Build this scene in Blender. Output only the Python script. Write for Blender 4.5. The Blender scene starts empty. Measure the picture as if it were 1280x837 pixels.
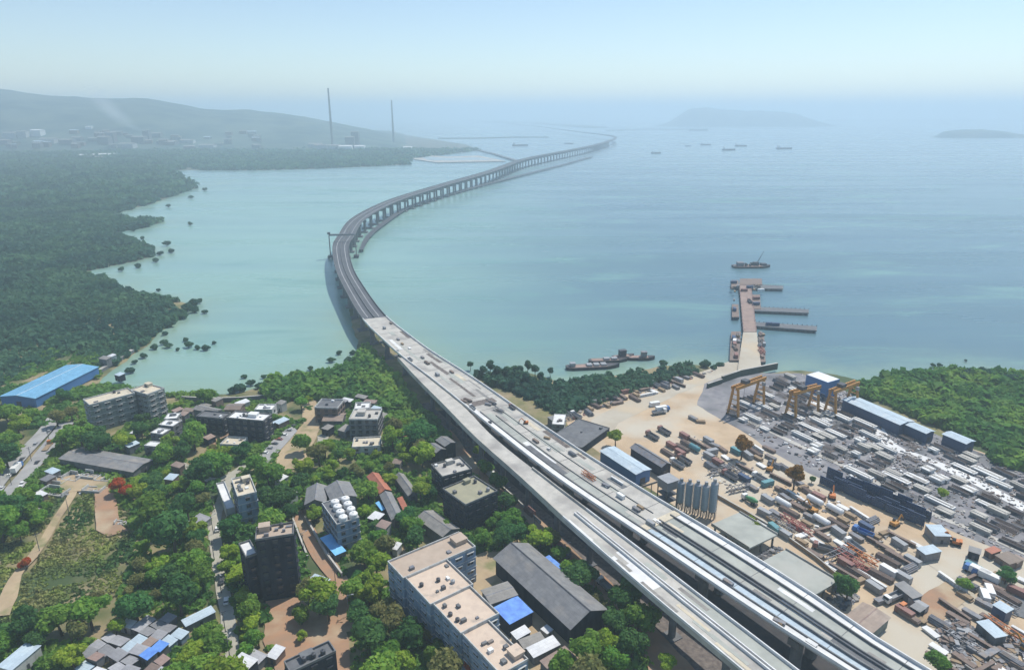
import bpy, math, random
import numpy as np
from mathutils import Vector, Matrix
R = math.radians
rng = random.Random(7)
nrg = np.random.default_rng(11)
scn = bpy.context.scene
COL = scn.collection

# ---------------------------------------------------------------- camera
FOC, CX, CY, HOR, CAMH = 853.0, 640.0, 418.5, 140.0, 170.0     # photo pixels (1280x837), camera height in metres
PIT = math.atan((CY - HOR) / FOC)
cam = bpy.data.cameras.new('camera')
cam_ob = bpy.data.objects.new('camera', cam)
COL.objects.link(cam_ob)
cam.sensor_fit = 'HORIZONTAL'; cam.sensor_width = 36.0; cam.lens = FOC / 1280 * 36.0
cam.clip_start = 1.0; cam.clip_end = 80000.0
cam_ob.location = (0, 0, CAMH); cam_ob.rotation_euler = (math.pi / 2 - PIT, 0, 0)
scn.camera = cam_ob

# ---------------------------------------------------------------- sky, sun, exposure
HAZE = 0.00025
SUN_EL, SUN_AZ = 60.0, 46.0                                    # azimuth clockwise from the view direction (+Y)
world = bpy.data.worlds.new('World'); scn.world = world; world.use_nodes = True
wn = world.node_tree
sky = wn.nodes.new('ShaderNodeTexSky'); sky.sky_type = 'NISHITA'; sky.sun_disc = False
sky.sun_elevation = R(SUN_EL); sky.sun_rotation = R(SUN_AZ)
sky.altitude = 100; sky.air_density = 1.0; sky.dust_density = 0.2; sky.ozone_density = 1.6
wn.links.new(sky.outputs[0], wn.nodes['Background'].inputs[0])
wn.nodes['Background'].inputs[1].default_value = 0.118
sun = bpy.data.lights.new('sun', 'SUN'); sun.energy = 4.0; sun.angle = R(0.6); sun.color = (1.0, 0.95, 0.87)
sun_ob = bpy.data.objects.new('sun', sun); COL.objects.link(sun_ob)
sun_ob.rotation_euler = (R(90 - SUN_EL), 0, R(180 - SUN_AZ))
scn.view_settings.view_transform = 'Standard'; scn.view_settings.look = 'None'
scn.view_settings.exposure = 0.25; scn.view_settings.gamma = 1.0; scn.view_settings.use_curve_mapping = False
cy = scn.cycles
cy.use_denoising = True; cy.max_bounces = 8; cy.diffuse_bounces = 2; cy.glossy_bounces = 2; cy.transmission_bounces = 2
cy.volume_bounces = 5; cy.transparent_max_bounces = 6
try: cy.use_adaptive_sampling = True; cy.adaptive_threshold = 0.02
except Exception: pass

# ---------------------------------------------------------------- helpers
GZ = 1.5                                                        # ground level of the town and the yard; water is at 0
def G(px, py, z=GZ):
    """the point at height z that the photo shows at this pixel"""
    u = (px - CX) / FOC; v = (CY - py) / FOC
    d = Vector((u, math.cos(PIT) + v * math.sin(PIT), -math.sin(PIT) + v * math.cos(PIT)))
    return Vector((0, 0, CAMH)) + d * ((z - CAMH) / d.z)
def PX(p):
    x, y, z = p[0], p[1], p[2] - CAMH
    dep = y * math.cos(PIT) - z * math.sin(PIT); up = y * math.sin(PIT) + z * math.cos(PIT)
    return CX + FOC * x / dep, CY - FOC * up / dep
def mpp(p):
    return (p[1] * math.cos(PIT) - (p[2] - CAMH) * math.sin(PIT)) / FOC
def inside(x, y, poly):
    c = False; n = len(poly); j = n - 1
    for i in range(n):
        xi, yi = poly[i][0], poly[i][1]; xj, yj = poly[j][0], poly[j][1]
        if (yi > y) != (yj > y) and x < (xj - xi) * (y - yi) / (yj - yi) + xi: c = not c
        j = i
    return c
def inside_np(X, Y, poly):
    c = np.zeros(X.shape, bool); j = len(poly) - 1
    for i in range(len(poly)):
        xi, yi = poly[i][0], poly[i][1]; xj, yj = poly[j][0], poly[j][1]
        if yi != yj:
            c ^= ((yi > Y) != (yj > Y)) & (X < (xj - xi) * (Y - yi) / (yj - yi) + xi)
        j = i
    return c
def sdist_np(X, Y, poly):
    d = np.full(X.shape, 1e12)
    for i in range(len(poly)):
        ax, ay = poly[i][0], poly[i][1]; bx, by = poly[(i + 1) % len(poly)][0], poly[(i + 1) % len(poly)][1]
        ex, ey = bx - ax, by - ay; L = ex * ex + ey * ey + 1e-9
        t = np.clip(((X - ax) * ex + (Y - ay) * ey) / L, 0, 1)
        d = np.minimum(d, (X - ax - t * ex) ** 2 + (Y - ay - t * ey) ** 2)
    d = np.sqrt(d)
    return np.where(inside_np(X, Y, poly), d, -d)
def vnoise(X, Y, seed=0):
    """cheap smooth value noise, about -1..1"""
    r = np.random.default_rng(seed); T = r.uniform(-1, 1, (64, 64))
    xi = np.floor(X).astype(int); yi = np.floor(Y).astype(int); fx = X - xi; fy = Y - yi
    fx = fx * fx * (3 - 2 * fx); fy = fy * fy * (3 - 2 * fy)
    a = T[xi % 64, yi % 64]; b = T[(xi + 1) % 64, yi % 64]; c = T[xi % 64, (yi + 1) % 64]; d = T[(xi + 1) % 64, (yi + 1) % 64]
    return (a * (1 - fx) + b * fx) * (1 - fy) + (c * (1 - fx) + d * fx) * fy
def fbm(X, Y, seed=0, octv=4):
    s = np.zeros(np.shape(X)); a = 1.0
    for k in range(octv):
        s = s + a * vnoise(X * 2 ** k + 17.3 * k, Y * 2 ** k + 5.1 * k, seed + k); a *= 0.5
    return s / 1.9

def tag(o, label=None, cat=None, group=None, kind=None):
    if label: o['label'] = label
    if cat: o['category'] = cat
    if group: o['group'] = group
    if kind: o['kind'] = kind
    return o
def thing(name, label, cat, loc, rz=0.0, group=None):
    o = bpy.data.objects.new(name, None); COL.objects.link(o)
    o.empty_display_size = 0.5
    o.location = loc; o.rotation_euler = (0, 0, rz)
    return tag(o, label, cat, group)
def copy_tree(o, parent=None):
    c = o.copy(); COL.objects.link(c)
    if parent is not None: c.parent = parent
    for ch in list(o.children): copy_tree(ch, c)
    return c

class MB:
    def __init__(s): s.v = []; s.f = []; s.m = []
    def add(s, vs, fs, mi=0):
        k = len(s.v); s.v += [tuple(p) for p in vs]; s.f += [tuple(k + i for i in f) for f in fs]; s.m += [mi] * len(fs); return s
    def box(s, x0, x1, y0, y1, z0, z1, mi=0, rz=0.0, c=(0, 0)):
        vs = [(x, y, z) for z in (z0, z1) for y in (y0, y1) for x in (x0, x1)]
        if rz or c != (0, 0):
            a, b = math.cos(rz), math.sin(rz); vs = [(c[0] + x * a - y * b, c[1] + x * b + y * a, z) for x, y, z in vs]
        return s.add(vs, [(0, 2, 3, 1), (4, 5, 7, 6), (0, 1, 5, 4), (2, 6, 7, 3), (0, 4, 6, 2), (1, 3, 7, 5)], mi)
    def prism(s, poly, z0, z1, mi=0, bottom=True):
        n = len(poly)
        ar = sum(poly[i][0] * poly[(i + 1) % n][1] - poly[(i + 1) % n][0] * poly[i][1] for i in range(n))
        if ar < 0: poly = poly[::-1]
        vs = [(p[0], p[1], z0) for p in poly] + [(p[0], p[1], z1) for p in poly]
        fs = [(i, (i + 1) % n, n + (i + 1) % n, n + i) for i in range(n)] + [tuple(range(n, 2 * n))]
        if bottom: fs.append(tuple(range(n - 1, -1, -1)))
        return s.add(vs, fs, mi)
    def tube(s, p, q, r0, r1=None, n=6, mi=0, caps=True):
        r1 = r0 if r1 is None else r1
        p = Vector(p); q = Vector(q); d = (q - p)
        if d.length < 1e-6: return s
        d.normalize(); a = d.orthogonal().normalized(); b = d.cross(a)
        vs = []
        for c, r in ((p, r0), (q, r1)):
            for i in range(n):
                t = 2 * math.pi * i / n; vs.append(c + a * (r * math.cos(t)) + b * (r * math.sin(t)))
        fs = [(i, (i + 1) % n, n + (i + 1) % n, n + i) for i in range(n)]
        if caps: fs += [tuple(range(n - 1, -1, -1)), tuple(range(n, 2 * n))]
        return s.add(vs, fs, mi)
    def bar(s, p, q, w, h=None, mi=0):
        h = h or w
        p = Vector(p); q = Vector(q); d = (q - p).normalized()
        up = Vector((0, 0, 1)) if abs(d.z) < 0.95 else Vector((0, 1, 0))
        a = d.cross(up).normalized() * (w / 2); b = a.cross(d).normalized() * (h / 2)
        vs = [p - a - b, p + a - b, p + a + b, p - a + b, q - a - b, q + a - b, q + a + b, q - a + b]
        return s.add(vs, [(0, 1, 2, 3)[::-1], (4, 5, 6, 7), (0, 1, 5, 4), (1, 2, 6, 5), (2, 3, 7, 6), (3, 0, 4, 7)], mi)
    def loft(s, rings, mi=0, closed=True, caps=True):
        n = len(rings[0]); vs = [p for r in rings for p in r]; fs = []
        for k in range(len(rings) - 1):
            for i in range(n if closed else n - 1):
                j = (i + 1) % n; fs.append((k * n + i, k * n + j, (k + 1) * n + j, (k + 1) * n + i))
        if closed and caps:
            fs += [tuple(range(n - 1, -1, -1)), tuple((len(rings) - 1) * n + i for i in range(n))]
        return s.add(vs, fs, mi)
    def dome(s, c, r, zs=1.0, nu=10, nv=5, mi=0, z0=0.0):
        rings = []
        for k in range(nv + 1):
            t = math.pi / 2 * k / nv; rr = r * math.cos(t) + 1e-3
            rings.append([(c[0] + rr * math.cos(2 * math.pi * i / nu), c[1] + rr * math.sin(2 * math.pi * i / nu), c[2] + z0 + r * zs * math.sin(t)) for i in range(nu)])
        return s.loft(rings, mi)
    def mesh(s, name, mats, smooth=False):
        me = bpy.data.meshes.new(name); me.from_pydata(s.v, [], s.f)
        mats = mats if isinstance(mats, (list, tuple)) else [mats]
        for m in mats: me.materials.append(m)
        if len(mats) > 1: me.polygons.foreach_set('material_index', s.m)
        if smooth: me.polygons.foreach_set('use_smooth', [True] * len(me.polygons))
        me.update(); return me
    def build(s, name, mats, parent=None, smooth=False, loc=None, rz=0.0):
        o = bpy.data.objects.new(name, s.mesh(name, mats, smooth)); COL.objects.link(o)
        if parent is not None: o.parent = parent
        if loc is not None: o.location = loc
        if rz: o.rotation_euler = (0, 0, rz)
        return o
def link_copy(me, name, parent, loc=(0, 0, 0), rz=0.0):
    o = bpy.data.objects.new(name, me); COL.objects.link(o); o.parent = parent; o.location = loc; o.rotation_euler = (0, 0, rz); return o
def quads_mesh(name, V, mat_, per=4):
    """V: (n*4,3) array of separate quads"""
    n = len(V) // per
    me = bpy.data.meshes.new(name)
    me.vertices.add(n * per); me.vertices.foreach_set('co', np.ascontiguousarray(V, dtype=np.float32).ravel())
    me.loops.add(n * per); me.loops.foreach_set('vertex_index', np.arange(n * per, dtype=np.int32))
    me.polygons.add(n); me.polygons.foreach_set('loop_start', np.arange(0, n * per, per, dtype=np.int32))
    me.polygons.foreach_set('loop_total', np.full(n, per, dtype=np.int32))
    me.update(calc_edges=True); me.materials.append(mat_); return me
def grid_mesh(name, X, Y, Z, mat_, keep=None, smooth=True):
    ny, nx = X.shape
    idx = np.arange(nx * ny).reshape(ny, nx)
    F = np.stack([idx[:-1, :-1], idx[:-1, 1:], idx[1:, 1:], idx[1:, :-1]], -1).reshape(-1, 4)
    if keep is not None:
        F = F[keep[F].any(1)] if keep.ndim == 1 else F[keep.ravel()[F].any(1)]
    V = np.stack([X, Y, Z], -1).reshape(-1, 3)
    used = np.unique(F); re = np.full(len(V), -1); re[used] = np.arange(len(used)); F = re[F]; V = V[used]
    me = bpy.data.meshes.new(name)
    me.vertices.add(len(V)); me.vertices.foreach_set('co', V.astype(np.float32).ravel())
    me.loops.add(len(F) * 4); me.loops.foreach_set('vertex_index', F.astype(np.int32).ravel())
    me.polygons.add(len(F)); me.polygons.foreach_set('loop_start', np.arange(0, len(F) * 4, 4, dtype=np.int32))
    me.polygons.foreach_set('loop_total', np.full(len(F), 4, dtype=np.int32))
    if smooth: me.polygons.foreach_set('use_smooth', np.ones(len(F), bool))
    me.update(calc_edges=True); me.materials.append(mat_); return me
def link(name, me, parent=None):
    o = bpy.data.objects.new(name, me); COL.objects.link(o)
    if parent is not None: o.parent = parent
    return o

# ---------------------------------------------------------------- materials
def hexc(r, g, b): return (r, g, b, 1)
def mat(name, c1, c2=None, scale=0.4, rough=0.85, detail=5.0, bump=0.0, metal=0.0, spec=0.3, rand=0.0, stretch=None, lo=0.35, hi=0.65, c3=None, s3=0.05, t3=(0.5, 0.65), obj=False, trans=0.0):
    m = bpy.data.materials.new(name); m.use_nodes = True
    nt = m.node_tree; N = nt.nodes; Lk = nt.links; bs = N['Principled BSDF']
    bs.inputs['Roughness'].default_value = rough; bs.inputs['Metallic'].default_value = metal
    bs.inputs['Specular IOR Level'].default_value = spec
    c2 = c2 or tuple(x * 0.8 for x in c1)
    if obj:
        tc = N.new('ShaderNodeTexCoord'); pos = tc.outputs['Object']
    else:
        ge = N.new('ShaderNodeNewGeometry'); pos = ge.outputs['Position']
    if stretch:
        mp = N.new('ShaderNodeMapping'); mp.inputs['Scale'].default_value = stretch; Lk.new(pos, mp.inputs['Vector']); pos = mp.outputs[0]
    nz = N.new('ShaderNodeTexNoise'); nz.inputs['Scale'].default_value = scale; nz.inputs['Detail'].default_value = detail
    nz.inputs['Roughness'].default_value = 0.62
    Lk.new(pos, nz.inputs['Vector'])
    mr = N.new('ShaderNodeMapRange'); mr.inputs['From Min'].default_value = lo; mr.inputs['From Max'].default_value = hi
    Lk.new(nz.outputs['Fac'], mr.inputs['Value'])
    mx = N.new('ShaderNodeMix'); mx.data_type = 'RGBA'
    mx.inputs[6].default_value = hexc(*c1); mx.inputs[7].default_value = hexc(*c2); Lk.new(mr.outputs[0], mx.inputs[0])
    out = mx.outputs[2]
    if c3:
        n3 = N.new('ShaderNodeTexNoise'); n3.inputs['Scale'].default_value = s3; n3.inputs['Detail'].default_value = 4
        Lk.new(pos, n3.inputs['Vector'])
        m3 = N.new('ShaderNodeMapRange'); m3.inputs['From Min'].default_value = t3[0]; m3.inputs['From Max'].default_value = t3[1]
        Lk.new(n3.outputs['Fac'], m3.inputs['Value'])
        x3 = N.new('ShaderNodeMix'); x3.data_type = 'RGBA'; Lk.new(m3.outputs[0], x3.inputs[0]); Lk.new(out, x3.inputs[6]); x3.inputs[7].default_value = hexc(*c3)
        out = x3.outputs[2]
    if rand:
        oi = N.new('ShaderNodeObjectInfo')
        hs = N.new('ShaderNodeHueSaturation')
        a = N.new('ShaderNodeMapRange'); a.inputs['To Min'].default_value = 1 - rand; a.inputs['To Max'].default_value = 1 + rand
        Lk.new(oi.outputs['Random'], a.inputs['Value']); Lk.new(a.outputs[0], hs.inputs['Value'])
        b = N.new('ShaderNodeMath'); b.operation = 'MULTIPLY'; b.inputs[1].default_value = 7.31; Lk.new(oi.outputs['Random'], b.inputs[0])
        fr = N.new('ShaderNodeMath'); fr.operation = 'FRACT'; Lk.new(b.outputs[0], fr.inputs[0])
        h = N.new('ShaderNodeMapRange'); h.inputs['To Min'].default_value = 0.5 - rand * 0.07; h.inputs['To Max'].default_value = 0.5 + rand * 0.07
        Lk.new(fr.outputs[0], h.inputs['Value']); Lk.new(h.outputs[0], hs.inputs['Hue'])
        Lk.new(out, hs.inputs['Color']); out = hs.outputs[0]
    Lk.new(out, bs.inputs['Base Color'])
    if bump:
        bp = N.new('ShaderNodeBump'); bp.inputs['Strength'].default_value = bump; bp.inputs['Distance'].default_value = 0.3
        Lk.new(nz.outputs['Fac'], bp.inputs['Height']); Lk.new(bp.outputs[0], bs.inputs['Normal'])
    if trans:
        tl = N.new('ShaderNodeBsdfTranslucent'); Lk.new(out, tl.inputs['Color'])
        ms = N.new('ShaderNodeMixShader'); ms.inputs[0].default_value = trans
        Lk.new(bs.outputs[0], ms.inputs[1]); Lk.new(tl.outputs[0], ms.inputs[2]); Lk.new(ms.outputs[0], N['Material Output'].inputs['Surface'])
    return m
def sheet_mat(name, c1, c2, pitch=0.9, rough=0.55, metal=0.0, rand=0.0, stain=None):
    """corrugated or panelled roofing: ribs as bump along object x, panels a shade apart, stains"""
    m = mat(name, c1, c2, scale=0.35, rough=rough, metal=metal, rand=rand, c3=stain, s3=0.12, t3=(0.52, 0.75), obj=True)
    nt = m.node_tree; N = nt.nodes; Lk = nt.links; bs = N['Principled BSDF']
    tc = N.new('ShaderNodeTexCoord')
    br = N.new('ShaderNodeTexBrick'); br.inputs['Scale'].default_value = 1.0; br.inputs['Brick Width'].default_value = 2.6; br.inputs['Row Height'].default_value = 1.1
    br.inputs['Mortar Size'].default_value = 0.03; br.inputs['Color1'].default_value = (1, 1, 1, 1); br.inputs['Color2'].default_value = (0.84, 0.84, 0.86, 1); br.inputs['Mortar'].default_value = (0.7, 0.7, 0.7, 1)
    Lk.new(tc.outputs['Object'], br.inputs['Vector'])
    src = bs.inputs['Base Color'].links[0].from_socket
    mu = N.new('ShaderNodeMix'); mu.data_type = 'RGBA'; mu.blend_type = 'MULTIPLY'; mu.inputs[0].default_value = 1.0
    Lk.new(src, mu.inputs[6]); Lk.new(br.outputs['Color'], mu.inputs[7]); Lk.new(mu.outputs[2], bs.inputs['Base Color'])
    wv = N.new('ShaderNodeTexWave'); wv.inputs['Scale'].default_value = 1.0 / pitch; wv.bands_direction = 'X'
    Lk.new(tc.outputs['Object'], wv.inputs['Vector'])
    bp = N.new('ShaderNodeBump'); bp.inputs['Strength'].default_value = 0.35; bp.inputs['Distance'].default_value = 0.08
    Lk.new(wv.outputs['Fac'], bp.inputs['Height']); Lk.new(bp.outputs[0], bs.inputs['Normal'])
    return m

M = {}
M['ground'] = mat('ground_soil_grass', (0.17, 0.17, 0.06), (0.31, 0.24, 0.15), scale=0.08, c3=(0.055, 0.085, 0.03), s3=0.03, t3=(0.45, 0.6))
M['mud'] = mat('mangrove_mud', (0.075, 0.085, 0.05), (0.13, 0.13, 0.085), scale=0.02, rough=0.6)
M['sand'] = mat('yard_sand', (0.54, 0.41, 0.27), (0.42, 0.31, 0.20), scale=0.07, detail=8, c3=(0.50, 0.45, 0.36), s3=0.025, t3=(0.45, 0.62), bump=0.3)
M['casting_floor'] = mat('casting_floor', (0.17, 0.165, 0.18), (0.31, 0.30, 0.30), scale=0.12, detail=8, c3=(0.13, 0.135, 0.145), s3=0.06)
M['soil'] = mat('red_soil', (0.38, 0.22, 0.13), (0.30, 0.20, 0.13), scale=0.15, detail=7, c3=(0.42, 0.33, 0.22), s3=0.06)
M['tan'] = mat('tan_earth', (0.44, 0.34, 0.21), (0.36, 0.27, 0.17), scale=0.12, detail=7, c3=(0.2, 0.2, 0.09), s3=0.1, t3=(0.55, 0.7))
M['lane'] = mat('lane_concrete', (0.42, 0.40, 0.33), (0.32, 0.30, 0.25), scale=0.2, detail=6)
M['road'] = mat('road_asphalt', (0.36, 0.355, 0.345), (0.28, 0.275, 0.27), scale=0.15)
M['haul'] = mat('haul_road_dust', (0.47, 0.43, 0.35), (0.40, 0.35, 0.27), scale=0.06, detail=8, c3=(0.50, 0.41, 0.29), s3=0.03)
M['conc'] = mat('concrete_pale', (0.54, 0.515, 0.46), (0.38, 0.365, 0.33), scale=0.25, detail=10, lo=.3, hi=.7, c3=(0.30, 0.285, 0.265), s3=0.06, t3=(0.5, 0.68))
M['conc_new'] = mat('concrete_new', (0.76, 0.76, 0.74), (0.60, 0.60, 0.585), scale=0.15, detail=7)
M['conc_green'] = mat('concrete_weathered', (0.41, 0.425, 0.38), (0.31, 0.325, 0.295), scale=0.12, detail=7, c3=(0.40, 0.40, 0.36), s3=0.05)
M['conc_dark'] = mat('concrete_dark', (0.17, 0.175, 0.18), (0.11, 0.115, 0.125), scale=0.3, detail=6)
M['asphalt'] = mat('fresh_asphalt', (0.075, 0.08, 0.095), (0.105, 0.11, 0.12), scale=0.05, detail=6)
M['stain'] = mat('oil_debris_and_shade', (0.10, 0.085, 0.08), (0.20, 0.17, 0.15), scale=0.6, detail=7)
M['white'] = mat('white_paint', (0.78, 0.78, 0.76), (0.68, 0.68, 0.66), scale=0.4, rough=0.5)
M['cream'] = mat('cream_roof', (0.62, 0.55, 0.42), (0.52, 0.46, 0.35), scale=0.3, detail=7, c3=(0.40, 0.36, 0.28), s3=0.2, t3=(0.58, 0.72))
M['pinkroof'] = mat('pinkish_roof_tiles', (0.62, 0.50, 0.39), (0.54, 0.43, 0.34), scale=0.35, detail=7, c3=(0.36, 0.31, 0.26), s3=0.25, t3=(0.6, 0.75))
M['brownroof'] = mat('brown_roof_screed', (0.46, 0.37, 0.29), (0.40, 0.32, 0.25), scale=0.3, detail=7)
M['oliveroof'] = mat('olive_roof_screed', (0.34, 0.32, 0.22), (0.28, 0.27, 0.19), scale=0.25, detail=7)
M['wall_dark'] = mat('wall_shade_black', spec=0.08, c1=(0.022, 0.026, 0.038), c2=(0.045, 0.05, 0.062), scale=0.35, detail=6, stretch=(1, 1, 0.25))  # near black because the walls' shade is put into the colour
M['wall_grey'] = mat('wall_grey_plaster', (0.20, 0.205, 0.205), (0.13, 0.135, 0.14), scale=0.3, detail=6, c3=(0.10, 0.10, 0.10), s3=0.5, t3=(0.5, 0.72), stretch=(1, 1, 0.3))
M['wall_pale'] = mat('wall_pale_plaster', (0.52, 0.53, 0.51), (0.42, 0.43, 0.42), scale=0.3, detail=6, c3=(0.30, 0.29, 0.27), s3=0.5, t3=(0.5, 0.72), stretch=(1, 1, 0.3))
M['wall_blue'] = mat('wall_blue_plaster', (0.25, 0.34, 0.44), (0.20, 0.27, 0.36), scale=0.3, c3=(0.14, 0.17, 0.20), s3=0.5, t3=(0.5, 0.72), stretch=(1, 1, 0.3))
M['wall_green'] = mat('wall_green_grey', (0.22, 0.25, 0.23), (0.16, 0.185, 0.17), scale=0.3, c3=(0.11, 0.12, 0.11), s3=0.5, t3=(0.5, 0.72), stretch=(1, 1, 0.3))
M['wall_brown'] = mat('wall_brown', (0.22, 0.16, 0.13), (0.16, 0.12, 0.10), scale=0.3)
M['glass'] = mat('window_glass', (0.03, 0.04, 0.05), (0.05, 0.06, 0.07), scale=0.2, rough=0.15, spec=0.6)
M['sheet_grey'] = sheet_mat('sheet_grey', (0.26, 0.26, 0.255), (0.20, 0.20, 0.20), stain=(0.33, 0.30, 0.26))
M['sheet_old'] = sheet_mat('sheet_old_cement', (0.30, 0.285, 0.255), (0.22, 0.21, 0.195), stain=(0.36, 0.34, 0.29))
M['sheet_blue'] = sheet_mat('sheet_bright_blue', (0.19, 0.42, 0.60), (0.15, 0.36, 0.54), stain=(0.20, 0.46, 0.68))
M['sheet_pale'] = sheet_mat('sheet_pale_blue', (0.50, 0.60, 0.66), (0.44, 0.54, 0.60), stain=(0.58, 0.62, 0.62))
M['sheet_white'] = sheet_mat('sheet_white', (0.72, 0.73, 0.73), (0.62, 0.63, 0.63), stain=(0.5, 0.47, 0.42))
M['sheet_red'] = sheet_mat('sheet_red_tile', (0.46, 0.17, 0.10), (0.38, 0.14, 0.09), stain=(0.34, 0.2, 0.15))
M['sheet_slum'] = sheet_mat('sheet_shack', (0.34, 0.34, 0.35), (0.26, 0.26, 0.27), rand=0.35, stain=(0.30, 0.22, 0.17))
M['sheet_rust'] = sheet_mat('sheet_rusty', (0.30, 0.22, 0.18), (0.24, 0.18, 0.15), rand=0.25, stain=(0.34, 0.29, 0.25))
M['tarp_blue'] = mat('blue_tarpaulin', (0.10, 0.22, 0.60), (0.16, 0.34, 0.72), scale=0.5, rough=0.45, bump=0.4)
M['tarp_sky'] = mat('sky_blue_tarpaulin', (0.16, 0.48, 0.82), (0.25, 0.56, 0.85), scale=0.6, rough=0.45, bump=0.4)
M['navy'] = mat('navy_steel', (0.035, 0.07, 0.15), (0.06, 0.09, 0.16), scale=0.8, rough=0.5)
M['blue_wall'] = mat('blue_cladding', (0.05, 0.15, 0.36), (0.06, 0.17, 0.38), scale=0.4, rough=0.5)
M['steel'] = mat('steel_form', (0.15, 0.16, 0.185), (0.24, 0.24, 0.25), scale=0.7, rough=0.55, c3=(0.22, 0.185, 0.16), s3=0.4)
M['steel_dark'] = mat('steel_dark', (0.05, 0.055, 0.065), (0.09, 0.09, 0.1), scale=0.8, rough=0.55)
M['silo'] = mat('silo_paint', (0.36, 0.44, 0.48), (0.25, 0.32, 0.37), scale=0.4, rough=0.45, stretch=(1, 1, 0.2))
M['rebar'] = mat('rebar_rust', (0.17, 0.125, 0.105), (0.23, 0.175, 0.145), scale=0.8, rough=0.8)
M['yellow'] = mat('crane_yellow', (0.50, 0.235, 0.04), (0.38, 0.185, 0.045), scale=0.5, rough=0.5)
M['orange'] = mat('machine_orange', (0.58, 0.19, 0.05), (0.50, 0.17, 0.05), scale=0.5, rough=0.5)
M['red'] = mat('machine_red', (0.36, 0.095, 0.075), (0.28, 0.10, 0.08), scale=0.5, rough=0.5)
M['maroon'] = mat('maroon_paint', (0.21, 0.095, 0.085), (0.27, 0.15, 0.125), scale=0.5, rough=0.6)
M['blue_paint'] = mat('blue_paint', (0.06, 0.16, 0.42), (0.07, 0.18, 0.40), scale=0.5, rough=0.5)
M['green_paint'] = mat('green_paint', (0.10, 0.32, 0.14), (0.10, 0.28, 0.14), scale=0.5, rough=0.5)
M['teal_paint'] = mat('teal_paint', (0.12, 0.30, 0.32), (0.1, 0.24, 0.27), scale=0.5, rough=0.5)
M['grey_paint'] = mat('grey_paint', (0.33, 0.34, 0.35), (0.27, 0.28, 0.29), scale=0.5, rough=0.5)
M['tyre'] = mat('tyre_rubber', (0.025, 0.025, 0.025), (0.04, 0.04, 0.04), scale=2)
M['timber'] = mat('timber', (0.34, 0.25, 0.16), (0.26, 0.19, 0.12), scale=0.8)
M['rubble'] = mat('rubble', (0.36, 0.34, 0.31), (0.20, 0.19, 0.18), scale=0.6, detail=8)
M['hull'] = mat('boat_hull', (0.035, 0.035, 0.045), (0.10, 0.09, 0.09), scale=0.6, rough=0.6)
M['bark'] = mat('bark', (0.12, 0.09, 0.065), (0.08, 0.065, 0.05), scale=2)
M['jetty'] = mat('jetty_deck', (0.34, 0.245, 0.205), (0.24, 0.175, 0.15), scale=0.2, detail=7)
M['under_shade_tone'] = mat('earth_with_painted_shade', (0.04, 0.04, 0.045), (0.065, 0.06, 0.06), scale=0.3, detail=7)  # earth darkened to paint in the shade of the viaduct deck
M['dark_hedge'] = mat('dark_netting', (0.04, 0.06, 0.045), (0.06, 0.08, 0.06), scale=0.5)
LF = dict(rough=0.7, spec=0.2, detail=3, scale=0.55, trans=0.5)
M['leaf_dark'] = mat('leaf_dark_green', (0.065, 0.185, 0.055), (0.105, 0.24, 0.06), rand=0.22, **LF)
M['leaf_mid'] = mat('leaf_mid_green', (0.14, 0.32, 0.05), (0.23, 0.39, 0.055), rand=0.22, **LF)
M['leaf_light'] = mat('leaf_light_green', (0.26, 0.42, 0.035), (0.36, 0.46, 0.06), rand=0.18, **LF)
M['leaf_olive'] = mat('leaf_olive', (0.21, 0.235, 0.075), (0.29, 0.28, 0.10), rand=0.15, **LF)
M['leaf_rust'] = mat('leaf_rust', (0.42, 0.20, 0.03), (0.26, 0.15, 0.03), rand=0.05, **LF)
M['leaf_flame'] = mat('leaf_flame_blossom', (0.60, 0.09, 0.02), (0.40, 0.14, 0.03), rand=0.05, **LF)
M['leaf_mangrove'] = mat('leaf_mangrove', (0.050, 0.15, 0.085), (0.11, 0.225, 0.105), rough=0.75, spec=0.2, scale=0.06, detail=6, trans=0.45, c3=(0.035, 0.11, 0.075), s3=0.012, t3=(0.42, 0.62))
M['leaf_scrub'] = mat('leaf_scrub', (0.22, 0.31, 0.055), (0.36, 0.30, 0.14), rough=0.8, spec=0.2, scale=0.08, detail=6, trans=0.25, c3=(0.065, 0.145, 0.04), s3=0.04, t3=(0.45, 0.6))
M['leaf_lush'] = mat('leaf_lush', (0.15, 0.335, 0.055), (0.28, 0.41, 0.08), rough=0.75, spec=0.2, scale=0.10, detail=6, trans=0.5, c3=(0.10, 0.25, 0.06), s3=0.03, t3=(0.45, 0.6))
M['hill'] = mat('hill_forest_haze_blue', (0.015, 0.055, 0.055), (0.085, 0.125, 0.095), scale=0.006, detail=12, lo=0.4, hi=0.6)  # blue of the distant haze is mixed into the forest colour
M['far_land'] = mat('far_land', (0.05, 0.08, 0.045), (0.10, 0.11, 0.07), scale=0.01, detail=9)
M['bank'] = mat('reclaimed_fill', (0.46, 0.43, 0.38), (0.36, 0.33, 0.29), scale=0.03)
M['pond'] = mat('pond_water', (0.26, 0.33, 0.35), (0.34, 0.38, 0.38), scale=0.02, rough=0.3)
M['chimney'] = mat('chimney_concrete', (0.22, 0.21, 0.21), (0.18, 0.17, 0.17), scale=0.05)
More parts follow.
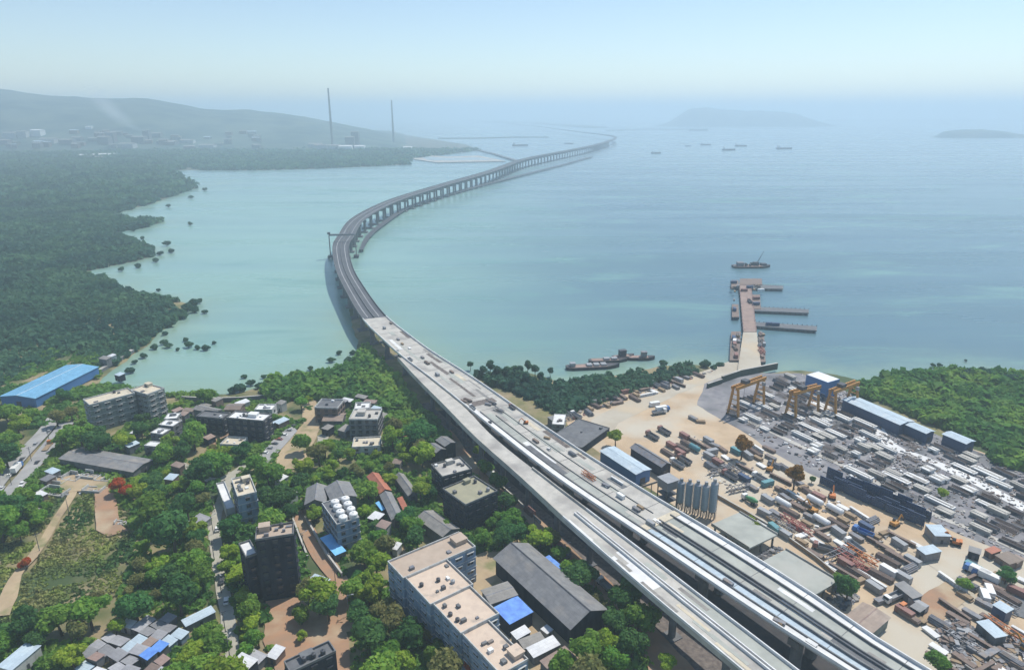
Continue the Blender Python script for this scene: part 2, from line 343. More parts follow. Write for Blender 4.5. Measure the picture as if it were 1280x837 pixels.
# ================================================================ WATER, LAND, HILLS
def water_material():
    m = bpy.data.materials.new('bay_water'); m.use_nodes = True
    nt = m.node_tree; N = nt.nodes; Lk = nt.links; bs = N['Principled BSDF']
    ge = N.new('ShaderNodeNewGeometry'); sx = N.new('ShaderNodeSeparateXYZ'); Lk.new(ge.outputs['Position'], sx.inputs[0])
    def noise(sc, st, det=5, rough=0.55, dist=0.0):
        mp = N.new('ShaderNodeMapping'); mp.inputs['Scale'].default_value = st; Lk.new(ge.outputs['Position'], mp.inputs['Vector'])
        n = N.new('ShaderNodeTexNoise'); n.inputs['Scale'].default_value = sc; n.inputs['Detail'].default_value = det; n.inputs['Roughness'].default_value = rough; n.inputs['Distortion'].default_value = dist
        Lk.new(mp.outputs[0], n.inputs['Vector']); return n.outputs['Fac']
    def rng_(v, a, b, c=0.0, d=1.0):
        r = N.new('ShaderNodeMapRange'); r.interpolation_type = 'SMOOTHSTEP'
        for i, x in zip(('From Min', 'From Max', 'To Min', 'To Max'), (a, b, c, d)): r.inputs[i].default_value = x
        Lk.new(v, r.inputs['Value']); return r.outputs[0]
    def mixc(f, a, b):
        x = N.new('ShaderNodeMix'); x.data_type = 'RGBA'; Lk.new(f, x.inputs[0])
        for i, c in ((6, a), (7, b)):
            if isinstance(c, tuple): x.inputs[i].default_value = hexc(*c)
            else: Lk.new(c, x.inputs[i])
        return x.outputs[2]
    # silt: the sheltered bay west of the viaduct is greener and paler than the open harbour
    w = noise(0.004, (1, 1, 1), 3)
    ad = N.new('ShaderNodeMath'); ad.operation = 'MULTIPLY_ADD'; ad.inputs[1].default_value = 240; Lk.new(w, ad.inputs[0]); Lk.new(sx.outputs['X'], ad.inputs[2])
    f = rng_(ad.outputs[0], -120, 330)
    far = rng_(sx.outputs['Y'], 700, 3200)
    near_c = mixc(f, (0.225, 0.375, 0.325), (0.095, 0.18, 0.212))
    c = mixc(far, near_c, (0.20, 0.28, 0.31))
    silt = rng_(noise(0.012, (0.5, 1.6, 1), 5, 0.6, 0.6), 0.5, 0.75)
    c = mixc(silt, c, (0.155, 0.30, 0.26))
    at = N.new('ShaderNodeAttribute'); at.attribute_name = 'shallow'
    sh = N.new('ShaderNodeMath'); sh.operation = 'MULTIPLY'; Lk.new(at.outputs['Fac'], sh.inputs[0]); Lk.new(rng_(noise(0.02, (1, 1, 1), 5, 0.6), 0.25, 0.6), sh.inputs[1])
    c = mixc(sh.outputs[0], c, (0.235, 0.33, 0.235))
    streak = rng_(noise(0.012, (0.16, 1.0, 1), 6, 0.6, 0.4), 0.42, 0.66)
    hs = N.new('ShaderNodeMix'); hs.data_type = 'RGBA'; hs.blend_type = 'MULTIPLY'; Lk.new(streak, hs.inputs[0]); Lk.new(c, hs.inputs[6]); hs.inputs[7].default_value = (0.88, 0.90, 0.95, 1)
    Lk.new(hs.outputs[2], bs.inputs['Base Color'])
    ro = rng_(noise(0.010, (0.14, 1.0, 1), 6, 0.6, 0.4), 0.35, 0.7, 0.20, 0.32); Lk.new(ro, bs.inputs['Roughness'])
    bs.inputs['IOR'].default_value = 1.33; bs.inputs['Specular IOR Level'].default_value = 0.5
    wv = noise(0.35, (0.6, 1.2, 1), 5, 0.6)
    bp = N.new('ShaderNodeBump'); bp.inputs['Strength'].default_value = 0.22; bp.inputs['Distance'].default_value = 0.5
    Lk.new(wv, bp.inputs['Height']); Lk.new(bp.outputs[0], bs.inputs['Normal'])
    return m

SHORE = [(600, 188), (560, 193), (512, 200), (510, 206), (400, 211), (330, 213), (216, 213), (226, 222), (250, 234), (226, 241), (200, 252), (165, 262), (134, 270), (165, 275), (205, 276),
         (180, 285), (146, 291), (165, 302), (196, 313), (190, 322), (150, 331), (95, 342), (132, 348), (160, 365), (205, 373), (236, 380), (232, 393),
         (200, 415), (186, 430), (166, 443), (150, 456), (128, 472), (120, 486), (150, 484), (205, 492), (232, 494), (292, 492), (335, 480), (370, 472), (408, 466), (432, 460), (446, 448),
         (448, 430), (440, 408), (436, 385), (448, 385), (476, 408), (510, 436), (552, 462), (590, 474), (612, 464), (650, 462), (690, 474), (718, 480),
         (760, 471), (830, 457), (870, 456), (905, 461), (960, 467), (1000, 462), (1050, 469), (1082, 477), (1112, 470), (1160, 470), (1202, 464), (1240, 464), (1285, 470), (1420, 505)]
coast = [G(x, y, 0)[:2] for x, y in SHORE]
coast = coast + [(1000, 380), (1000, -260), (-6500, -260), (-6500, 9500), (-3300, 9500), tuple(G(470, 163, 0)[:2]), tuple(G(585, 181, 0)[:2])]
coast = [(float(a), float(b)) for a, b in coast]
wx = np.concatenate([[-24000, -9000, -4000, -2400, -1500], np.arange(-1100, 801, 11.0), [1100, 1800, 3500, 9000, 24000]])
wy = np.concatenate([[-600, 0, 200], np.arange(300, 1501, 11.0), [1900, 2600, 4200, 8000, 16000, 42000]])
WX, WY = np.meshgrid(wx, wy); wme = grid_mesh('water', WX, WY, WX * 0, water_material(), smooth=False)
wsd = sdist_np(WX, WY, coast); shv = np.where(wsd > 0, 1.0, np.exp(np.minimum(wsd, 0) / 26.0)) * (WY < 1600)
wme.attributes.new('shallow', 'FLOAT', 'POINT').data.foreach_set('value', shv.ravel().astype(np.float32))
tag(link('water', wme), kind='structure')
def land_height(X, Y, flat=GZ):
    sd = sdist_np(X, Y, coast) + 2.2 * fbm(X / 9, Y / 9, 5, 3)
    z = np.where(sd > 0, flat * (1 - np.exp(-np.maximum(sd, 0) / 9.0)), np.maximum(sd * 0.12, -3.0))
    return sd, z
xs = np.arange(-452, 1001, 4.0); ys = np.arange(-252, 801, 4.0)
X, Y = np.meshgrid(xs, ys)
SD, Z = land_height(X, Y)
tag(link('ground', grid_mesh('ground', X, Y, Z, M['ground'], keep=SD > -26)), kind='structure')
near_sd = (xs, ys, SD)
xs2 = np.arange(-6500, 301, 24.0); ys2 = np.arange(-252, 9500, 24.0)
X2, Y2 = np.meshgrid(xs2, ys2)
SD2, Z2 = land_height(X2, Y2, 1.0)
keep = (SD2 > -50) & ~((X2 > -452) & (Y2 < 780))
tag(link('mangrove_flat', grid_mesh('mangrove_flat', X2, Y2, Z2 - 0.02, M['mud'], keep=keep)), kind='structure')

# the forested ridge behind the far shore: outline read against the sky
RID = [(-420, 112), (-200, 112), (0, 114), (50, 116), (95, 122), (140, 125), (210, 126), (280, 137), (330, 138), (380, 143), (420, 150), (470, 159), (520, 171), (556, 181), (590, 187), (640, 192)]
def ridge_z(u, dist):
    px = CX + u * FOC * 1.0
    py = np.interp(px, [r[0] for r in RID], [r[1] for r in RID])
    return CAMH + (HOR - py) / FOC * dist * 1.05
xh = np.arange(-5600, 100, 34.0); yh = np.arange(2550, 7200, 34.0)
XH, YH = np.meshgrid(xh, yh)
U = XH / YH; yr = 4700.0 + 250 * fbm(XH / 900, YH * 0 + 3, 3)
Zr = ridge_z(U, yr)
t = np.clip((YH - (yr - 1750)) / 1750, 0, 1); prof = np.where(YH < yr, t * t * (3 - 2 * t), np.clip(1 - (YH - yr) / 2300, 0, 1))
gul = fbm(XH / 330, YH / 620, 21, 5)
ZH = Zr * np.clip(prof ** 0.9, 0, 1) * (1 + 0.26 * gul * (1.15 - prof)) + 7 * fbm(XH / 90, YH / 90, 9, 3) * np.clip(prof * 3, 0, 1) - 2.0
okh = (sdist_np(XH, YH, coast) > 10) & (ZH > 0.2)
tag(link('hills', grid_mesh('hills', XH, YH, ZH, M['hill'], keep=okh)), kind='structure')

def island(name, outline, base_y, d_half, label):
    """a low wooded island: outline = [(px, top py)] seen against the sea, base_y its waterline"""
    c = G((outline[0][0] + outline[-1][0]) / 2, base_y, 0); D = c.y
    k = mpp(c)
    px0, px1 = outline[0][0], outline[-1][0]
    n = 70; U_ = np.linspace(0, 1, n); V_ = np.linspace(-1, 1, 15)
    top = np.interp(px0 + U_ * (px1 - px0), [o[0] for o in outline], [base_y - o[1] for o in outline]) * k
    Xi = np.zeros((15, n)); Yi = Xi.copy(); Zi = Xi.copy()
    for j, v in enumerate(V_):
        Xi[j] = (px0 + U_ * (px1 - px0) - CX) * k; Yi[j] = D + d_half * (1 + v) * (0.35 + 0.65 * np.sin(math.pi * np.clip(U_, .02, .98)))
        Zi[j] = top * max(0, 1 - v * v) ** 0.6 * (1 + 0.10 * fbm(U_ * 20, U_ * 0 + v * 4, 4)) - 0.6
    tag(link(name, grid_mesh(name, Xi, Yi, Zi, M['hill'])), kind='structure')
island('island', [(826, 158), (845, 152), (870, 137), (890, 135), (930, 139), (985, 140), (1010, 144), (1035, 153), (1052, 158)], 158.5, 500, '')
island('island', [(1176, 172), (1192, 165), (1215, 163), (1245, 163), (1268, 165), (1292, 169), (1320, 172)], 172.5, 160, '')
# a spit of land far across the water and the long reclaimed bank beyond the viaduct
def strip_land(name, pts, w, z, m):
    P = [G(x, y, 0) for x, y in pts]; b = MB(); L = []; Rr = []
    for i, p in enumerate(P):
        d = (P[min(i + 1, len(P) - 1)] - P[max(i - 1, 0)]); nrm = Vector((-d.y, d.x, 0)).normalized() * (w / 2)
        L.append(p + nrm); Rr.append(p - nrm)
    b.prism([(p.x, p.y) for p in L + Rr[::-1]], -1.0, z)
    return tag(b.build(name, m), kind='structure')
strip_land('far_spit', [(548, 173.5), (600, 173.2), (640, 172), (686, 172)], 60, 5, M['far_land'])
strip_land('far_shore', [(600, 152), (660, 153.5), (720, 158), (745, 160)], 250, 12, M['far_land'])
strip_land('far_shore', [(760, 163.5), (800, 162), (860, 162.4)], 50, 6, M['far_land'])
strip_land('far_shore', [(1040, 152), (1160, 151.6), (1330, 152)], 350, 30, M['far_land'])
bk = MB(); bk.prism([tuple(G(*p, 0)[:2]) for p in [(505, 189), (520, 194), (560, 197), (598, 195.5), (632, 202.5), (600, 203.2), (545, 204), (518, 200)]], -1, 3.2)
tag(bk.build('reclaimed_bank', M['bank']), kind='structure')
bk = MB(); bk.prism([tuple(G(*p, 0)[:2]) for p in [(524, 196), (560, 198.5), (596, 197.5), (618, 201), (560, 202), (535, 201.5)]], 3.2, 3.35)
tag(bk.build('settling_pond', M['pond']), kind='structure')
strip_land('breakwater', [(596, 188), (616, 193), (640, 200.5), (648, 203)], 14, 5, M['conc_dark'])

# ---------------------------------------------------------------- leaf clouds
def leaf_quads(C, Nn, S, g):
    n = len(C); t = g.normal(size=(n, 3)); Nn = Nn / (np.linalg.norm(Nn, axis=1, keepdims=True) + 1e-9)
    a = np.cross(Nn, t); a /= np.linalg.norm(a, axis=1, keepdims=True) + 1e-9; b = np.cross(Nn, a)
    S = S[:, None]; k = (0.75 + 0.5 * g.random((n, 1)))
    q = np.stack([C - a * S - b * S * k * .6, C + a * S * .7 - b * S * k, C + a * S + b * S * k * .7, C - a * S * .8 + b * S * k], 1)
    return q.reshape(-1, 3)
def clump_field(name, C, rad, hgt, K, mat_, g=nrg, qs=0.42):
    """low canopy: every centre gets K leaf-clump faces spread over a dome"""
    n = len(C)
    if n == 0: return None
    d = g.normal(size=(n, K, 3)); d[..., 2] = np.abs(d[..., 2]) * 0.9 + 0.08
    d /= np.linalg.norm(d, axis=2, keepdims=True)
    rr = (0.62 + 0.38 * g.random((n, K, 1)))
    P = np.array(C)[:, None, :] + d * rr * np.stack([rad, rad, hgt], -1)[:, None, :]
    P[..., 2] += 0.12 * hgt[:, None]
    nn = d + 0.55 * g.normal(size=d.shape)
    S = np.repeat(rad * qs, K) * (0.6 + 0.7 * g.random(n * K))
    return tag(link(name, quads_mesh(name, leaf_quads(P.reshape(-1, 3), nn.reshape(-1, 3), S, g), mat_)), kind='stuff')
def jitter_pts(x0, x1, y0, y1, s, g=nrg):
    X, Y = np.meshgrid(np.arange(x0, x1, s), np.arange(y0, y1, s)); n = X.size
    return X.ravel() + g.uniform(-.48, .48, n) * s, Y.ravel() + g.uniform(-.48, .48, n) * s
def to_px(X, Y, Z=0.0):
    z = Z - CAMH; dep = Y * math.cos(PIT) - z * math.sin(PIT); up = Y * math.sin(PIT) + z * math.cos(PIT)
    return CX + FOC * X / dep, CY - FOC * up / dep
def px_mask(X, Y, poly):
    a, b = to_px(X, Y, GZ); return inside_np(a, b, poly) & (Y > 40)
# mangrove belt on the left; near band finely, far band coarsely
MANG = [(-700, 200), (700, 200), (520, 214), (330, 400), (150, 452), (128, 462), (92, 440), (30, 466), (-20, 492), (-300, 520), (-900, 500)]
cs, rs_, hs_ = [], [], []
for (x0, x1, y0, y1, s, r, h) in ((-700, 60, 330, 760, 4.6, 3.4, 4.6), (-1150, 60, 760, 1300, 7.5, 5.6, 5.5)):
    a, b = jitter_pts(x0, x1, y0, y1, s); k = sdist_np(a, b, coast)
    gap = fbm(a / 60, b / 60, 41, 4)
    ok = (k > 1.0) & px_mask(a, b, MANG) & (gap > -0.62); a, b = a[ok], b[ok]; n = len(a)
    sz = np.clip(0.95 + 0.5 * fbm(a / 25, b / 25, 31, 3), .55, 1.5) * nrg.uniform(.7, 1.25, n)
    clump_field('mangrove_forest', np.stack([a, b, np.full(n, 0.6)], -1), r * sz, h * sz, 34 if s < 5 else 20, M['leaf_mangrove'])
a, b = jitter_pts(-3600, 60, 1300, 3300, 17); k = sdist_np(a, b, coast); pa, pb = to_px(a, b)
ok = (k > 2) & (pa > -260) & (fbm(a / 140, b / 140, 51, 4) > -0.55); a, b = a[ok], b[ok]; n = len(a)
clump_field('far_forest', np.stack([a, b, np.full(n, 0.5)], -1), 12 * nrg.uniform(.7, 1.3, n), 9 * nrg.uniform(.5, 1.5, n), 12, M['leaf_mangrove'])

# ================================================================ THE VIADUCT
DZ = 18.0
ML = [(1215, 937), (1055, 837), (972, 785), (890, 730), (847, 700), (769, 648), (706, 606), (656, 568), (588, 513), (556, 487), (527, 464), (500, 445), (480, 426), (452, 398), (430, 360), (419, 335), (415.5, 307.7), (422, 296), (440, 273), (484, 251), (541, 233), (608, 214), (652, 199), (702, 189), (736, 182.5), (756, 177), (766, 173.2), (764, 170.2), (746, 167.6), (720, 164.5), (682, 159.5), (640, 155), (606, 151.5)]
MZ = [0] * 15 + [.8, 1.8, 3, 4.5, 6.5, 8, 9] + [9] * 11
MW = [18, 19.5, 22.5, 23.7, 24, 24, 24.5, 24, 23, 22.5, 21.5, 20.8, 20, 18.5, 17.5, 17.5, 19, 20.5, 21] + [21] * 14
def catmull(P, step):
    out = []; P = [np.array(p, float) for p in P]
    P = [2 * P[0] - P[1]] + P + [2 * P[-1] - P[-2]]
    for i in range(1, len(P) - 2):
        L = np.linalg.norm(P[i + 1][:2] - P[i][:2]); n = max(2, int(L / step))
        for j in range(n):
            t = j / n; p0, p1, p2, p3 = P[i - 1:i + 3]
            out.append(0.5 * (2 * p1 + (p2 - p0) * t + (2 * p0 - 5 * p1 + 4 * p2 - p3) * t * t + (3 * p1 - p0 - 3 * p2 + p3) * t ** 3))
    out.append(P[-2]); return out
class Path:
    """left deck edge with a width; s runs along it, o across it"""
    def __init__(s_, px, W, step=9.0, z=DZ, up=None):
        up = up or [0] * len(px)
        A = [tuple(G(x, y, z + k)[:2]) for (x, y), k in zip(px, up)]
        P = catmull([(a[0], a[1], w, k) for a, w, k in zip(A, W, up)], step); s_.zo = np.array([p[3] for p in P])
        xy = np.array([p[:2] for p in P]); w = np.array([p[2] for p in P])
        for _ in range(5): xy[1:-1] = (xy[:-2] + 2 * xy[1:-1] + xy[2:]) / 4
        s_.xy = xy; s_.w = w; s_.s = np.concatenate([[0], np.cumsum(np.linalg.norm(np.diff(xy, axis=0), axis=1))])
        d = np.gradient(xy, axis=0); d /= np.linalg.norm(d, axis=1, keepdims=True); s_.d = d; s_.n = np.stack([d[:, 1], -d[:, 0]], 1)
    def at(s_, s, f=0.0, o=0.0):
        x = [np.interp(s, s_.s, c) for c in (s_.xy[:, 0], s_.xy[:, 1], s_.n[:, 0], s_.n[:, 1], s_.w)]
        k = f * x[4] + o
        return Vector((x[0] + x[2] * k, x[1] + x[3] * k)), math.atan2(x[2], -x[3])   # point, heading
    def near(s_, p): return s_.s[np.argmin(((s_.xy - np.array(p[:2])) ** 2).sum(1))]
    def samples(s_, s0, s1):
        return [s0] + [v for v in s_.s if s0 + 1 < v < s1 - 1] + [s1]
    def sweep(s_, mb, s0, s1, prof, mi=0):
        """prof: [(fraction of width, metres, z)]"""
        rings = []
        for s in s_.samples(s0, s1):
            r = []
            for f, o, z in prof:
                p, _h = s_.at(s, f, o); r.append((p.x, p.y, z + float(np.interp(s, s_.s, s_.zo))))
            rings.append(r)
        mb.loft(rings, mi); return mb
VP = Path(ML, MW, up=MZ)
S_ASPH = VP.near(G(452, 398, DZ)); S_DISC = VP.near(G(800, 668, DZ)); S_MID = VP.near(G(588, 513, DZ)); S_END = VP.s[-1]
def girder(zt): return [(0, 0, zt), (1, 0, zt), (1, 0, zt - .55), (1, -3.6, zt - .95), (1, -5.2, zt - 4.0), (0, 5.2, zt - 4.0), (0, 3.6, zt - .95), (0, 0, zt - .55)]
via = thing('sea_viaduct', 'long concrete sea viaduct sweeping in a curve from the near shore across the bay', 'bridge', (0, 0, 0))
def part(name, mb, m, parent=via, label=None):
    o = mb.build(name, m, parent)
    if label: o['label'] = label
    return o
part('deck', VP.sweep(MB(), 0, S_ASPH, girder(DZ)), M['conc'], label='pale concrete deck at the near end')
part('deck', VP.sweep(MB(), S_ASPH, S_END, girder(DZ)), M['asphalt'], label='dark asphalt deck over the water')
def strip(s0, s1, f0, f1, h, m, name, o0=0.0, o1=0.0, P=VP, par=via, zt=DZ):
    return part(name, P.sweep(MB(), s0, s1, [(f0, o0, zt), (f0, o0, zt + h), (f1, o1, zt + h), (f1, o1, zt)]), m, par)
for f, o0, o1 in ((0, -.02, .4), (1, -.4, .02)):
    strip(0, S_ASPH, f, f, 1.1, M['conc_new'], 'parapet', o0, o1); strip(S_ASPH, S_END, f, f, 1.1, M['conc_dark'], 'parapet', o0, o1)
strip(S_ASPH, S_END, .5, .5, 0.9, M['conc_dark'], 'median_barrier', -.3, .3)
for f in (.26, .74): strip(S_ASPH + 4, min(S_END, S_ASPH + 1500), f, f, 0.02, M['white'], 'lane_line', -.14, .14)
# newly cast deck strips and kerbs on the unfinished near end
strip(0, S_MID, 0, .145, 0.05, M['conc_new'], 'edge_strip', .45, 0)
strip(0, S_MID - 6, .155, .155, .5, M['conc_dark'], 'kerb', 0, .42)
strip(0, S_DISC, .17, .30, .04, M['sheet_pale'], 'deck_panel_strip'); strip(0, S_DISC, .31, .31, .8, M['conc_dark'], 'kerb', 0, .4)
strip(0, S_DISC, .335, .46, .03, M['conc_green'], 'deck_panel_strip'); strip(0, S_DISC, .47, .47, .8, M['conc_dark'], 'kerb', 0, .4)
strip(0, S_DISC, .49, .53, .03, M['brownroof'], 'deck_panel_strip'); strip(0, S_DISC, .54, .54, .8, M['conc_dark'], 'kerb', 0, .4)
strip(0, S_DISC, .565, .79, .03, M['conc_green'], 'deck_panel_strip'); strip(0, S_DISC, .80, .80, .8, M['conc_dark'], 'kerb', 0, .4)
strip(0, S_DISC, .82, .98, .05, M['conc_new'], 'edge_strip')
strip(S_DISC + 3, S_MID - 10, .20, .36, .03, M['conc_green'], 'deck_panel_strip'); strip(S_DISC + 3, S_MID - 14, .375, .375, .4, M['conc_dark'], 'kerb', 0, .3)
strip(S_DISC + 5, S_MID + 8, .62, .62, .35, M['conc_dark'], 'kerb', 0, .25)
strip(S_DISC - 2, S_DISC + 1.5, .17, .97, .3, M['cream'], 'construction_joint')
strip(S_MID + 2, S_MID + 8, .1, .8, .06, M['stain'], 'construction_joint')
strip(S_MID + 14, S_MID + 46, .42, .50, .04, M['stain'], 'stained_patch'); strip(S_MID + 52, S_MID + 78, .5, .62, .04, M['stain'], 'stained_patch')
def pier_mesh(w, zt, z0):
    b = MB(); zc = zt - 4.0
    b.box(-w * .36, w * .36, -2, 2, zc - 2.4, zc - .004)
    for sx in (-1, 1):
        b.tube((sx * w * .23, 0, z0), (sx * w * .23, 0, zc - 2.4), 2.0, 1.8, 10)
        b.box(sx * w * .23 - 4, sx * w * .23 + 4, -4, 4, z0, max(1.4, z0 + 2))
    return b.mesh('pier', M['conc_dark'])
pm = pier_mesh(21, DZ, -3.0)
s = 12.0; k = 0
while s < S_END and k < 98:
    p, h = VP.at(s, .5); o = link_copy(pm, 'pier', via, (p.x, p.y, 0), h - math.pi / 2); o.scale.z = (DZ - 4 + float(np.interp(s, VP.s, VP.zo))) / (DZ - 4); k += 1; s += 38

# ---- the slip ramp on the near side: two decks side by side with a slot between
RL = [(1012, 911), (925, 837), (860, 782), (810, 742), (760, 696), (703, 648), (671, 616), (631, 580), (590, 545), (563, 515), (530, 483), (500, 451), (487, 436)]
RW = [14, 13.8, 13.6, 13.4, 12.9, 11.6, 10.2, 8.7, 8.6, 9.5, 7.6, 4.0, 1.2]
RP = Path(RL, RW, z=DZ - .02)
RZ = DZ - .02
ramp = thing('slip_ramp', 'narrower slip ramp viaduct running alongside the near left edge of the main viaduct', 'ramp', (0, 0, 0))
S_SLOT = RP.near(G(700, 645, RZ)); RE = RP.s[-1]
def rg(f0, o0, f1, o1, zt): return [(f0, o0, zt), (f1, o1, zt), (f1, o1, zt - 1.9), (f1, o1 - 1.2, zt - 2.4), (f0, o0 + 1.2, zt - 2.4), (f0, o0, zt - 1.9)]
part('deck', RP.sweep(MB(), 0, S_SLOT, rg(0, 0, .53, -.35, RZ)), M['conc'], ramp)
part('deck', RP.sweep(MB(), 0, S_SLOT, rg(.53, .45, 1, 0, RZ)), M['conc'], ramp)
part('deck', RP.sweep(MB(), S_SLOT, RE - 20, rg(0, 0, 1, 0, RZ)), M['conc'], ramp)
for f, a, c in ((0, -.02, .38), (.53, -.8, -.37), (.53, .47, .85), (1, -.38, .02)):
    strip(0, S_SLOT, f, f, .95, M['conc_new'], 'parapet', a, c, RP, ramp, RZ)
strip(S_SLOT, RE - 20, 0, 0, .95, M['conc'], 'parapet', -.02, .38, RP, ramp, RZ)
strip(S_SLOT, RP.near(G(640, 585, RZ)), 1, 1, .95, M['conc'], 'parapet', -.38, 0, RP, ramp, RZ)
strip(2, S_SLOT * .5, .58, .94, .03, M['conc_green'], 'deck_panel_strip', 0, 0, RP, ramp, RZ)
strip(S_SLOT * .55, S_SLOT * .75, .06, .46, .03, M['conc_new'], 'deck_panel_strip', 0, 0, RP, ramp, RZ)
b = MB(); b.box(-4.2, 4.2, -1.1, 1.1, RZ - 4.0, RZ - 2.404); b.tube((0, 0, 0), (0, 0, RZ - 4.0), 1.3, 1.3, 10); b.box(-2.6, 2.6, -2.6, 2.6, 0, 1.9)
rpm = b.mesh('pier', M['conc_dark'])
s = 10.0
while s < RE - 60:
    p, h = RP.at(s, .5); link_copy(rpm, 'pier', ramp, (p.x, p.y, 0), h - math.pi / 2); s += 23

# ---- steel launching gantry straddling the deck where it leaves the shore
sg = VP.near(G(418, 304, DZ)); pg, hg = VP.at(sg, .5)
gan = thing('launching_gantry', 'dark blue grey steel portal gantry straddling the viaduct deck over the water', 'gantry', (pg.x, pg.y, 0), hg - math.pi / 2)
hw = 15.5; GT = DZ + float(np.interp(sg, VP.s, VP.zo))
b = MB()
for yy in (-1.6, 1.6): b.bar((-hw, yy, GT + 8.2), (hw, yy, GT + 8.2), .9, 1.7)
for i in range(13): b.bar((-hw + i * 2 * hw / 12, -1.6, GT + 8.2), (-hw + i * 2 * hw / 12, 1.6, GT + 8.2), .3)
b.build('cross_beam', M['steel'], gan)
for sx in (-1, 1):
    b = MB()
    for yy in (-1.6, 1.6): b.bar((sx * hw, yy, 3.4), (sx * hw, yy, GT + 7.4), .8)
    for i in range(5): b.bar((sx * hw, -1.6, 4 + i * 4), (sx * hw, 1.6, 8 + i * 4), .3)
    b.build('leg', M['steel'], gan)
    b = MB(); b.box(sx * hw - 3, sx * hw + 3, -4.5, 4.5, 1.6, 3.4)
    for px_ in (-2, 2):
        for py_ in (-3.5, 3.5): b.tube((sx * hw + px_, py_, -3), (sx * hw + px_, py_, 1.6), .45)
    b.build('footing_platform', M['steel_dark'], gan)
b = MB(); b.box(-hw - 1.6, -hw + 1.6, -2, 2, GT + 9.2, GT + 11.4); b.build('winch_house', M['steel_dark'], gan)

# ---- temporary trestle alongside the viaduct, at tide level
TP = [(449, 312), (456, 296.5), (474, 280), (512, 256.5), (567, 240), (634, 222.5), (700, 206), (738, 195.5)]
TR = Path(TP, [5, 7, 9, 10, 11, 12, 12, 12], 12, 4.0)
trs = thing('temporary_trestle', 'low temporary steel trestle on piles along the right foot of the viaduct', 'trestle', (0, 0, 0))
part('deck', TR.sweep(MB(), 0, TR.s[-1], [(0, 0, 4), (1, 0, 4), (1, 0, 3.3), (0, 0, 3.3)]), M['steel_dark'], trs)
b = MB()
for yy in (.6, 4.4): b.tube((0, yy, -3), (0, yy, 3.3), .45)
b.bar((0, 0, 3.0), (0, 5, 3.0), .6); tb = b.mesh('pile_bent', M['steel_dark'])
for i in range(40):
    s = 4 + i * (TR.s[-1] - 8) / 39; p, h = TR.at(s, 0); link_copy(tb, 'pile_bent', trs, (p.x, p.y, 0), h + math.pi)

# dark ground sheets below the decks: their shade is put into the colour
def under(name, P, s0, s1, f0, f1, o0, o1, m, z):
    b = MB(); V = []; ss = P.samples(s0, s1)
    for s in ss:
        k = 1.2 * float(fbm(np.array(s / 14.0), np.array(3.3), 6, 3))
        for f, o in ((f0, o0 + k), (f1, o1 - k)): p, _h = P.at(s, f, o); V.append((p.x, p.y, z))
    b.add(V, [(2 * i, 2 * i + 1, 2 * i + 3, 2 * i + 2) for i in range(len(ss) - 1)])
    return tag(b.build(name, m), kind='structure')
under('under_bridge_painted_shade', VP, 0, S_MID + 40, 0, 1, -14, 3, M['under_shade_tone'], GZ + .03)
under('under_bridge_painted_shade', RP, 0, RE - 60, 0, 1, -1.5, 0, M['stain'], GZ + .045)  # painted shade below the ramp, borrowing the stain colour

# patches of different concrete, old stains and tyre-dirtied bays on the unfinished deck
DR = random.Random(19)
for i in range(46):
    s0 = DR.uniform(0, S_ASPH - 40); f0 = DR.uniform(.17, .9); w_ = DR.uniform(.04, .16)
    strip(s0, s0 + DR.uniform(5, 26), f0, min(.96, f0 + w_), .055 + i * .0009, M[DR.choice(('conc_green', 'conc_green', 'cream', 'conc_new', 'stain', 'conc_dark', 'sheet_old', 'conc'))], 'deck_patch')
for i in range(12):
    s0 = DR.uniform(0, S_SLOT - 20); f0 = DR.choice((.07, .6)) + DR.uniform(0, .2)
    strip(s0, s0 + DR.uniform(5, 22), f0, f0 + DR.uniform(.06, .15), .055 + i * .0009, M[DR.choice(('conc_green', 'cream', 'conc_new', 'conc', 'sheet_old'))], 'deck_patch', 0, 0, RP, ramp, RZ)
jb = MB()
s = 6.0
while s < S_ASPH: 
    VP.sweep(jb, s, s + .22, [(.16, 0, DZ), (.16, 0, DZ + .052), (.97, 0, DZ + .052), (.97, 0, DZ)]); s += 17
tag(part('expansion_joint', jb, M['conc_dark']), kind='stuff')
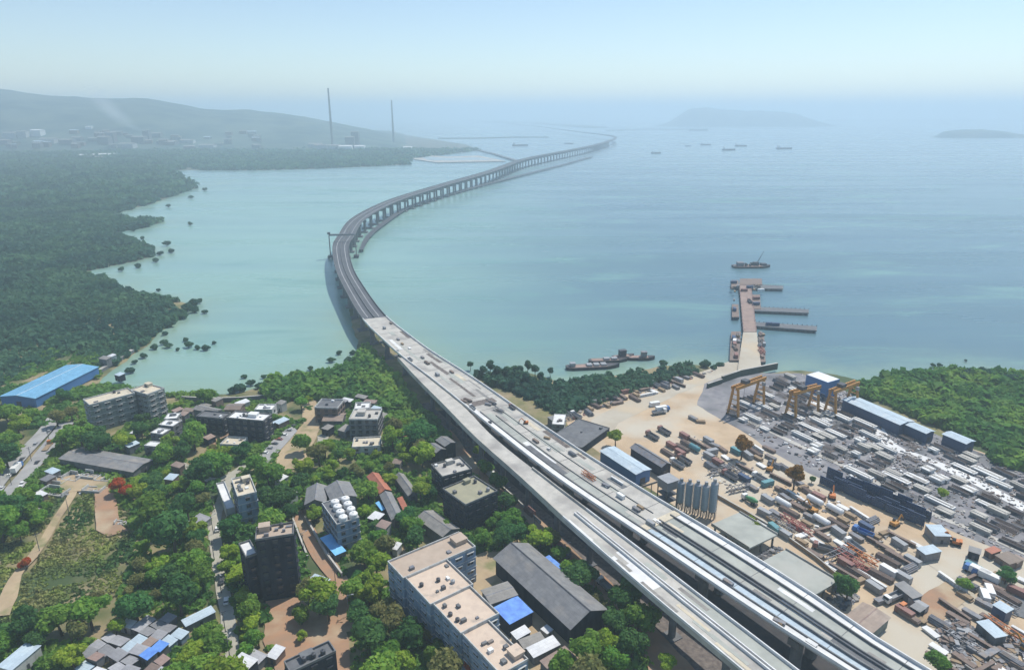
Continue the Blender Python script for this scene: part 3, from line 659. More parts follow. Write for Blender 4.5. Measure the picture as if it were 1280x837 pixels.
# ================================================================ GROUND PATCHES
LEVEL = [0.0]
def patch(name, px, m, z=None, rough=1.2, step=5.0):
    """a sheet of other ground, 4 cm above the one below, with an uneven edge"""
    LEVEL[0] += 0.035
    z = GZ + 0.05 + LEVEL[0] if z is None else z
    P = [G(x, y, z) for x, y in px]; out = []
    for i, p in enumerate(P):
        q = P[(i + 1) % len(P)]; n = max(1, int((q - p).length / step))
        for j in range(n):
            c = p.lerp(q, j / n); d = (q - p).normalized()
            k = rough * (fbm(np.array(c.x / 7.0), np.array(c.y / 7.0), 3, 3)) if rough else 0
            out.append((c.x - d.y * k, c.y + d.x * k, z))
    me = bpy.data.meshes.new(name); bm_ = MB(); bm_.add(out, [tuple(range(len(out)))])
    o = bm_.build(name, m); return tag(o, kind='structure')
def band(name, px, w, m, rough=.5, z=None):
    """a way of width w metres along pixel points"""
    P = catmull([tuple(G(x, y))[:2] for x, y in px], 6); LEVEL[0] += 0.035
    z = GZ + 0.05 + LEVEL[0] if z is None else z
    V = []
    for i, p in enumerate(P):
        d = P[min(i + 1, len(P) - 1)] - P[max(i - 1, 0)]; d = d / (np.linalg.norm(d) + 1e-9)
        k1, k2 = [w / 2 + rough * float(fbm(np.array(p[0] / 5 + q), np.array(p[1] / 5), 8, 3)) for q in (0, 9)]
        V += [(p[0] - d[1] * k1, p[1] + d[0] * k1, z), (p[0] + d[1] * k2, p[1] - d[0] * k2, z)]
    b = MB(); b.add(V, [(2 * i, 2 * i + 1, 2 * i + 3, 2 * i + 2) for i in range(len(P) - 1)])
    return tag(b.build(name, m), kind='structure')
SAND = [(700, 516), (735, 512), (780, 492), (850, 470), (905, 462), (960, 468), (1050, 490), (1150, 540), (1240, 570), (1330, 610), (1420, 720), (1500, 900), (1240, 900), (1150, 838), (1035, 757), (950, 702), (880, 655), (800, 605), (720, 545)]
CAST = [(880, 478), (905, 466), (1000, 466), (1055, 488), (1200, 556), (1290, 592), (1400, 640), (1420, 760), (1290, 705), (1150, 646), (1020, 596), (930, 541), (872, 506)]
patch('sand_yard', SAND, M['sand'], rough=2.0)
patch('casting_yard_floor', CAST, M['casting_floor'], rough=1.5)
band('haul_road', [(930, 452), (890, 468), (850, 482), (800, 505), (760, 525), (745, 540)], 15, M['haul'], 1.5)
band('haul_road', [(1015, 620), (1080, 650), (1150, 690), (1200, 720)], 9, M['sand'], 1.5)
band('haul_road', [(1190, 722), (1215, 755), (1250, 785), (1300, 800)], 7, M['haul'], 1)
band('yard_road', [(1085, 510), (1112, 555), (1160, 575), (1215, 600), (1300, 645)], 6.5, M['conc_new'], .8)
band('yard_road', [(933, 525), (1014, 564), (1090, 600), (1160, 640), (1230, 668), (1320, 710)], 3.2, M['conc'], .3)
patch('sandy_clearing', [(1150, 745), (1185, 725), (1205, 750), (1170, 785), (1140, 775)], M['soil'], rough=1.2)
patch('paved_corner', [(1262, 748), (1278, 738), (1320, 750), (1300, 778), (1268, 768)], M['conc_dark'], rough=.3)
# town side
band('lane', [(292, 590), (275, 630), (268, 660), (271, 690), (276, 725), (284, 765), (293, 845)], 4.6, M['lane'], .5)
band('lane', [(225, 580), (262, 600), (292, 592), (330, 560)], 4.0, M['lane'], .4)
patch('bare_soil', [(332, 752), (372, 746), (388, 758), (425, 772), (437, 800), (438, 845), (345, 845), (330, 800)], M['soil'])
band('dirt_lane', [(372, 640), (385, 665), (400, 695), (422, 722), (433, 745), (437, 790)], 6.5, M['soil'], .7)
band('dirt_lane', [(362, 660), (372, 690), (376, 715)], 4.0, M['tan'], .5)
patch('tan_clearing', [(345, 575), (362, 545), (392, 518), (400, 535), (388, 560), (378, 582), (352, 590)], M['tan'])
patch('tan_clearing', [(378, 505), (395, 500), (398, 520), (380, 530)], M['tan'])
patch('tan_clearing', [(236, 530), (258, 535), (285, 540), (310, 545), (300, 556), (262, 556), (238, 545)], M['soil'])
patch('tan_clearing', [(398, 545), (412, 535), (410, 560), (395, 562)], M['lane'])
band('under_bridge_track', [(555, 540), (588, 585), (625, 618), (660, 650), (700, 688), (745, 728), (790, 775), (850, 840)], 8.5, M['soil'], 1.2)
patch('bridge_side_soil', [(800, 790), (815, 782), (870, 838), (812, 845)], M['soil'])
patch('paved_yard', [(592, 695), (655, 668), (705, 715), (760, 775), (745, 842), (600, 842), (585, 780)], M['tan'], rough=.8)
band('sand_path', [(98, 600), (90, 622), (72, 648), (58, 672), (40, 698), (18, 725), (8, 748)], 3.6, M['tan'], .8)
patch('sand_path_mouth', [(0, 742), (12, 722), (28, 718), (22, 745), (12, 768), (-8, 770)], M['tan'], rough=.7)
patch('red_track', [(118, 610), (138, 600), (145, 625), (150, 655), (160, 662), (135, 670), (120, 662)], M['soil'], rough=.8)
patch('ruin_yard', [(60, 600), (95, 592), (140, 596), (150, 606), (118, 612), (90, 614), (72, 616)], M['tan'], rough=.8)
band('road', [(-30, 640), (0, 602), (30, 568), (58, 538), (70, 520)], 7.5, M['road'], .2)
band('road', [(-30, 668), (0, 632), (35, 592), (72, 545), (84, 530)], 7.5, M['road'], .2)
patch('parking_strip', [(318, 575), (330, 560), (352, 540), (366, 532), (372, 538), (352, 560), (335, 578)], M['road'], rough=.3)

# ================================================================ BUILDINGS
FOOT = []                                                       # footprints that trees and scrub keep clear of
def rect3(A, B, C, h, ang=None):
    a, b, c = G(*A, h), G(*B, h), G(*C, h)
    u = b - a; lu = u.length; u.normalize()
    if ang is not None: u = Vector((math.cos(ang), math.sin(ang), 0)); lu = (b - a).dot(u)
    v = Vector((-u.y, u.x, 0)); d = (c - a).dot(v)
    ctr = a + u * (lu / 2) + v * (d / 2)
    return ctr, math.atan2(u.y, u.x), lu, abs(d)
def foot(ctr, rz, lu, lv): FOOT.append((ctr.x, ctr.y, math.cos(rz), math.sin(rz), lu / 2, lv / 2))
def in_foot(x, y, pad=0.0):
    for cx, cy_, a, b, hu, hv in FOOT:
        dx, dy = x - cx, y - cy_
        if abs(dx * a + dy * b) < hu + pad and abs(-dx * b + dy * a) < hv + pad: return True
    return False
def window_mesh(w=1.3, h=1.3, frame='wall_pale'):
    b = MB(); t = .1
    b.box(-w / 2 - t, w / 2 + t, -.07, .06, -h / 2 - t, -h / 2, 0); b.box(-w / 2 - t, w / 2 + t, -.07, .06, h / 2, h / 2 + t, 0)
    b.box(-w / 2 - t, -w / 2, -.07, .06, -h / 2, h / 2, 0); b.box(w / 2, w / 2 + t, -.07, .06, -h / 2, h / 2, 0)
    b.box(-w / 2, w / 2, -.03, .05, -h / 2, h / 2, 1); b.box(-.04, .04, -.055, -.03, -h / 2, h / 2, 0)
    b.box(-w / 2 - .25, w / 2 + .25, -.55, .0, h / 2 + t + .05, h / 2 + t + .13, 0)
    return b.mesh('window', [M[frame], M['glass']])
WIN = {k: window_mesh(1.5, 1.4, k) for k in ('wall_pale', 'wall_grey', 'wall_dark')}
WIN['wide'] = window_mesh(2.6, 1.3, 'wall_pale')
def put_windows(root, lu, lv, H, floors, ctr, rz, kind='wall_grey', bay=3.4, cap=90, off=(0, 0), orz=0.0, zb=0.0):
    faces = []
    for (nx, ny, L, d) in ((0, -1, lu, lv / 2), (1, 0, lv, lu / 2), (0, 1, lu, lv / 2), (-1, 0, lv, lu / 2)):
        a = rz + orz; wn_ = (nx * math.cos(a) - ny * math.sin(a), nx * math.sin(a) + ny * math.cos(a))
        if wn_[0] * -ctr.x + wn_[1] * -ctr.y > 0: faces.append((nx, ny, L, d))
    while True:
        tot = sum(max(1, int((L - 1) / bay)) for *_q, L, _d in faces) * floors
        if tot <= cap: break
        bay *= 1.15
    fh = (H - zb) / floors
    for nx, ny, L, d in faces:
        n = max(1, int((L - 1) / bay))
        for f in range(floors):
            for i in range(n):
                t = (i + .5) / n * L - L / 2; z = zb + (f + .55) * fh
                lx, ly = nx * d - ny * t, ny * d + nx * t                # on the wall face, a hair proud
                lx += nx * .075; ly += ny * .075
                r = math.atan2(ny, nx) + math.pi / 2
                cx_, sx_ = math.cos(orz), math.sin(orz)
                link_copy(WIN[kind], 'window', root, (off[0] + lx * cx_ - ly * sx_, off[1] + lx * sx_ + ly * cx_, z), r + orz)
def block(name, label, A, B, C, h, floors=3, wall='wall_grey', roof='conc', group=None, parapet=.8, win='wall_grey', bay=3.4, cat='building', parent=None, bands=True, cap=90, stair=None, ang=None):
    """flat-roofed building whose roof corners the photo shows at pixels A, B, C"""
    ctr, rz, lu, lv = rect3(A, B, C, h, ang); H = h - GZ; foot(ctr, rz, lu, lv)
    if parent is None:
        root = thing(name, label, cat, (ctr.x, ctr.y, GZ), rz, group); off = (0, 0); orz = 0.0; base = rz
    else:
        root = parent; d = Vector((ctr.x, ctr.y, 0)) - root.location; a = root.rotation_euler.z
        off = (d.x * math.cos(a) + d.y * math.sin(a), -d.x * math.sin(a) + d.y * math.cos(a)); orz = rz - a; base = a
    def put(nm, mb, m): return mb.build(nm, m, root, loc=(off[0], off[1], 0), rz=orz)
    x, y = lu / 2, lv / 2
    b = MB(); b.box(-x, x, -y, y, 0, H); w = put('wall', b, M[wall])
    if bands and floors > 1:
        b = MB()
        for f in range(1, floors):
            z = f * H / floors
            b.box(-x - .22, x + .22, -y - .22, y + .22, z - .12, z + .12)
        put('floor_band', b, M['wall_pale' if wall in ('wall_pale', 'wall_blue', 'wall_green') else wall])
    b = MB(); b.box(-x + .28, x - .28, -y + .28, y - .28, H - .02, H + .06); rf = put('roof', b, M[roof])
    if parapet:
        b = MB(); t = .26
        b.box(-x - .05, x + .05, -y - .05, -y + t, H + .002, H + parapet); b.box(-x - .05, x + .05, y - t, y + .05, H + .002, H + parapet)
        b.box(-x - .05, -x + t, -y + t, y - t, H + .002, H + parapet); b.box(x - t, x + .05, -y + t, y - t, H + .002, H + parapet)
        put('parapet', b, M['wall_pale' if wall != 'wall_dark' else 'wall_grey'])
    if stair:
        fx, fy, sx, sy, sz = stair; sx *= .6; sy *= .65; sz *= .75
        b = MB(); b.box(fx * x - sx / 2, fx * x + sx / 2, fy * y - sy / 2, fy * y + sy / 2, H + .06, H + sz); b.box(fx * x - sx / 2 - .2, fx * x + sx / 2 + .2, fy * y - sy / 2 - .2, fy * y + sy / 2 + .2, H + sz, H + sz + .15)
        put('stair_head', b, M[roof])
    if parapet and min(lu, lv) > 6:
        q = random.Random(int(abs(ctr.x * 13 + ctr.y * 7)))
        for _ in range(q.randint(2, 5)):
            b = MB(); cx_, cy2 = q.uniform(-x + 1.6, x - 1.6), q.uniform(-y + 1.6, y - 1.6); w1, w2 = q.uniform(.4, 1.1), q.uniform(.4, .9)
            b.box(cx_ - w1, cx_ + w1, cy2 - w2, cy2 + w2, H + .06, H + q.uniform(.5, 1.3)); put('roof_vent', b, M[q.choice(('wall_grey', 'conc_dark', 'white', 'steel'))])
    if win: put_windows(root, lu, lv, H, floors, ctr, base, win, bay, cap, off, orz)
    return root
def gable(name, label, A, B, C, h, rise=2.0, wall='wall_grey', roof='sheet_grey', group=None, over=.5, cat='shed', win=None, ridge=None, doors=True, flat=False):
    """pitched shed; A, B, C are eave corners, the ridge runs along the longer side"""
    ctr, rz, lu, lv = rect3(A, B, C, h)
    if lv > lu: rz += math.pi / 2; lu, lv = lv, lu
    foot(ctr, rz, lu, lv); H = h - GZ
    root = thing(name, label, cat, (ctr.x, ctr.y, GZ), rz, group); x, y = lu / 2 - over, lv / 2 - over
    b = MB()
    prof = [(-y, 0), (y, 0), (y, H - .08), (0, H + rise - .18), (-y, H - .08)]
    b.loft([[(-x, p, z) for p, z in prof], [(x, p, z) for p, z in prof]]); b.build('wall', M[wall], root)
    b = MB(); X0, X1, Y1 = -lu / 2, lu / 2, lv / 2
    for sgn in (-1, 1):
        q = [(0, H + rise), (sgn * Y1, H), (sgn * Y1, H - .14), (0, H + rise - .14)]
        b.loft([[(X0, p, z) for p, z in q], [(X1, p, z) for p, z in q]])
    rf = b.build('roof', M[roof], root)
    b = MB(); b.loft([[(X, p, z) for p, z in ((-.35, H + rise - .06), (0, H + rise + .12), (.35, H + rise - .06))] for X in (X0, X1)]); b.build('ridge_cap', M[ridge or 'steel'], root)
    if doors:
        b = MB(); b.box(-x - .06, -x + .02, -min(1.6, y * .5), min(1.6, y * .5), 0, min(3.2, H * .75)); b.box(x - .02, x + .06, -min(1.6, y * .5), min(1.6, y * .5), 0, min(3.2, H * .75)); b.build('door', M['steel_dark'], root)
    if win: put_windows(root, lu - 2 * over, lv - 2 * over, min(H, 4.5), 1, ctr, rz, win, 4.5, 30)
    return root
def lean_roof(name, label, A, B, C, h, m='sheet_grey', wall='wall_grey', tilt=.7, group=None, cat='hut', openn=False):
    """small single-pitch hut: walls, one tilted sheet, a door"""
    ctr, rz, lu, lv = rect3(A, B, C, h); foot(ctr, rz, lu, lv); H = max(1.8, h - GZ)
    root = thing(name, label, cat, (ctr.x, ctr.y, GZ), rz, group); hut_parts(root, lu, lv, H, M[m], M[wall], tilt, openn); return root
def hut_parts(root, lu, lv, H, mroof, mwall, tilt=.5, openn=False):
    x, y = lu / 2 - .25, lv / 2 - .25
    b = MB()
    if openn:
        for sx in (-1, 1):
            for sy in (-1, 1): b.tube((sx * x, sy * y, 0), (sx * x, sy * y, H - .1), .14)
        b.build('post', mwall, root) if False else b.build('post_frame', mwall, root)
    else:
        prof = [(-y, 0), (y, 0), (y, H + tilt - .1), (-y, H - .1)]
        b.loft([[(-x, p, z) for p, z in prof], [(x, p, z) for p, z in prof]]); b.build('wall', mwall, root)
        b = MB(); b.box(-.5, .5, -y - .06, -y + .01, 0, min(2.0, H * .85)); b.build('door', M['steel_dark'], root)
    b = MB(); q = [(-lv / 2, H), (lv / 2, H + tilt), (lv / 2, H + tilt - .09), (-lv / 2, H - .09)]
    b.loft([[(-lu / 2, p, z) for p, z in q], [(lu / 2, p, z) for p, z in q]]); b.build('roof', mroof, root)

# -- town, far row by the bay
gable('blue_roof_shed', 'long shed with a bright blue roof between the mangroves and the bay', (44, 498), (124, 458), (13, 488.5), 7.5, 1.4, 'blue_wall', 'sheet_blue', ridge='sheet_pale')
gable('shed', 'short pale lean-to roof tucked against the long bright blue shed', (46, 497), (68, 487), (42, 492), 5, .6, 'wall_grey', 'sheet_pale')
ell = block('apartment_block', 'cream roofed angled apartment block with banded balconies at the bay edge', (104, 500), (160, 485.5), (122, 504.5), 17.5, 5, 'wall_green', 'cream', win='wide', bay=4.5, cap=60)
block('', '', (163, 488), (184, 494), (177, 478), 17.5, 5, 'wall_green', 'cream', parent=ell, win='wide', bay=4.5, cap=35, stair=(-.55, .7, 6, 4, 2.6))
gable('low_shed', 'long low shed with a weathered grey roof beside the ruins', (72, 573), (166, 590), (85, 555.5), 5.5, 1.0, 'wall_grey', 'sheet_grey')
gable('seaside_shed', 'grey roofed shed behind the dark flats, left one along the sea wall', (240, 511), (268, 517), (243, 504), 7, 1.0, 'wall_grey', 'sheet_old')
gable('seaside_shed', 'brownish roofed shed along the sea wall, behind the white topped dark flats', (279, 512), (300, 512), (280, 504), 7, 1.0, 'wall_brown', 'sheet_rust')
block('flats', 'dark flats with white roof sheds beside the dirt clearing', (283, 523), (329, 527), (290, 514), 14.5, 4, 'wall_dark', 'white', win='wall_grey', bands=True, stair=(.2, .2, 8, 5, 2.4))
block('flats', 'low dark flats with a grey roof left of the white topped dark flats', (245, 521), (278, 524), (249, 513), 12, 3, 'wall_dark', 'conc_dark', win='wall_grey')
block('house', 'white flat roofed house beside the sea wall, right of the dark flats', (318, 513), (340, 513), (321, 506), 9, 2, 'wall_pale', 'white')
block('flats', 'dark brown roofless looking block at the edge of the bay thicket', (393, 510), (422, 511), (395, 499), 11, 3, 'wall_brown', 'conc_dark', win='wall_dark')
gable('house', 'reddish grey roofed house in front of the dark brown block by the thicket', (402, 526), (428, 526), (404, 516), 6, 1.2, 'wall_grey', 'sheet_rust', cat='house')
blk = block('flats', 'beige grey flats with cluttered white roof cabins near the bay thicket', (436, 525), (472, 525), (440, 512), 13, 4, 'wall_grey', 'conc', win='wall_dark', stair=(-.3, .1, 7, 6, 3))
block('house', 'pale house with a white flat roof behind the beige grey flats', (443, 512), (462, 511), (446, 504), 11, 3, 'wall_pale', 'white', win='wall_grey')
block('house', 'low cream flat roofed house in front of the beige grey flats', (440, 560), (475, 558), (444, 548), 6.5, 2, 'wall_pale', 'cream')
block('house', 'small cream roofed house on the clearing left of the dark flats', (275, 556), (300, 557), (279, 546), 5.5, 1, 'wall_pale', 'cream')
for (A, B, C, h, lab) in (((188, 541), (203, 543), (192, 534), 9, 'nearest but one of the white roofed hillside houses right of the apartment block'), ((198, 531), (216, 533), (203, 524), 9, 'upper white roofed house in the cluster right of the apartment block'),
                          ((205, 524), (221, 523), (210, 517), 9, 'farthest white roofed house in the cluster right of the apartment block'), ((180, 557), (199, 559), (184, 551), 7, 'nearest low cream roofed house in the cluster right of the apartment block'),
                          ((214, 531), (228, 526), (217, 522), 7, 'narrow pale roofed house at the right of the white roofed cluster'), ((205, 551), (217, 546), (207, 545), 7, 'small pale roofed house below the white roofed cluster, right side')):
    block('house', lab, A, B, C, h, 2, 'wall_grey', 'white' if h > 8 else 'conc_new', group='white roofed houses right of the apartment block', parapet=.4, bay=3, cat='house')
# -- town, middle
ctow = block('flats', 'flats with a cream roof and bluish front beside the pale lane', (297, 622), (321, 616), (288, 600), 15.5, 4, 'wall_blue', 'cream', win='wall_grey', stair=(.4, .5, 5, 4, 2.8))
block('long_house', 'low pale roofed row house between the pale lane and the bluish flats', (283, 638), (294, 635), (292, 600), 6.5, 1, 'wall_pale', 'conc_new', win=None)
tow = block('tower_block', 'black stained tower block with a brownish roof, tallest in the town', (319, 676), (367, 668.5), (314.5, 661.5), 27, 8, 'wall_dark', 'brownroof', win='wall_dark', bands=False, cap=88, stair=(-.55, .55, 6, 4.5, 3))
block('', '', (307.5, 697.5), (322, 692.5), (303.5, 679), 20, 5, 'wall_dark', 'conc_new', parent=tow, win='wall_dark', bands=False, cap=12)
gable('workshop', 'left of two grey pitched roof workshops behind the building with round white tanks', (380, 631), (408, 628), (379, 610), 8, 2.2, 'wall_grey', 'sheet_grey')
gable('workshop', 'right of two grey pitched roof workshops behind the building with round white tanks', (414, 628), (447, 620), (409, 608), 9, 2.2, 'wall_grey', 'sheet_grey')
tank_bld = block('plant_building', 'blue grey building carrying eight round white tanks on its roof', (421, 656), (449, 647), (413, 626), 14.5, 4, 'wall_blue', 'conc_dark', win='wall_grey', parapet=.5)
lean_roof('canopy', 'tilted sky blue tarpaulin roof below the building with white tanks', (419, 694), (433, 688), (407, 671), 5, 'tarp_sky', 'wall_grey', .8, cat='canopy')
gable('red_roof_shed', 'long narrow shed with a red tiled roof among the trees', (458, 595), (474, 617), (468, 584), 6, 1.5, 'wall_brown', 'sheet_red', ridge='sheet_red')
gable('long_shed', 'grey roofed long shed continuing from the end of the red tiled shed', (474, 618), (489, 650), (484, 604), 6, 1.3, 'wall_grey', 'sheet_grey')
gable('shed', 'small grey pitched shed right of the red tiled shed', (492, 595), (510, 620), (502, 588), 5.5, 1.5, 'wall_grey', 'sheet_old')
lean_roof('hut', 'small bright blue roofed hut left of the grey long shed', (469, 628), (477, 638), (473, 626), 4.2, 'tarp_sky', 'wall_grey', .4)
lean_roof('hut', 'small pinkish roofed hut under the trees above the red tiled shed', (489, 579), (500, 580), (491, 573), 5, 'sheet_rust', 'wall_grey', .4)
lean_roof('hut', 'orange roofed hut in the trees left of the viaduct', (504, 545), (514, 545), (506, 538), 5.5, 'sheet_red', 'wall_grey', .5)
lean_roof('hut', 'narrow orange roofed hut right of the grey long shed', (496, 622), (505, 640), (502, 619), 4, 'sheet_red', 'wall_grey', .4)
wb = block('flats', 'dark flats with white patched roof near the viaduct foot', (553, 597), (590, 587), (537, 582), 13, 3, 'wall_dark', 'conc', win='wall_grey', stair=(.1, .6, 5, 3, 2.6))
gable('house', 'left one of two grey roofed houses behind the white patched flats', (545, 566), (558, 561), (535, 557), 9, 1.2, 'wall_dark', 'sheet_grey', cat='house')
gable('house', 'right one of two grey roofed houses behind the white patched flats', (556, 558), (571, 553), (546, 549), 10, 1.2, 'wall_dark', 'sheet_grey', cat='house')
ol = block('office_block', 'square dark block with a flat olive roof between trees and the viaduct', (582, 632), (622, 614.5), (560, 609), 15.5, 4, 'wall_dark', 'oliveroof', win='wall_dark', bay=3.6, stair=(.35, .75, 4.5, 3, 2.2))
gable('shed', 'grey ridge roofed shed in front of the square olive roofed block', (553, 671), (575, 660), (532, 641), 7, 1.6, 'wall_grey', 'sheet_old')
# -- the big complex at the bottom
AN = math.atan2(*(lambda d: (d.y, d.x))(G(577, 670, 17) - G(487, 701, 17))) + R(5.6)
big = block('institute_building', 'large stepped building with wide pinkish flat roofs at the bottom of the town', (504, 724), (600, 689), (487, 702), 17, 4, 'wall_blue', 'brownroof', win='wide', bay=4.2, cap=50, stair=(.8, .2, 8, 7, 2.4), ang=AN)
block('', '', (538, 757), (591, 731), (505, 724), 16.8, 4, 'wall_blue', 'pinkroof', parent=big, win='wide', bay=4.2, cap=20, ang=AN)
block('', '', (576, 793), (622, 766), (538, 757.4), 16.5, 4, 'wall_blue', 'pinkroof', parent=big, win='wide', bay=4.2, cap=30, ang=AN)
block('', '', (626, 845), (655, 820), (577, 793.4), 16.0, 4, 'wall_blue', 'pinkroof', parent=big, win='wide', bay=4.2, cap=30, stair=(.7, -.6, 6, 6, 2.2), ang=AN)
gable('warehouse', 'large grey double pitched warehouse beside the stepped pinkish roofed building', (616, 697), (713, 787), (658, 676), 9.5, 3.6, 'wall_dark', 'sheet_grey', over=.8, ridge='steel_dark')
gable('annex', 'flat grey annex roof between the warehouse and the stepped building', (613, 755), (648, 743), (600, 737), 9, .5, 'wall_grey', 'sheet_old')
lean_roof('covered_yard', 'shed roof covered with a bright blue tarpaulin beside the grey warehouse', (637, 780), (667, 764), (622, 758), 8, 'tarp_blue', 'wall_dark', .7, cat='shed')
lean_roof('canopy', 'pale blue violet tarpaulin roof behind the grey warehouse', (690, 722), (709, 712), (677, 700), 6, 'tarp_blue', 'wall_grey', .8, cat='canopy')
lean_roof('hut', 'white roofed hut below the blue tarpaulin roof', (646, 799), (664, 789), (640, 790), 6, 'sheet_white', 'wall_grey', .5)
lean_roof('hut', 'tan roofed hut between the white roofs below the warehouse', (655, 811), (683, 800), (648, 800), 5.5, 'sheet_old', 'wall_grey', .4)
lean_roof('hut', 'long white roofed hut near the bottom edge below the warehouse', (667, 822), (701, 805), (659, 810), 5.5, 'sheet_white', 'wall_grey', .6)
lean_roof('hut', 'brownish roofed open shelter at the lower right of the stepped building', (690, 842), (722, 822), (676, 826), 5, 'sheet_rust', 'wall_grey', .6)
lean_roof('site_cabin', 'small white cabin in the shade of the grey warehouse', (684, 792), (692, 786), (678, 784), 4.5, 'sheet_white', 'wall_pale', .2, cat='cabin')
db = block('flats', 'dark flats with a cluttered roof cut by the bottom edge, on bare red soil', (363, 842), (420, 815), (355, 828), 14.5, 4, 'wall_dark', 'conc_dark', win='wall_dark', bands=False, stair=(-.1, .3, 6, 3.5, 2))
lean_roof('shed', 'narrow bluish roofed shed in front of the round dark trees left of the lane', (232, 783), (270, 764), (226, 776), 4.5, 'sheet_pale', 'wall_grey', .5, cat='shed')
lean_roof('shed', 'pale turquoise shed at the bottom left between trees', (14, 838), (52, 806), (6, 826), 6, 'sheet_pale', 'wall_pale', .6, cat='shed')

# -- small houses tucked among the trees
HR = random.Random(3)
AUTO = []                                                       # (object, look, kind word, px, py): labels are written at the end
def auto(o, look, kind, plural, z=0.0, field='town'):
    p = PX(o.location + Vector((0, 0, z))); AUTO.append((o, look, kind, plural, p[0], p[1], field)); return o
for px, py in [(410, 506), (418, 512), (427, 505), (434, 500), (452, 500), (463, 506), (470, 514), (478, 520), (448, 534), (432, 536), (410, 537), (256, 507), (272, 503), (303, 503), (345, 518), (352, 507), (336, 532), (352, 528), (262, 548), (290, 550), (223, 585), (215, 600), (60, 598), (48, 618), (66, 590), (508, 648), (480, 662), (492, 682), (560, 640), (470, 645), (645, 690), (352, 600), (362, 622), (250, 650), (398, 725), (345, 815), (318, 822), (305, 835), (330, 828), (600, 830), (230, 520), (236, 512), (222, 512), (196, 515), (170, 540), (166, 558), (150, 470), (140, 448), (132, 452)]:
    p = G(px, py, GZ + 3)
    if in_foot(p.x, p.y, 1.5): continue
    w_, d_, h_ = HR.uniform(4, 8), HR.uniform(3.5, 6), HR.uniform(2.8, 6.0); rm, lk = HR.choice((('sheet_white', 'white roofed hut'), ('sheet_slum', 'grey roofed hut'), ('sheet_old', 'dull roofed hut'), ('sheet_rust', 'rusty roofed hut'), ('sheet_white', 'white roofed hut'), ('sheet_pale', 'pale blue roofed hut')))
    o = thing('hut', '', 'hut', (p.x, p.y, GZ), HR.choice((-.35, -.5, 1.1)) + HR.uniform(-.15, .15), 'huts among the trees'); hut_parts(o, w_, d_, h_, M[rm], M[HR.choice(('wall_grey', 'wall_pale', 'wall_brown', 'wall_dark'))], HR.uniform(.2, .8)); foot(p, o.rotation_euler.z, w_, d_); auto(o, lk, 'hut', 'huts', h_)
# -- shacks at the bottom left: one of a kind is built, the rest are copies
def shack(w, d, h, roofm, wallm):
    r = thing('shack', '', 'shack', (0, 0, 0), 0, 'shacks packed together at the bottom left'); hut_parts(r, w, d, h, roofm, wallm, .35); return r
SHK = [shack(4.6, 3.6, 2.6, M['sheet_slum'], M['wall_grey']), shack(5.6, 3.9, 3.0, M['sheet_slum'], M['wall_brown']), shack(3.9, 3.4, 3.2, M['sheet_rust'], M['wall_grey']), shack(5.0, 3.6, 2.4, M['sheet_pale'], M['wall_blue']), shack(4.4, 3.8, 3.4, M['tarp_blue'], M['wall_grey']), shack(4.6, 3.4, 2.8, M['sheet_white'], M['wall_pale'])]
SHK_LOOK = ['grey roofed shack', 'wide grey roofed shack', 'rusty roofed shack', 'pale blue roofed shack', 'blue tarpaulin covered shack', 'white roofed shack']
SLUM = [(84, 852), (104, 812), (138, 788), (165, 773), (205, 768), (232, 776), (226, 792), (212, 812), (205, 852)]
used = [0] * 6; ang0 = R(-24); SHF = []
for gy in np.arange(-4, 60, 3.75):
    for gx in np.arange(-34, 48, 4.9):
        x0_, y0_ = gx + rng.uniform(-.5, .5), gy + rng.uniform(-.3, .3)
        c = G(150, 842); x = c.x + x0_ * math.cos(ang0) - y0_ * math.sin(ang0); y = c.y + x0_ * math.sin(ang0) + y0_ * math.cos(ang0)
        q = PX((x, y, GZ + 2.8))
        if not inside(q[0], q[1], SLUM) or in_foot(x, y, 1.6) or rng.random() < .03: continue
        k = rng.choices(range(6), (6, 5, 4, 3, 1.4, 1.6))[0]
        o = SHK[k] if used[k] == 0 else copy_tree(SHK[k]); used[k] += 1
        o.location = (x, y, GZ + rng.uniform(-.05, .5)); o.rotation_euler.z = ang0 + rng.uniform(-.12, .12) + (math.pi if rng.random() < .3 else 0)
        SHF.append((x, y)); auto(o, SHK_LOOK[k], 'shack', 'shacks', 2.8)
for x, y in SHF: foot(Vector((x, y, 0)), ang0, 5, 4)
for k in range(6):
    if used[k] == 0:
        for ch in list(SHK[k].children): bpy.data.objects.remove(ch)
        bpy.data.objects.remove(SHK[k])

# -- eight white tanks, roof clutter, walls, ruins
def water_tank(r, h, m, leg=.0):
    b = MB(); b.tube((0, 0, leg), (0, 0, leg + h), r, r, 14); b.dome((0, 0, leg + h), r, .35, 14, 3); b.tube((0, 0, leg + h + r * .33), (0, 0, leg + h + r * .33 + .25), r * .22, r * .22, 8)
    return b.mesh('water_tank', m, False)
TKW = water_tank(1.75, 1.7, M['white']); TKB = water_tank(.75, 1.4, M['steel_dark']); TKS = water_tank(.8, 1.3, M['grey_paint'])
def tank(me, p, label, group=None, cat='water tank'):
    o = link('water_tank', me); o.location = p; tag(o, label, cat, group); return o
ORD = ['first', 'second', 'third', 'fourth', 'fifth', 'sixth', 'seventh', 'eighth', 'ninth', 'tenth', 'eleventh', 'twelfth', 'thirteenth', 'fourteenth', 'fifteenth', 'sixteenth', 'seventeenth', 'eighteenth', 'nineteenth', 'twentieth']
def ordn(n):
    if n < 20: return ORD[n]
    tens = {20: 'twenty', 30: 'thirty', 40: 'forty', 50: 'fifty', 60: 'sixty', 70: 'seventy', 80: 'eighty', 90: 'ninety'}
    k = n + 1; t = k // 10 * 10
    if t >= 100: return ordn(n - 100).join(['hundred and ', '']) if k > 100 else 'hundredth'
    return tens[t][:-1] + 'ieth' if k == t else tens[t] + '-' + ORD[k - t - 1]
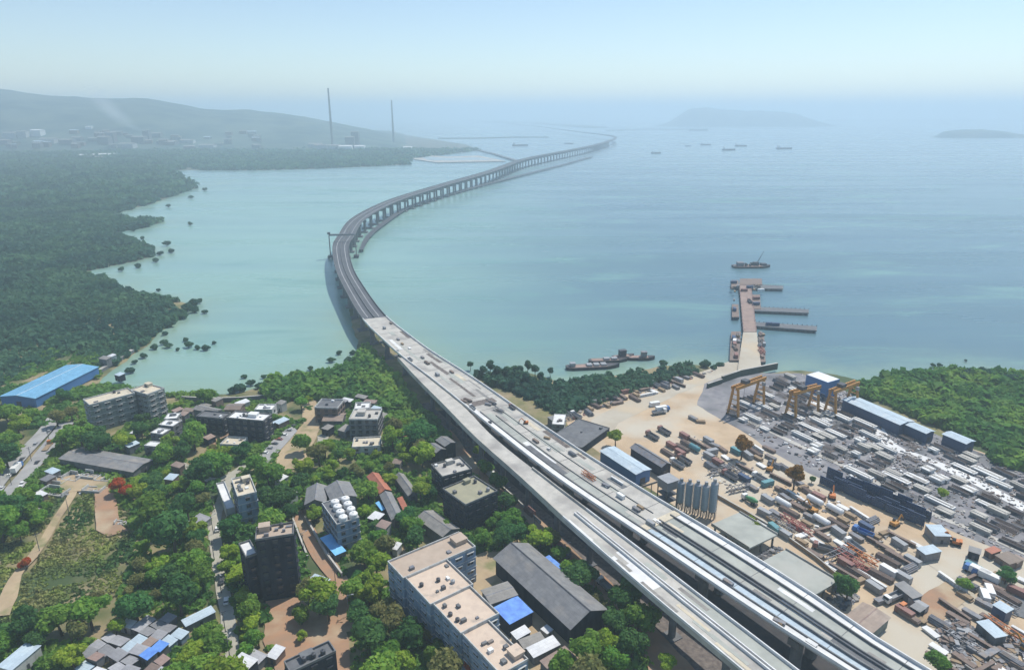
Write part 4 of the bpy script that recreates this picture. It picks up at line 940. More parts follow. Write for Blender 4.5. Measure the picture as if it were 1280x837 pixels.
H_T = 14.5 + .07
for i, (u, v) in enumerate([(418, 628), (431, 624), (421, 634), (434, 630.5), (424.5, 640.5), (438, 637), (428, 647.5), (441, 643.5)]):
    p = G(u + 1, v + 2.5, H_T)
    tank(TKW, p, f"white domed tank, {'left' if i % 2 == 0 else 'right'} one in the {ORD[i // 2]} pair from the back", 'white domed tanks on the blue grey building')
clut = [(337, 662, 27.1, 'b', 'dark tank on the tower block roof, left of centre'), (352, 658, 27.1, 'b', 'dark tank near the rear edge of the tower block roof'), (594, 603, 15.6, 'b', 'dark tank at the back of the olive roof'),
        (610, 613, 15.6, 's', 'grey tank at the right corner of the olive roof'), (556, 583, 13.1, 'b', 'dark tank on the grey half of the white patched roof'), (567, 578, 13.1, 's', 'grey tank at the back of the white patched roof'),
        (527, 733, 16.5, 'b', 'left dark tank on the cream part of the stepped building'), (548, 727, 16.5, 'b', 'middle dark tank on the cream part of the stepped building'), (566, 729, 16.5, 's', 'grey tank at the right edge of the cream roof of the stepped building'),
        (563, 770, 16.1, 'b', 'dark tank near the left parapet of the broad pink roof'), (572, 777, 16.1, 'b', 'dark tank nearest the viewer by the left parapet of the broad pink roof'),
        (380, 826, 14.6, 'b', 'left black tank on the cluttered roof at the bottom edge'), (392, 821, 14.6, 'b', 'middle black tank on the cluttered roof at the bottom edge'), (404, 817, 14.6, 'b', 'right black tank on the cluttered roof at the bottom edge'),
        (310, 604, 15.6, 'b', 'dark tank on the cream roof beside the lane'), (299, 609, 15.6, 's', 'grey tank on the cream roof beside the lane'), (454, 517, 13.1, 's', 'grey tank on the beige grey flats'), (462, 521, 13.1, 'b', 'dark tank on the beige grey flats'),
        (305, 520, 14.6, 'b', 'dark tank on the white topped dark flats'), (143, 491, 17.6, 'b', 'dark tank on the cream roof of the angled apartment block')]
for x, y, h, k, lab in clut: tank(TKB if k == 'b' else TKS, G(x, y, h), lab)
def wall_run(name, label, px, h, t, m, z=GZ):
    P = [G(x, y, z) for x, y in px]; o = thing(name, label, 'wall', P[0])
    b = MB(); b2 = MB()
    for p, q in zip(P[:-1], P[1:]):
        a, c = p - P[0], q - P[0]
        b.bar((a.x, a.y, h / 2 - .1), (c.x, c.y, h / 2 - .1), t, h); b2.bar((a.x, a.y, h + .01), (c.x, c.y, h + .01), t + .16, .16)
    b.build('wall', m, o); b2.build('coping', M['conc'], o); return o
wall_run('compound_wall', 'low grey wall along the left side of the red dirt lane', [(365, 648), (374, 672), (385, 700)], 2.2, .5, M['wall_grey'])
wall_run('compound_wall', 'low pale wall along the right side of the red dirt lane', [(382, 650), (396, 674), (410, 698), (428, 722)], 2.2, .5, M['wall_pale'])
wall_run('sea_wall', 'dark sea wall between the bay and the dark flats', [(228, 500), (262, 502), (300, 501), (346, 497)], 2.6, .8, M['conc_dark'])
wall_run('yard_wall', 'brown wall between the sand yard and the slabs beside the viaduct', [(890, 618), (930, 641), (975, 668), (1020, 700), (1062, 735)], 1.8, .4, M['timber'])
wall_run('track_wall', 'pale wall beside the track under the viaduct edge', [(604, 590), (640, 622), (676, 656)], 1.8, .4, M['conc'])
wall_run('quay_wall', 'dark quay wall running from the bright blue shed into the bay', [(124, 466), (150, 450), (166, 440)], 2.2, 2.5, M['conc_dark'], .6)
def ruin(px, rz, w, d, lab):
    p = G(*px); o = thing('ruined_house', lab, 'ruin', p, R(rz), 'ruined houses around the sand path')
    b = MB(); b.box(-w / 2, w / 2, -d / 2, d / 2, 0, .35); b.build('plinth', M['rubble'], o)
    b = MB(); t = .35; hs = [rng.uniform(.6, 2.6) for _ in range(5)]
    b.box(-w / 2, w / 2, -d / 2, -d / 2 + t, .352, hs[0]); b.box(-w / 2, -w / 2 + t, -d / 2 + t, d / 2, .352, hs[1]); b.box(w / 2 - t, w / 2, -d / 2 + t, d / 2 - t, .352, hs[2]); b.box(-w / 2 + t, 0, d / 2 - t, d / 2, .352, hs[3]); b.box(-t / 2, t / 2, -d / 2 + t, 0, .352, hs[4])
    b.build('wall_stump', M['wall_pale'], o)
    b = MB()
    for _ in range(14):
        x, y, s_ = rng.uniform(-w / 2, w / 2), rng.uniform(-d / 2, d / 2), rng.uniform(.3, .9); b.box(-s_, s_, -s_ * .7, s_ * .7, .352, .36 + s_ * .7, 0, rng.uniform(0, 3), (x, y))
    b.build('fallen_masonry', M['rubble'], o)
ruin((72, 602), -10, 9, 6, 'leftmost ruined white house above the sand path'); ruin((92, 598), -14, 9, 6, 'ruined house with pale stumps where the sand path begins'); ruin((112, 596), -12, 10, 6, 'ruined house midway along the row of ruins'); ruin((132, 599), -8, 8, 6, 'ruined house nearest the red track, at the end of the row')
ruin((70, 616), -12, 12, 6, 'wide ruined house with a grey plinth below the leftmost ruin'); ruin((118, 614), -5, 9, 5, 'ruined house left of the red track'); ruin((42, 640), 20, 8, 5, 'dark ruined house beside the sand path among scrub'); ruin((152, 655), 5, 5, 3, 'small pale ruin at the lower end of the red track')
# ================================================================ TREES
def crown_mesh(name, seed, m, lobes=11, leaves=3600, flat=.72, spread=.62, leaf=.088, ragged=.5):
    g = np.random.default_rng(seed)
    L = [];
    for i in range(lobes):
        d = g.normal(size=3); d /= np.linalg.norm(d); r = spread * g.random() ** .5
        L.append((d[0] * r, d[1] * r, d[2] * r * flat * .8, g.uniform(.22, .52)))
    L = np.array(L); w = L[:, 3] ** 2; w /= w.sum()
    pick = g.choice(lobes, leaves, p=w); d = g.normal(size=(leaves, 3)); d[:, 2] = d[:, 2] * .9 + .18; d /= np.linalg.norm(d, axis=1, keepdims=True)
    rr = L[pick, 3] * (1.02 - ragged * .5 * g.random(leaves) ** 2)
    stray = g.random(leaves) < .16; rr = np.where(stray, rr * g.uniform(1.05, 1.35, leaves), rr)
    P = L[pick, :3] + d * rr[:, None] * np.array([1, 1, .82])
    nn = d + .5 * g.normal(size=d.shape)
    S = leaf * g.uniform(.55, 1.25, leaves)
    return quads_mesh(name, leaf_quads(P, nn, S, g), m), L
def trunk_mesh(L, seed, hc):
    """trunk from the ground up to the crown centre, which sits hc crown radii up; limbs run out to the lobes"""
    b = MB(); r = random.Random(seed); top = Vector((r.uniform(-.08, .08), r.uniform(-.08, .08), hc * .62))
    b.tube((0, 0, -.1), top, .085, .055, 7)
    for l in sorted(L.tolist(), key=lambda q: -q[3])[:5]:
        b.tube(top, (l[0] * .9, l[1] * .9, hc + l[2] * .8), .045, .012, 5)
    return b.mesh('trunk', M['bark'])
KINDS = {}
def kind(key, name, look, m, n=2, hc=1.35, **kw):
    KINDS[key] = []
    for i in range(n):
        cm, L = crown_mesh('crown', sum(map(ord, key)) * 7 + i * 131, M[m], **kw)
        KINDS[key].append((name, look, cm, trunk_mesh(L, i, hc), hc))
kind('dark', 'tree', 'dark green round tree', 'leaf_dark', 5, lobes=15, spread=.72, ragged=.85)
kind('mid', 'tree', 'mid green spreading tree', 'leaf_mid', 5, flat=.6, spread=.82, lobes=13, ragged=.9)
kind('light', 'tree', 'light green bushy tree', 'leaf_light', 4, flat=.75, lobes=9, spread=.78, ragged=1.0, leaves=2800)
kind('olive', 'tree', 'olive brown thin tree', 'leaf_olive', 2, leaves=1900, ragged=.9)
kind('rust', 'rust_tree', 'rust brown leaved tree', 'leaf_rust', 1, hc=1.9, flat=.75, lobes=12, leaves=3000)
kind('flame', 'flame_tree', 'flame red blossoming tree', 'leaf_flame', 1)
kind('mang', 'mangrove_tree', 'dark mangrove bush', 'leaf_mangrove', 3, hc=.8, leaves=1400, leaf=.11)
kind('tall', 'tree', 'tall thin grey green tree', 'leaf_mangrove', 2, hc=1.6, flat=1.4, spread=.55, leaves=1300, ragged=1.0, leaf=.11)
TREES = []
def tree(key, x, y, r, field='town', group=None, label=None, z=GZ, plural='trees', lift=0.0):
    name, look, cm, tm, hc = rng.choice(KINDS[key])
    o = thing(name, label, 'mangrove' if key == 'mang' else 'tree', (x, y, z), rng.uniform(0, 6.28), group or ('trees of the town' if field == 'town' else 'trees'))
    s = r; zs = rng.uniform(.85, 1.12)
    c = link('crown', cm, o); c.location = (0, 0, hc * s + lift); c.scale = (s, s * rng.uniform(.9, 1.1), s * zs)
    t = link('trunk', tm, o); t.scale = (s, s, s * (1 + lift / (hc * s)))
    TREES.append((x, y, r))
    if not label:
        big_ = 'large ' if r > 6.2 else ('small ' if r < 3.6 else '')
        auto(o, big_ + look, name.replace('_', ' '), plural, hc * s + lift, field)
    return o
def tree_px(key, px, py, rp, **kw):
    """crown centre and crown radius in photo pixels"""
    hc = KINDS[key][0][4]; z0 = kw.get('z', GZ); p = G(px, py, z0 + 5)
    for _ in range(3): r = rp * mpp(p); p = G(px, py, z0 + hc * r)
    return tree(key, p.x, p.y, r, **kw)
# trees one can name by where they stand
for k, x, y, r in [('dark', 213, 660, 30), ('mid', 185, 630, 22), ('dark', 232, 628, 20), ('dark', 250, 585, 20), ('mid', 268, 575, 16), ('dark', 222, 740, 26), ('dark', 168, 755, 22), ('mid', 110, 760, 24), ('mid', 72, 770, 22), ('dark', 30, 775, 20), ('mid', 248, 715, 18), ('light', 195, 705, 14),
                   ('light', 288, 690, 13), ('light', 297, 715, 15), ('light', 308, 745, 14), ('light', 312, 775, 15), ('mid', 322, 795, 13), ('light', 282, 705, 11), ('mid', 270, 805, 17), ('light', 240, 815, 18), ('mid', 255, 790, 13), ('light', 90, 818, 18), ('mid', 62, 826, 13), ('mid', 0, 800, 16),
                   ('dark', 347, 620, 21), ('mid', 335, 590, 17), ('dark', 340, 645, 14), ('dark', 288, 655, 16), ('light', 393, 637, 12), ('light', 398, 742, 24), ('olive', 385, 735, 18), ('dark', 410, 755, 20), ('mid', 376, 768, 12), ('light', 378, 793, 8),
                   ('mid', 455, 690, 18), ('light', 470, 700, 18), ('mid', 475, 670, 14), ('dark', 462, 790, 24), ('olive', 488, 770, 22), ('dark', 512, 790, 22), ('mid', 545, 815, 15), ('light', 505, 820, 18), ('mid', 440, 735, 16), ('flame', 590, 829, 13), ('light', 545, 820, 13), ('light', 560, 826, 9),
                   ('light', 675, 668, 18), ('olive', 690, 672, 15), ('mid', 700, 690, 13), ('dark', 728, 718, 20), ('mid', 712, 708, 13), ('dark', 782, 742, 24), ('mid', 800, 770, 22), ('dark', 770, 772, 20), ('mid', 735, 808, 24), ('light', 760, 800, 18), ('dark', 790, 800, 20), ('light', 835, 828, 14), ('mid', 700, 830, 18), ('mid', 770, 825, 18),
                   ('dark', 632, 625, 15), ('mid', 640, 645, 14), ('mid', 620, 600, 12), ('mid', 605, 582, 10), ('light', 600, 562, 9), ('dark', 630, 660, 12), ('mid', 605, 672, 12), ('dark', 520, 672, 16), ('mid', 512, 655, 14), ('light', 525, 610, 14), ('dark', 537, 612, 12), ('mid', 555, 655, 10),
                   ('mid', 382, 550, 13), ('light', 378, 580, 13), ('dark', 375, 600, 12), ('dark', 302, 560, 12), ('mid', 320, 575, 12), ('light', 170, 612, 12), ('flame', 148, 604, 12), ('flame', 156, 612, 9), ('flame', 31, 702, 7), ('flame', 25, 707, 5), ('light', 155, 548, 13), ('mid', 100, 542, 18), ('dark', 120, 550, 16), ('mid', 75, 545, 14), ('light', 20, 525, 15), ('dark', 5, 565, 18), ('mid', 25, 620, 17), ('dark', 8, 632, 16), ('dark', 40, 628, 12), ('mid', 10, 548, 14),
                   ('mid', 205, 560, 12), ('light', 215, 546, 11), ('dark', 226, 560, 12), ('dark', 176, 522, 10), ('mid', 190, 505, 9), ('mid', 255, 493, 11), ('olive', 88, 515, 10), ('olive', 70, 520, 12), ('dark', 78, 492, 9), ('light', 243, 535, 8)]:
    tree_px(k, x, y, r)
# regions where trees stand close: fill in between the ones above
FILL = [([(190, 560), (232, 545), (282, 560), (284, 592), (262, 640), (255, 700), (268, 755), (230, 775), (150, 785), (30, 800), (-10, 790), (50, 770), (150, 735), (165, 690), (160, 640), (170, 590)], 40, 'town', ('dark', 'mid', 'light', 'mid', 'olive')),
        ([(395, 545), (440, 560), (500, 520), (560, 555), (530, 590), (520, 630), (530, 690), (480, 700), (455, 660), (450, 600), (390, 600)], 36, 'town', ('dark', 'mid', 'light', 'light', 'olive')),
        ([(430, 650), (480, 690), (495, 750), (560, 800), (580, 842), (445, 842), (438, 760)], 15, 'town', ('dark', 'mid', 'olive', 'light')),
        ([(600, 640), (640, 610), (665, 650), (720, 700), (770, 745), (812, 795), (790, 842), (690, 842), (735, 790), (755, 765), (690, 690), (640, 680)], 20, 'town', ('dark', 'mid', 'light', 'olive')),
        ([(60, 530), (130, 525), (240, 540), (225, 560), (150, 556), (70, 556)], 10, 'town', ('dark', 'mid', 'light')), ([(-20, 510), (45, 515), (48, 545), (-10, 600), (-30, 600)], 10, 'town', ('dark', 'mid', 'light')), ([(-15, 610), (60, 600), (70, 640), (10, 670), (-20, 660)], 10, 'town', ('dark', 'mid')),
        ([(330, 590), (372, 575), (395, 600), (372, 650), (345, 660), (326, 640)], 9, 'town', ('dark', 'mid')), ([(220, 500), (320, 512), (390, 490), (400, 500), (380, 545), (300, 550), (240, 545)], 9, 'town', ('dark', 'mid', 'light')), ([(276, 700), (300, 690), (318, 740), (332, 800), (300, 842), (286, 780)], 7, 'town', ('light', 'mid')), ([(205, 842), (240, 790), (290, 780), (292, 842)], 6, 'town', ('light', 'mid'))]
NOGO_PX = [SLUM, [(340, 590), (350, 560), (395, 508), (404, 540), (388, 590)], [(362, 640), (385, 640), (440, 745), (440, 842), (345, 842), (330, 750), (392, 745)]]
LANES = [[tuple(G(*p)[:2]) for p in L] for L in ([(292, 590), (275, 630), (268, 660), (271, 690), (276, 725), (284, 765), (293, 845)], [(225, 580), (262, 600), (292, 592)], [(-30, 654), (0, 617), (32, 580), (65, 541)], [(555, 540), (588, 585), (625, 618), (660, 650), (700, 688), (745, 728), (790, 775), (850, 840)], [(98, 600), (90, 622), (72, 648), (58, 672), (40, 698), (18, 725)])]
def clear_of_ways(x, y, d):
    for L in LANES:
        for a, b in zip(L[:-1], L[1:]):
            ex, ey = b[0] - a[0], b[1] - a[1]; t = max(0, min(1, ((x - a[0]) * ex + (y - a[1]) * ey) / (ex * ex + ey * ey)))
            if (x - a[0] - t * ex) ** 2 + (y - a[1] - t * ey) ** 2 < d * d: return False
    return True
for poly, n, fld, ks in FILL:
    got = tries = 0; xs_ = [p[0] for p in poly]; ys_ = [p[1] for p in poly]
    while got < n and tries < n * 60:
        tries += 1; px, py = rng.uniform(min(xs_), max(xs_)), rng.uniform(min(ys_), max(ys_))
        if not inside(px, py, poly) or any(inside(px, py, q) for q in NOGO_PX): continue
        r = rng.choice((rng.uniform(2.2, 3.6), rng.uniform(3.2, 5.5), rng.uniform(4.5, 7.6))); p = G(px, py, GZ + 1.35 * r)
        if in_foot(p.x, p.y, r * .45) or not clear_of_ways(p.x, p.y, 2.5 + r * .6): continue
        if any((p.x - a) ** 2 + (p.y - b) ** 2 < (.62 * (r + c)) ** 2 for a, b, c in TREES): continue
        tree(rng.choice(ks), p.x, p.y, r, fld); got += 1
# trees of the yard side
for k, x, y, r, lab in [('rust', 929, 552, 13, 'rust brown tree beside the silos end of the casting yard, farther of two'), ('rust', 995, 589, 14, 'rust brown tree nearer the blue shuttering, nearer of two'),
                        ('light', 770, 545, 11, 'light green tree beside the pale roofed blue shed'), ('light', 944, 657, 10, 'light green bush on the brown yard wall by the near slab'), ('light', 937, 650, 8, 'small light green bush behind the other one on the yard wall'),
                        ('dark', 1060, 733, 17, 'dark green tree behind the near brown roofed shed by the viaduct'), ('mid', 1050, 724, 10, 'smaller green tree left of the dark tree by the flat slabs'), ('dark', 1259, 717, 11, 'dark green tree near the right edge by the parked box trucks'), ('mid', 1206, 729, 9, 'green bush beside the parked box trucks in the yard'),
                        ('mid', 1180, 828, 15, 'green tree at the bottom edge beside the viaduct end, right of the deck'), ('light', 1178, 614, 8, 'small light green tree in the middle of the casting yard'), ('dark', 1015, 598, 5, 'small dark bush at the near end of the blue shuttering')]:
    tree_px(k, x, y, r, field='yard', label=lab, group='trees in the casting yard')
# lone mangroves standing in the water, and the thin shore trees right of the viaduct
for x, y, r in [(240, 378, 7), (249, 376, 5), (243, 386, 6), (233, 384, 7), (205, 427, 5), (210, 431, 5), (235, 430, 6), (247, 434, 4), (258, 434, 5), (162, 462, 6), (299, 484, 8), (313, 478, 6), (290, 488, 6), (324, 482, 6), (415, 449, 5), (436, 449, 6), (441, 440, 4), (452, 455, 6), (360, 471, 5), (400, 469, 6), (348, 476, 6), (338, 480, 6), (238, 279, 3), (156, 296, 5), (208, 304, 5), (200, 316, 4), (198, 362, 3), (256, 389, 4), (228, 394, 6), (214, 404, 6), (206, 416, 4), (192, 433, 5), (180, 444, 5), (168, 452, 4), (214, 313, 4), (194, 325, 4), (172, 332, 4), (152, 336, 4), (122, 346, 4), (140, 352, 5), (185, 371, 4), (218, 374, 5), (238, 246, 3), (256, 236, 3), (210, 257, 3), (178, 297, 3), (166, 287, 3), (232, 424, 4), (222, 436, 3), (268, 428, 3), (305, 470, 4), (330, 470, 4), (372, 464, 4), (388, 460, 4), (424, 440, 4)]:
    tree_px('mang', x, y, r, z=-.2, field='bay', group='lone mangroves in the bay', plural='lone mangroves')
for x, y, r in [(1167, 456, 3.5), (1175, 456, 3.5), (1207, 450, 2), (1162, 475, 4), (1115, 473, 7), (1104, 474, 6), (1123, 474, 6), (1180, 472, 7), (1196, 468, 8), (1212, 466, 9), (1232, 465, 10), (1205, 474, 8), (1245, 474, 9), (1262, 472, 10)]:
    tree_px('mang', x, y, r, z=0, field='east', group='mangroves along the right shore', plural='shore mangroves')
for k, x, y, r in [('tall', 588, 455, 5), ('tall', 604, 462, 7), ('tall', 613, 456, 7), ('tall', 622, 462, 7), ('tall', 632, 465, 7), ('tall', 650, 462, 7), ('tall', 660, 456, 6), ('tall', 669, 461, 7), ('tall', 658, 472, 8), ('tall', 676, 470, 6), ('tall', 688, 463, 5), ('mang', 700, 478, 6), ('mang', 712, 480, 6), ('mang', 725, 478, 6), ('tall', 640, 478, 7), ('mang', 745, 472, 6), ('mang', 762, 468, 5), ('mang', 800, 462, 5), ('mang', 829, 453, 6), ('mang', 882, 454, 7), ('mang', 845, 456, 4), ('mang', 893, 459, 5), ('mang', 900, 455, 5)]:
    tree_px(k, x, y, r, z=.3, field='shore', group='shore trees right of the viaduct', plural='shore trees')

# ---------------------------------------------------------------- thickets and undergrowth (nobody could count these)
def field(name, poly, s, r, h, K, m, cond=None, z=GZ, seed=0, pad=.5):
    W = [G(max(-400, min(1700, x)), y) for x, y in poly]; x0, x1 = min(p.x for p in W), max(p.x for p in W); y0, y1 = min(p.y for p in W), max(p.y for p in W)
    a, b = jitter_pts(x0, x1, y0, y1, s); ok = px_mask(a, b, poly) & (sdist_np(a, b, coast) > .5)
    a, b = a[ok], b[ok]; kp = np.array([not in_foot(p, q, pad) and (cond is None or cond(p, q)) for p, q in zip(a, b)], bool) if len(a) else np.zeros(0, bool)
    a, b = a[kp], b[kp]; n = len(a); sz = np.clip(1 + .6 * fbm(a / 12, b / 12, 71 + seed, 3), .45, 1.6) * nrg.uniform(.7, 1.25, n)
    return clump_field(name, np.stack([a, b, np.full(n, z - .15)], -1), r * sz, h * sz, K, m)
def ramp_clear(x, y):
    i = np.argmin(((RP.xy - (x, y)) ** 2).sum(1)); k = (np.array([x, y]) - RP.xy[i]) @ RP.n[i]
    j = np.argmin(((VP.xy - (x, y)) ** 2).sum(1)); k2 = (np.array([x, y]) - VP.xy[j]) @ VP.n[j]
    return not (k > -1 and k2 < VP.w[j] + 1.5)
THICK = [(320, 490), (345, 476), (400, 470), (440, 458), (452, 436), (470, 430), (500, 455), (560, 520), (585, 552), (545, 560), (500, 545), (470, 520), (420, 500), (345, 502)]
field('bay_thicket', THICK, 3.6, 2.8, 5.2, 42, M['leaf_lush'], ramp_clear)
field('shore_thicket', [(590, 470), (640, 464), (700, 480), (760, 474), (860, 458), (872, 466), (800, 487), (735, 508), (700, 522), (660, 500), (600, 474)], 3.6, 2.7, 4.0, 40, M['leaf_mangrove'], ramp_clear)
EAST = [(1066, 482), (1110, 472), (1200, 466), (1300, 468), (1420, 500), (1460, 640), (1330, 606), (1250, 582), (1218, 556), (1140, 520), (1075, 494)]
field('east_thicket', EAST, 4.0, 3.2, 4.4, 44, M['leaf_lush'], seed=3)
def town_ok(x, y):
    p = PX((x, y, GZ))
    return clear_of_ways(x, y, 3.0) and not any(inside(p[0], p[1], q) for q in BARE) and ramp_clear(x, y)
BARE = NOGO_PX + [[(118, 610), (138, 600), (150, 655), (160, 662), (135, 670), (120, 662)], [(60, 600), (95, 592), (140, 596), (118, 612), (72, 616)], [(236, 530), (310, 545), (300, 556), (238, 545)], [(-8, 770), (0, 742), (28, 718), (22, 745)], [(-40, 690), (-40, 630), (60, 530), (95, 530)], [(800, 790), (815, 782), (870, 838), (812, 845)], [(318, 575), (366, 532), (372, 538), (335, 578)], [(545, 690), (660, 690), (760, 790), (720, 842), (600, 842)]]
SCRUB = [(-60, 660), (60, 618), (120, 612), (165, 640), (170, 690), (150, 745), (60, 775), (-60, 790)]
field('undergrowth', [(-60, 470), (20, 470), (60, 440), (130, 440), (125, 480), (330, 500), (480, 520), (580, 552), (690, 665), (850, 842), (-60, 842)], 2.7, 1.9, 1.9, 26, M['leaf_lush'], lambda x, y: town_ok(x, y) and float(fbm(np.array(x / 16), np.array(y / 16), 88, 3)) > -.22 and not inside(*PX((x, y, GZ)), SCRUB), seed=5)
field('scrub', SCRUB, 1.7, 1.15, 0.8, 16, M['leaf_scrub'], lambda x, y: town_ok(x, y) and float(fbm(np.array(x / 9), np.array(y / 9), 77, 3)) > -.3, seed=9)
# ================================================================ CASTING YARD
pa, pb = G(933, 525), G(1014, 564); YA = math.atan2((pa - pb).y, (pa - pb).x)           # the yard's rows run this way (away from the viewer)
va, vb = G(748, 562), G(794, 592); VA = math.atan2((va - vb).y, (va - vb).x)             # sheds along the viaduct
gable('blue_shed', 'blue walled shed with a pale flat looking roof beside the viaduct', (749, 563), (795, 593), (764, 554.5), 8, .7, 'blue_wall', 'sheet_pale', ridge='sheet_pale')
gable('shed', 'long dark grey roofed shed beside the blue walled shed', (787, 559), (827, 584), (795, 552), 7.5, 1.6, 'wall_dark', 'steel', ridge='steel_dark')
block('platform_shed', 'low broad grey flat roof next to the viaduct where the sand yard begins', (727, 560), (762, 535), (698, 540), 5.5, 1, 'wall_dark', 'conc_dark', win=None, parapet=.4, cat='shed')
block('site_office', 'small dark site office with a pale roof at the yard corner by the thicket', (690, 530), (705, 531), (688, 517), 6.5, 2, 'wall_green', 'conc_new', win='wall_grey', parapet=.3, cat='office')
def deck_slab(label, A, B, C, h, m='conc_green'):
    ctr, rz, lu, lv = rect3(A, B, C, h); foot(ctr, rz, lu, lv); H = h - GZ
    o = thing('raised_slab', label, 'slab', (ctr.x, ctr.y, GZ), rz); x, y = lu / 2, lv / 2
    b = MB(); b.box(-x, x, -y, y, H - .7, H); b.build('slab', M[m], o)
    b = MB(); n = max(2, int(lu / 6))
    for i in range(n + 1):
        for sy in (-.8, 0, .8): X_ = -x + .8 + i * (lu - 1.6) / n; b.box(X_ - .3, X_ + .3, sy * y - .3, sy * y + .3, 0, H - .704)
    b.build('column_row', M['conc_dark'], o)
    b = MB(); b.box(-x, x, -y, -y + .3, H + .002, H + .7); b.box(-x, x, y - .3, y, H + .002, H + .7); b.build('edge_kerb', M['conc'], o)
    return o
deck_slab('farther raised grey green slab beside the viaduct, in front of the silos', (889, 655), (936, 685), (900, 625), 7)
deck_slab('nearer raised grey green slab beside the viaduct, before the brown roofed shed', (951, 702), (1017, 744), (984, 687), 7)
gable('shed', 'low shed with a brown roof beside the near end of the viaduct', (1054, 771), (1090, 792), (1083, 754), 6, .5, 'wall_green', 'sheet_rust', ridge='sheet_rust')
top = block('blue_shed', 'tall blue shed with a white roof at the seaward edge of the casting yard', (1008, 468), (1035, 478), (1016, 461.5), 13, 2, 'blue_wall', 'white', win=None, parapet=0)
gable('long_shed', 'longest pale blue roofed shed along the green edge of the casting yard', (1052, 499), (1125, 531), (1061, 491), 8, .8, 'navy', 'sheet_pale', ridge='sheet_pale')
gable('long_shed', 'middle pale blue roofed shed along the green edge of the casting yard', (1128, 529), (1158, 542), (1135, 524), 7.5, .7, 'navy', 'sheet_pale', ridge='sheet_pale')
gable('long_shed', 'rightmost pale blue roofed shed by the green edge, standing apart', (1177, 542), (1208, 555), (1186, 537), 7.5, .7, 'navy', 'sheet_pale', ridge='sheet_pale')
lean_roof('hut', 'small white roofed cabin under the blue shed with the white roof', (1022, 489), (1031, 493), (1025, 487), 5, 'sheet_white', 'navy', .3)
for A, B, C, h, lab, mm in (((1169, 669.5), (1190, 670), (1178, 656), 5.5, 'square grey canopy at the edge of the casting yard, near the right', 'sheet_pale'), ((1145, 684), (1157, 693), (1161, 677), 5.5, 'square grey canopy in the sand yard, left of the other one', 'sheet_pale')):
    lean_roof('canopy', lab, A, B, C, h, mm, 'steel', .3, cat='canopy')
for A, B, C, h, lab, mm, ww in (((1117, 729), (1141, 748), (1127, 724), 5, 'long grey roofed hut in the sand yard near the sandy clearing', 'sheet_grey', 'wall_grey'), ((1220, 776), (1244, 797), (1232, 771), 5, 'long pale roofed hut beside the scrap heap', 'sheet_pale', 'wall_grey'), ((1137, 757), (1150, 765), (1143, 751), 4.5, 'small grey hut beside the sandy clearing', 'sheet_grey', 'wall_dark'),
                                 ((1240, 755), (1258, 766), (1247, 749), 6, 'dark blue box like hut on the paved corner', 'sheet_pale', 'navy'), ((1243, 693), (1262, 705), (1254, 685), 4.5, 'pinkish roofed hut by the right edge of the casting yard', 'sheet_rust', 'wall_brown'), ((1260, 698), (1272, 704), (1268, 692), 4.5, 'rusty roofed hut at the right edge beside the pinkish one', 'sheet_rust', 'wall_brown'),
                                 ((1230, 686), (1240, 692), (1238, 680), 4.5, 'red roofed hut at the right edge of the casting yard', 'sheet_red', 'wall_brown'), ((1210, 688), (1226, 693), (1215, 683), 5, 'dark green grey hut left of the red roofed hut', 'sheet_grey', 'wall_dark'), ((694, 528), (708, 524), (690, 520), 5.5, 'grey hut behind the site office at the thicket', 'sheet_grey', 'wall_grey')):
    lean_roof('hut', lab, A, B, C, h, mm, ww, .35)

# ---- gantry cranes
def gantry_crane(label, base_l, base_r, h, m):
    a, c = G(*base_l), G(*base_r); d = c - a; w = d.length; mid = (a + c) / 2; rz = math.atan2(d.y, d.x)
    o = thing('gantry_crane', label, 'crane', (mid.x, mid.y, GZ), rz, 'gantry cranes over the casting yard'); x = w / 2
    b = MB()
    for yy in (-1.5, 1.5): b.bar((-x - 2, yy, h), (x + 2, yy, h), .8, 1.9)
    for i in range(12): t = -x + i * w / 11; b.bar((t, -1.5, h + .9), (t, 1.5, h + .9), .3)
    b.build('bridge_girder', m, o)
    for s in (-1, 1):
        b = MB()
        for yy in (-3.6, 3.6): b.bar((s * x, yy, .9), (s * x, yy * .45, h - 1), 1.1, 1.1)
        for k in range(1, 5):
            z = .9 + k * (h - 2) / 5; f = 1 - .55 * k / 5
            b.bar((s * x, -3.6 * f, z), (s * x, 3.6 * f, z), .4)
        b.build('leg', m, o)
        b = MB(); b.box(s * x - .6, s * x + .6, -4.6, 4.6, .35, .9); 
        for yy in (-3.8, -2.6, 2.6, 3.8): b.tube((s * x - .3, yy, .35), (s * x + .3, yy, .35), .35, .35, 8)
        b.build('bogie', M['steel_dark'], o)
    b = MB(); b.box(-x * .3 - 2, -x * .3 + 2, -1.9, 1.9, h + 1.0, h + 2.8); b.tube((-x * .3, 0, h - 1), (-x * .3, 0, h * .55), .08); b.box(-x * .3 - .5, -x * .3 + .5, -.4, .4, h * .55 - 1, h * .55); b.build('hoist_trolley', M['steel_dark'], o)
    b = MB(); b.box(x - 2.2, x - .8, -3.6, -1.8, h - 3.6, h - 1.4); b.build('cab', M['grey_paint'], o)
    return o
gantry_crane('orange yellow gantry crane nearest the jetty road', (916, 520), (948, 507), 18, M['yellow'])
gantry_crane('dark topped gantry crane, second from the jetty road', (988, 521), (1016, 513), 15.5, M['yellow'])
gantry_crane('yellow gantry crane in front of the blue shed with the white roof', (1037, 519), (1064, 508), 15.5, M['yellow'])
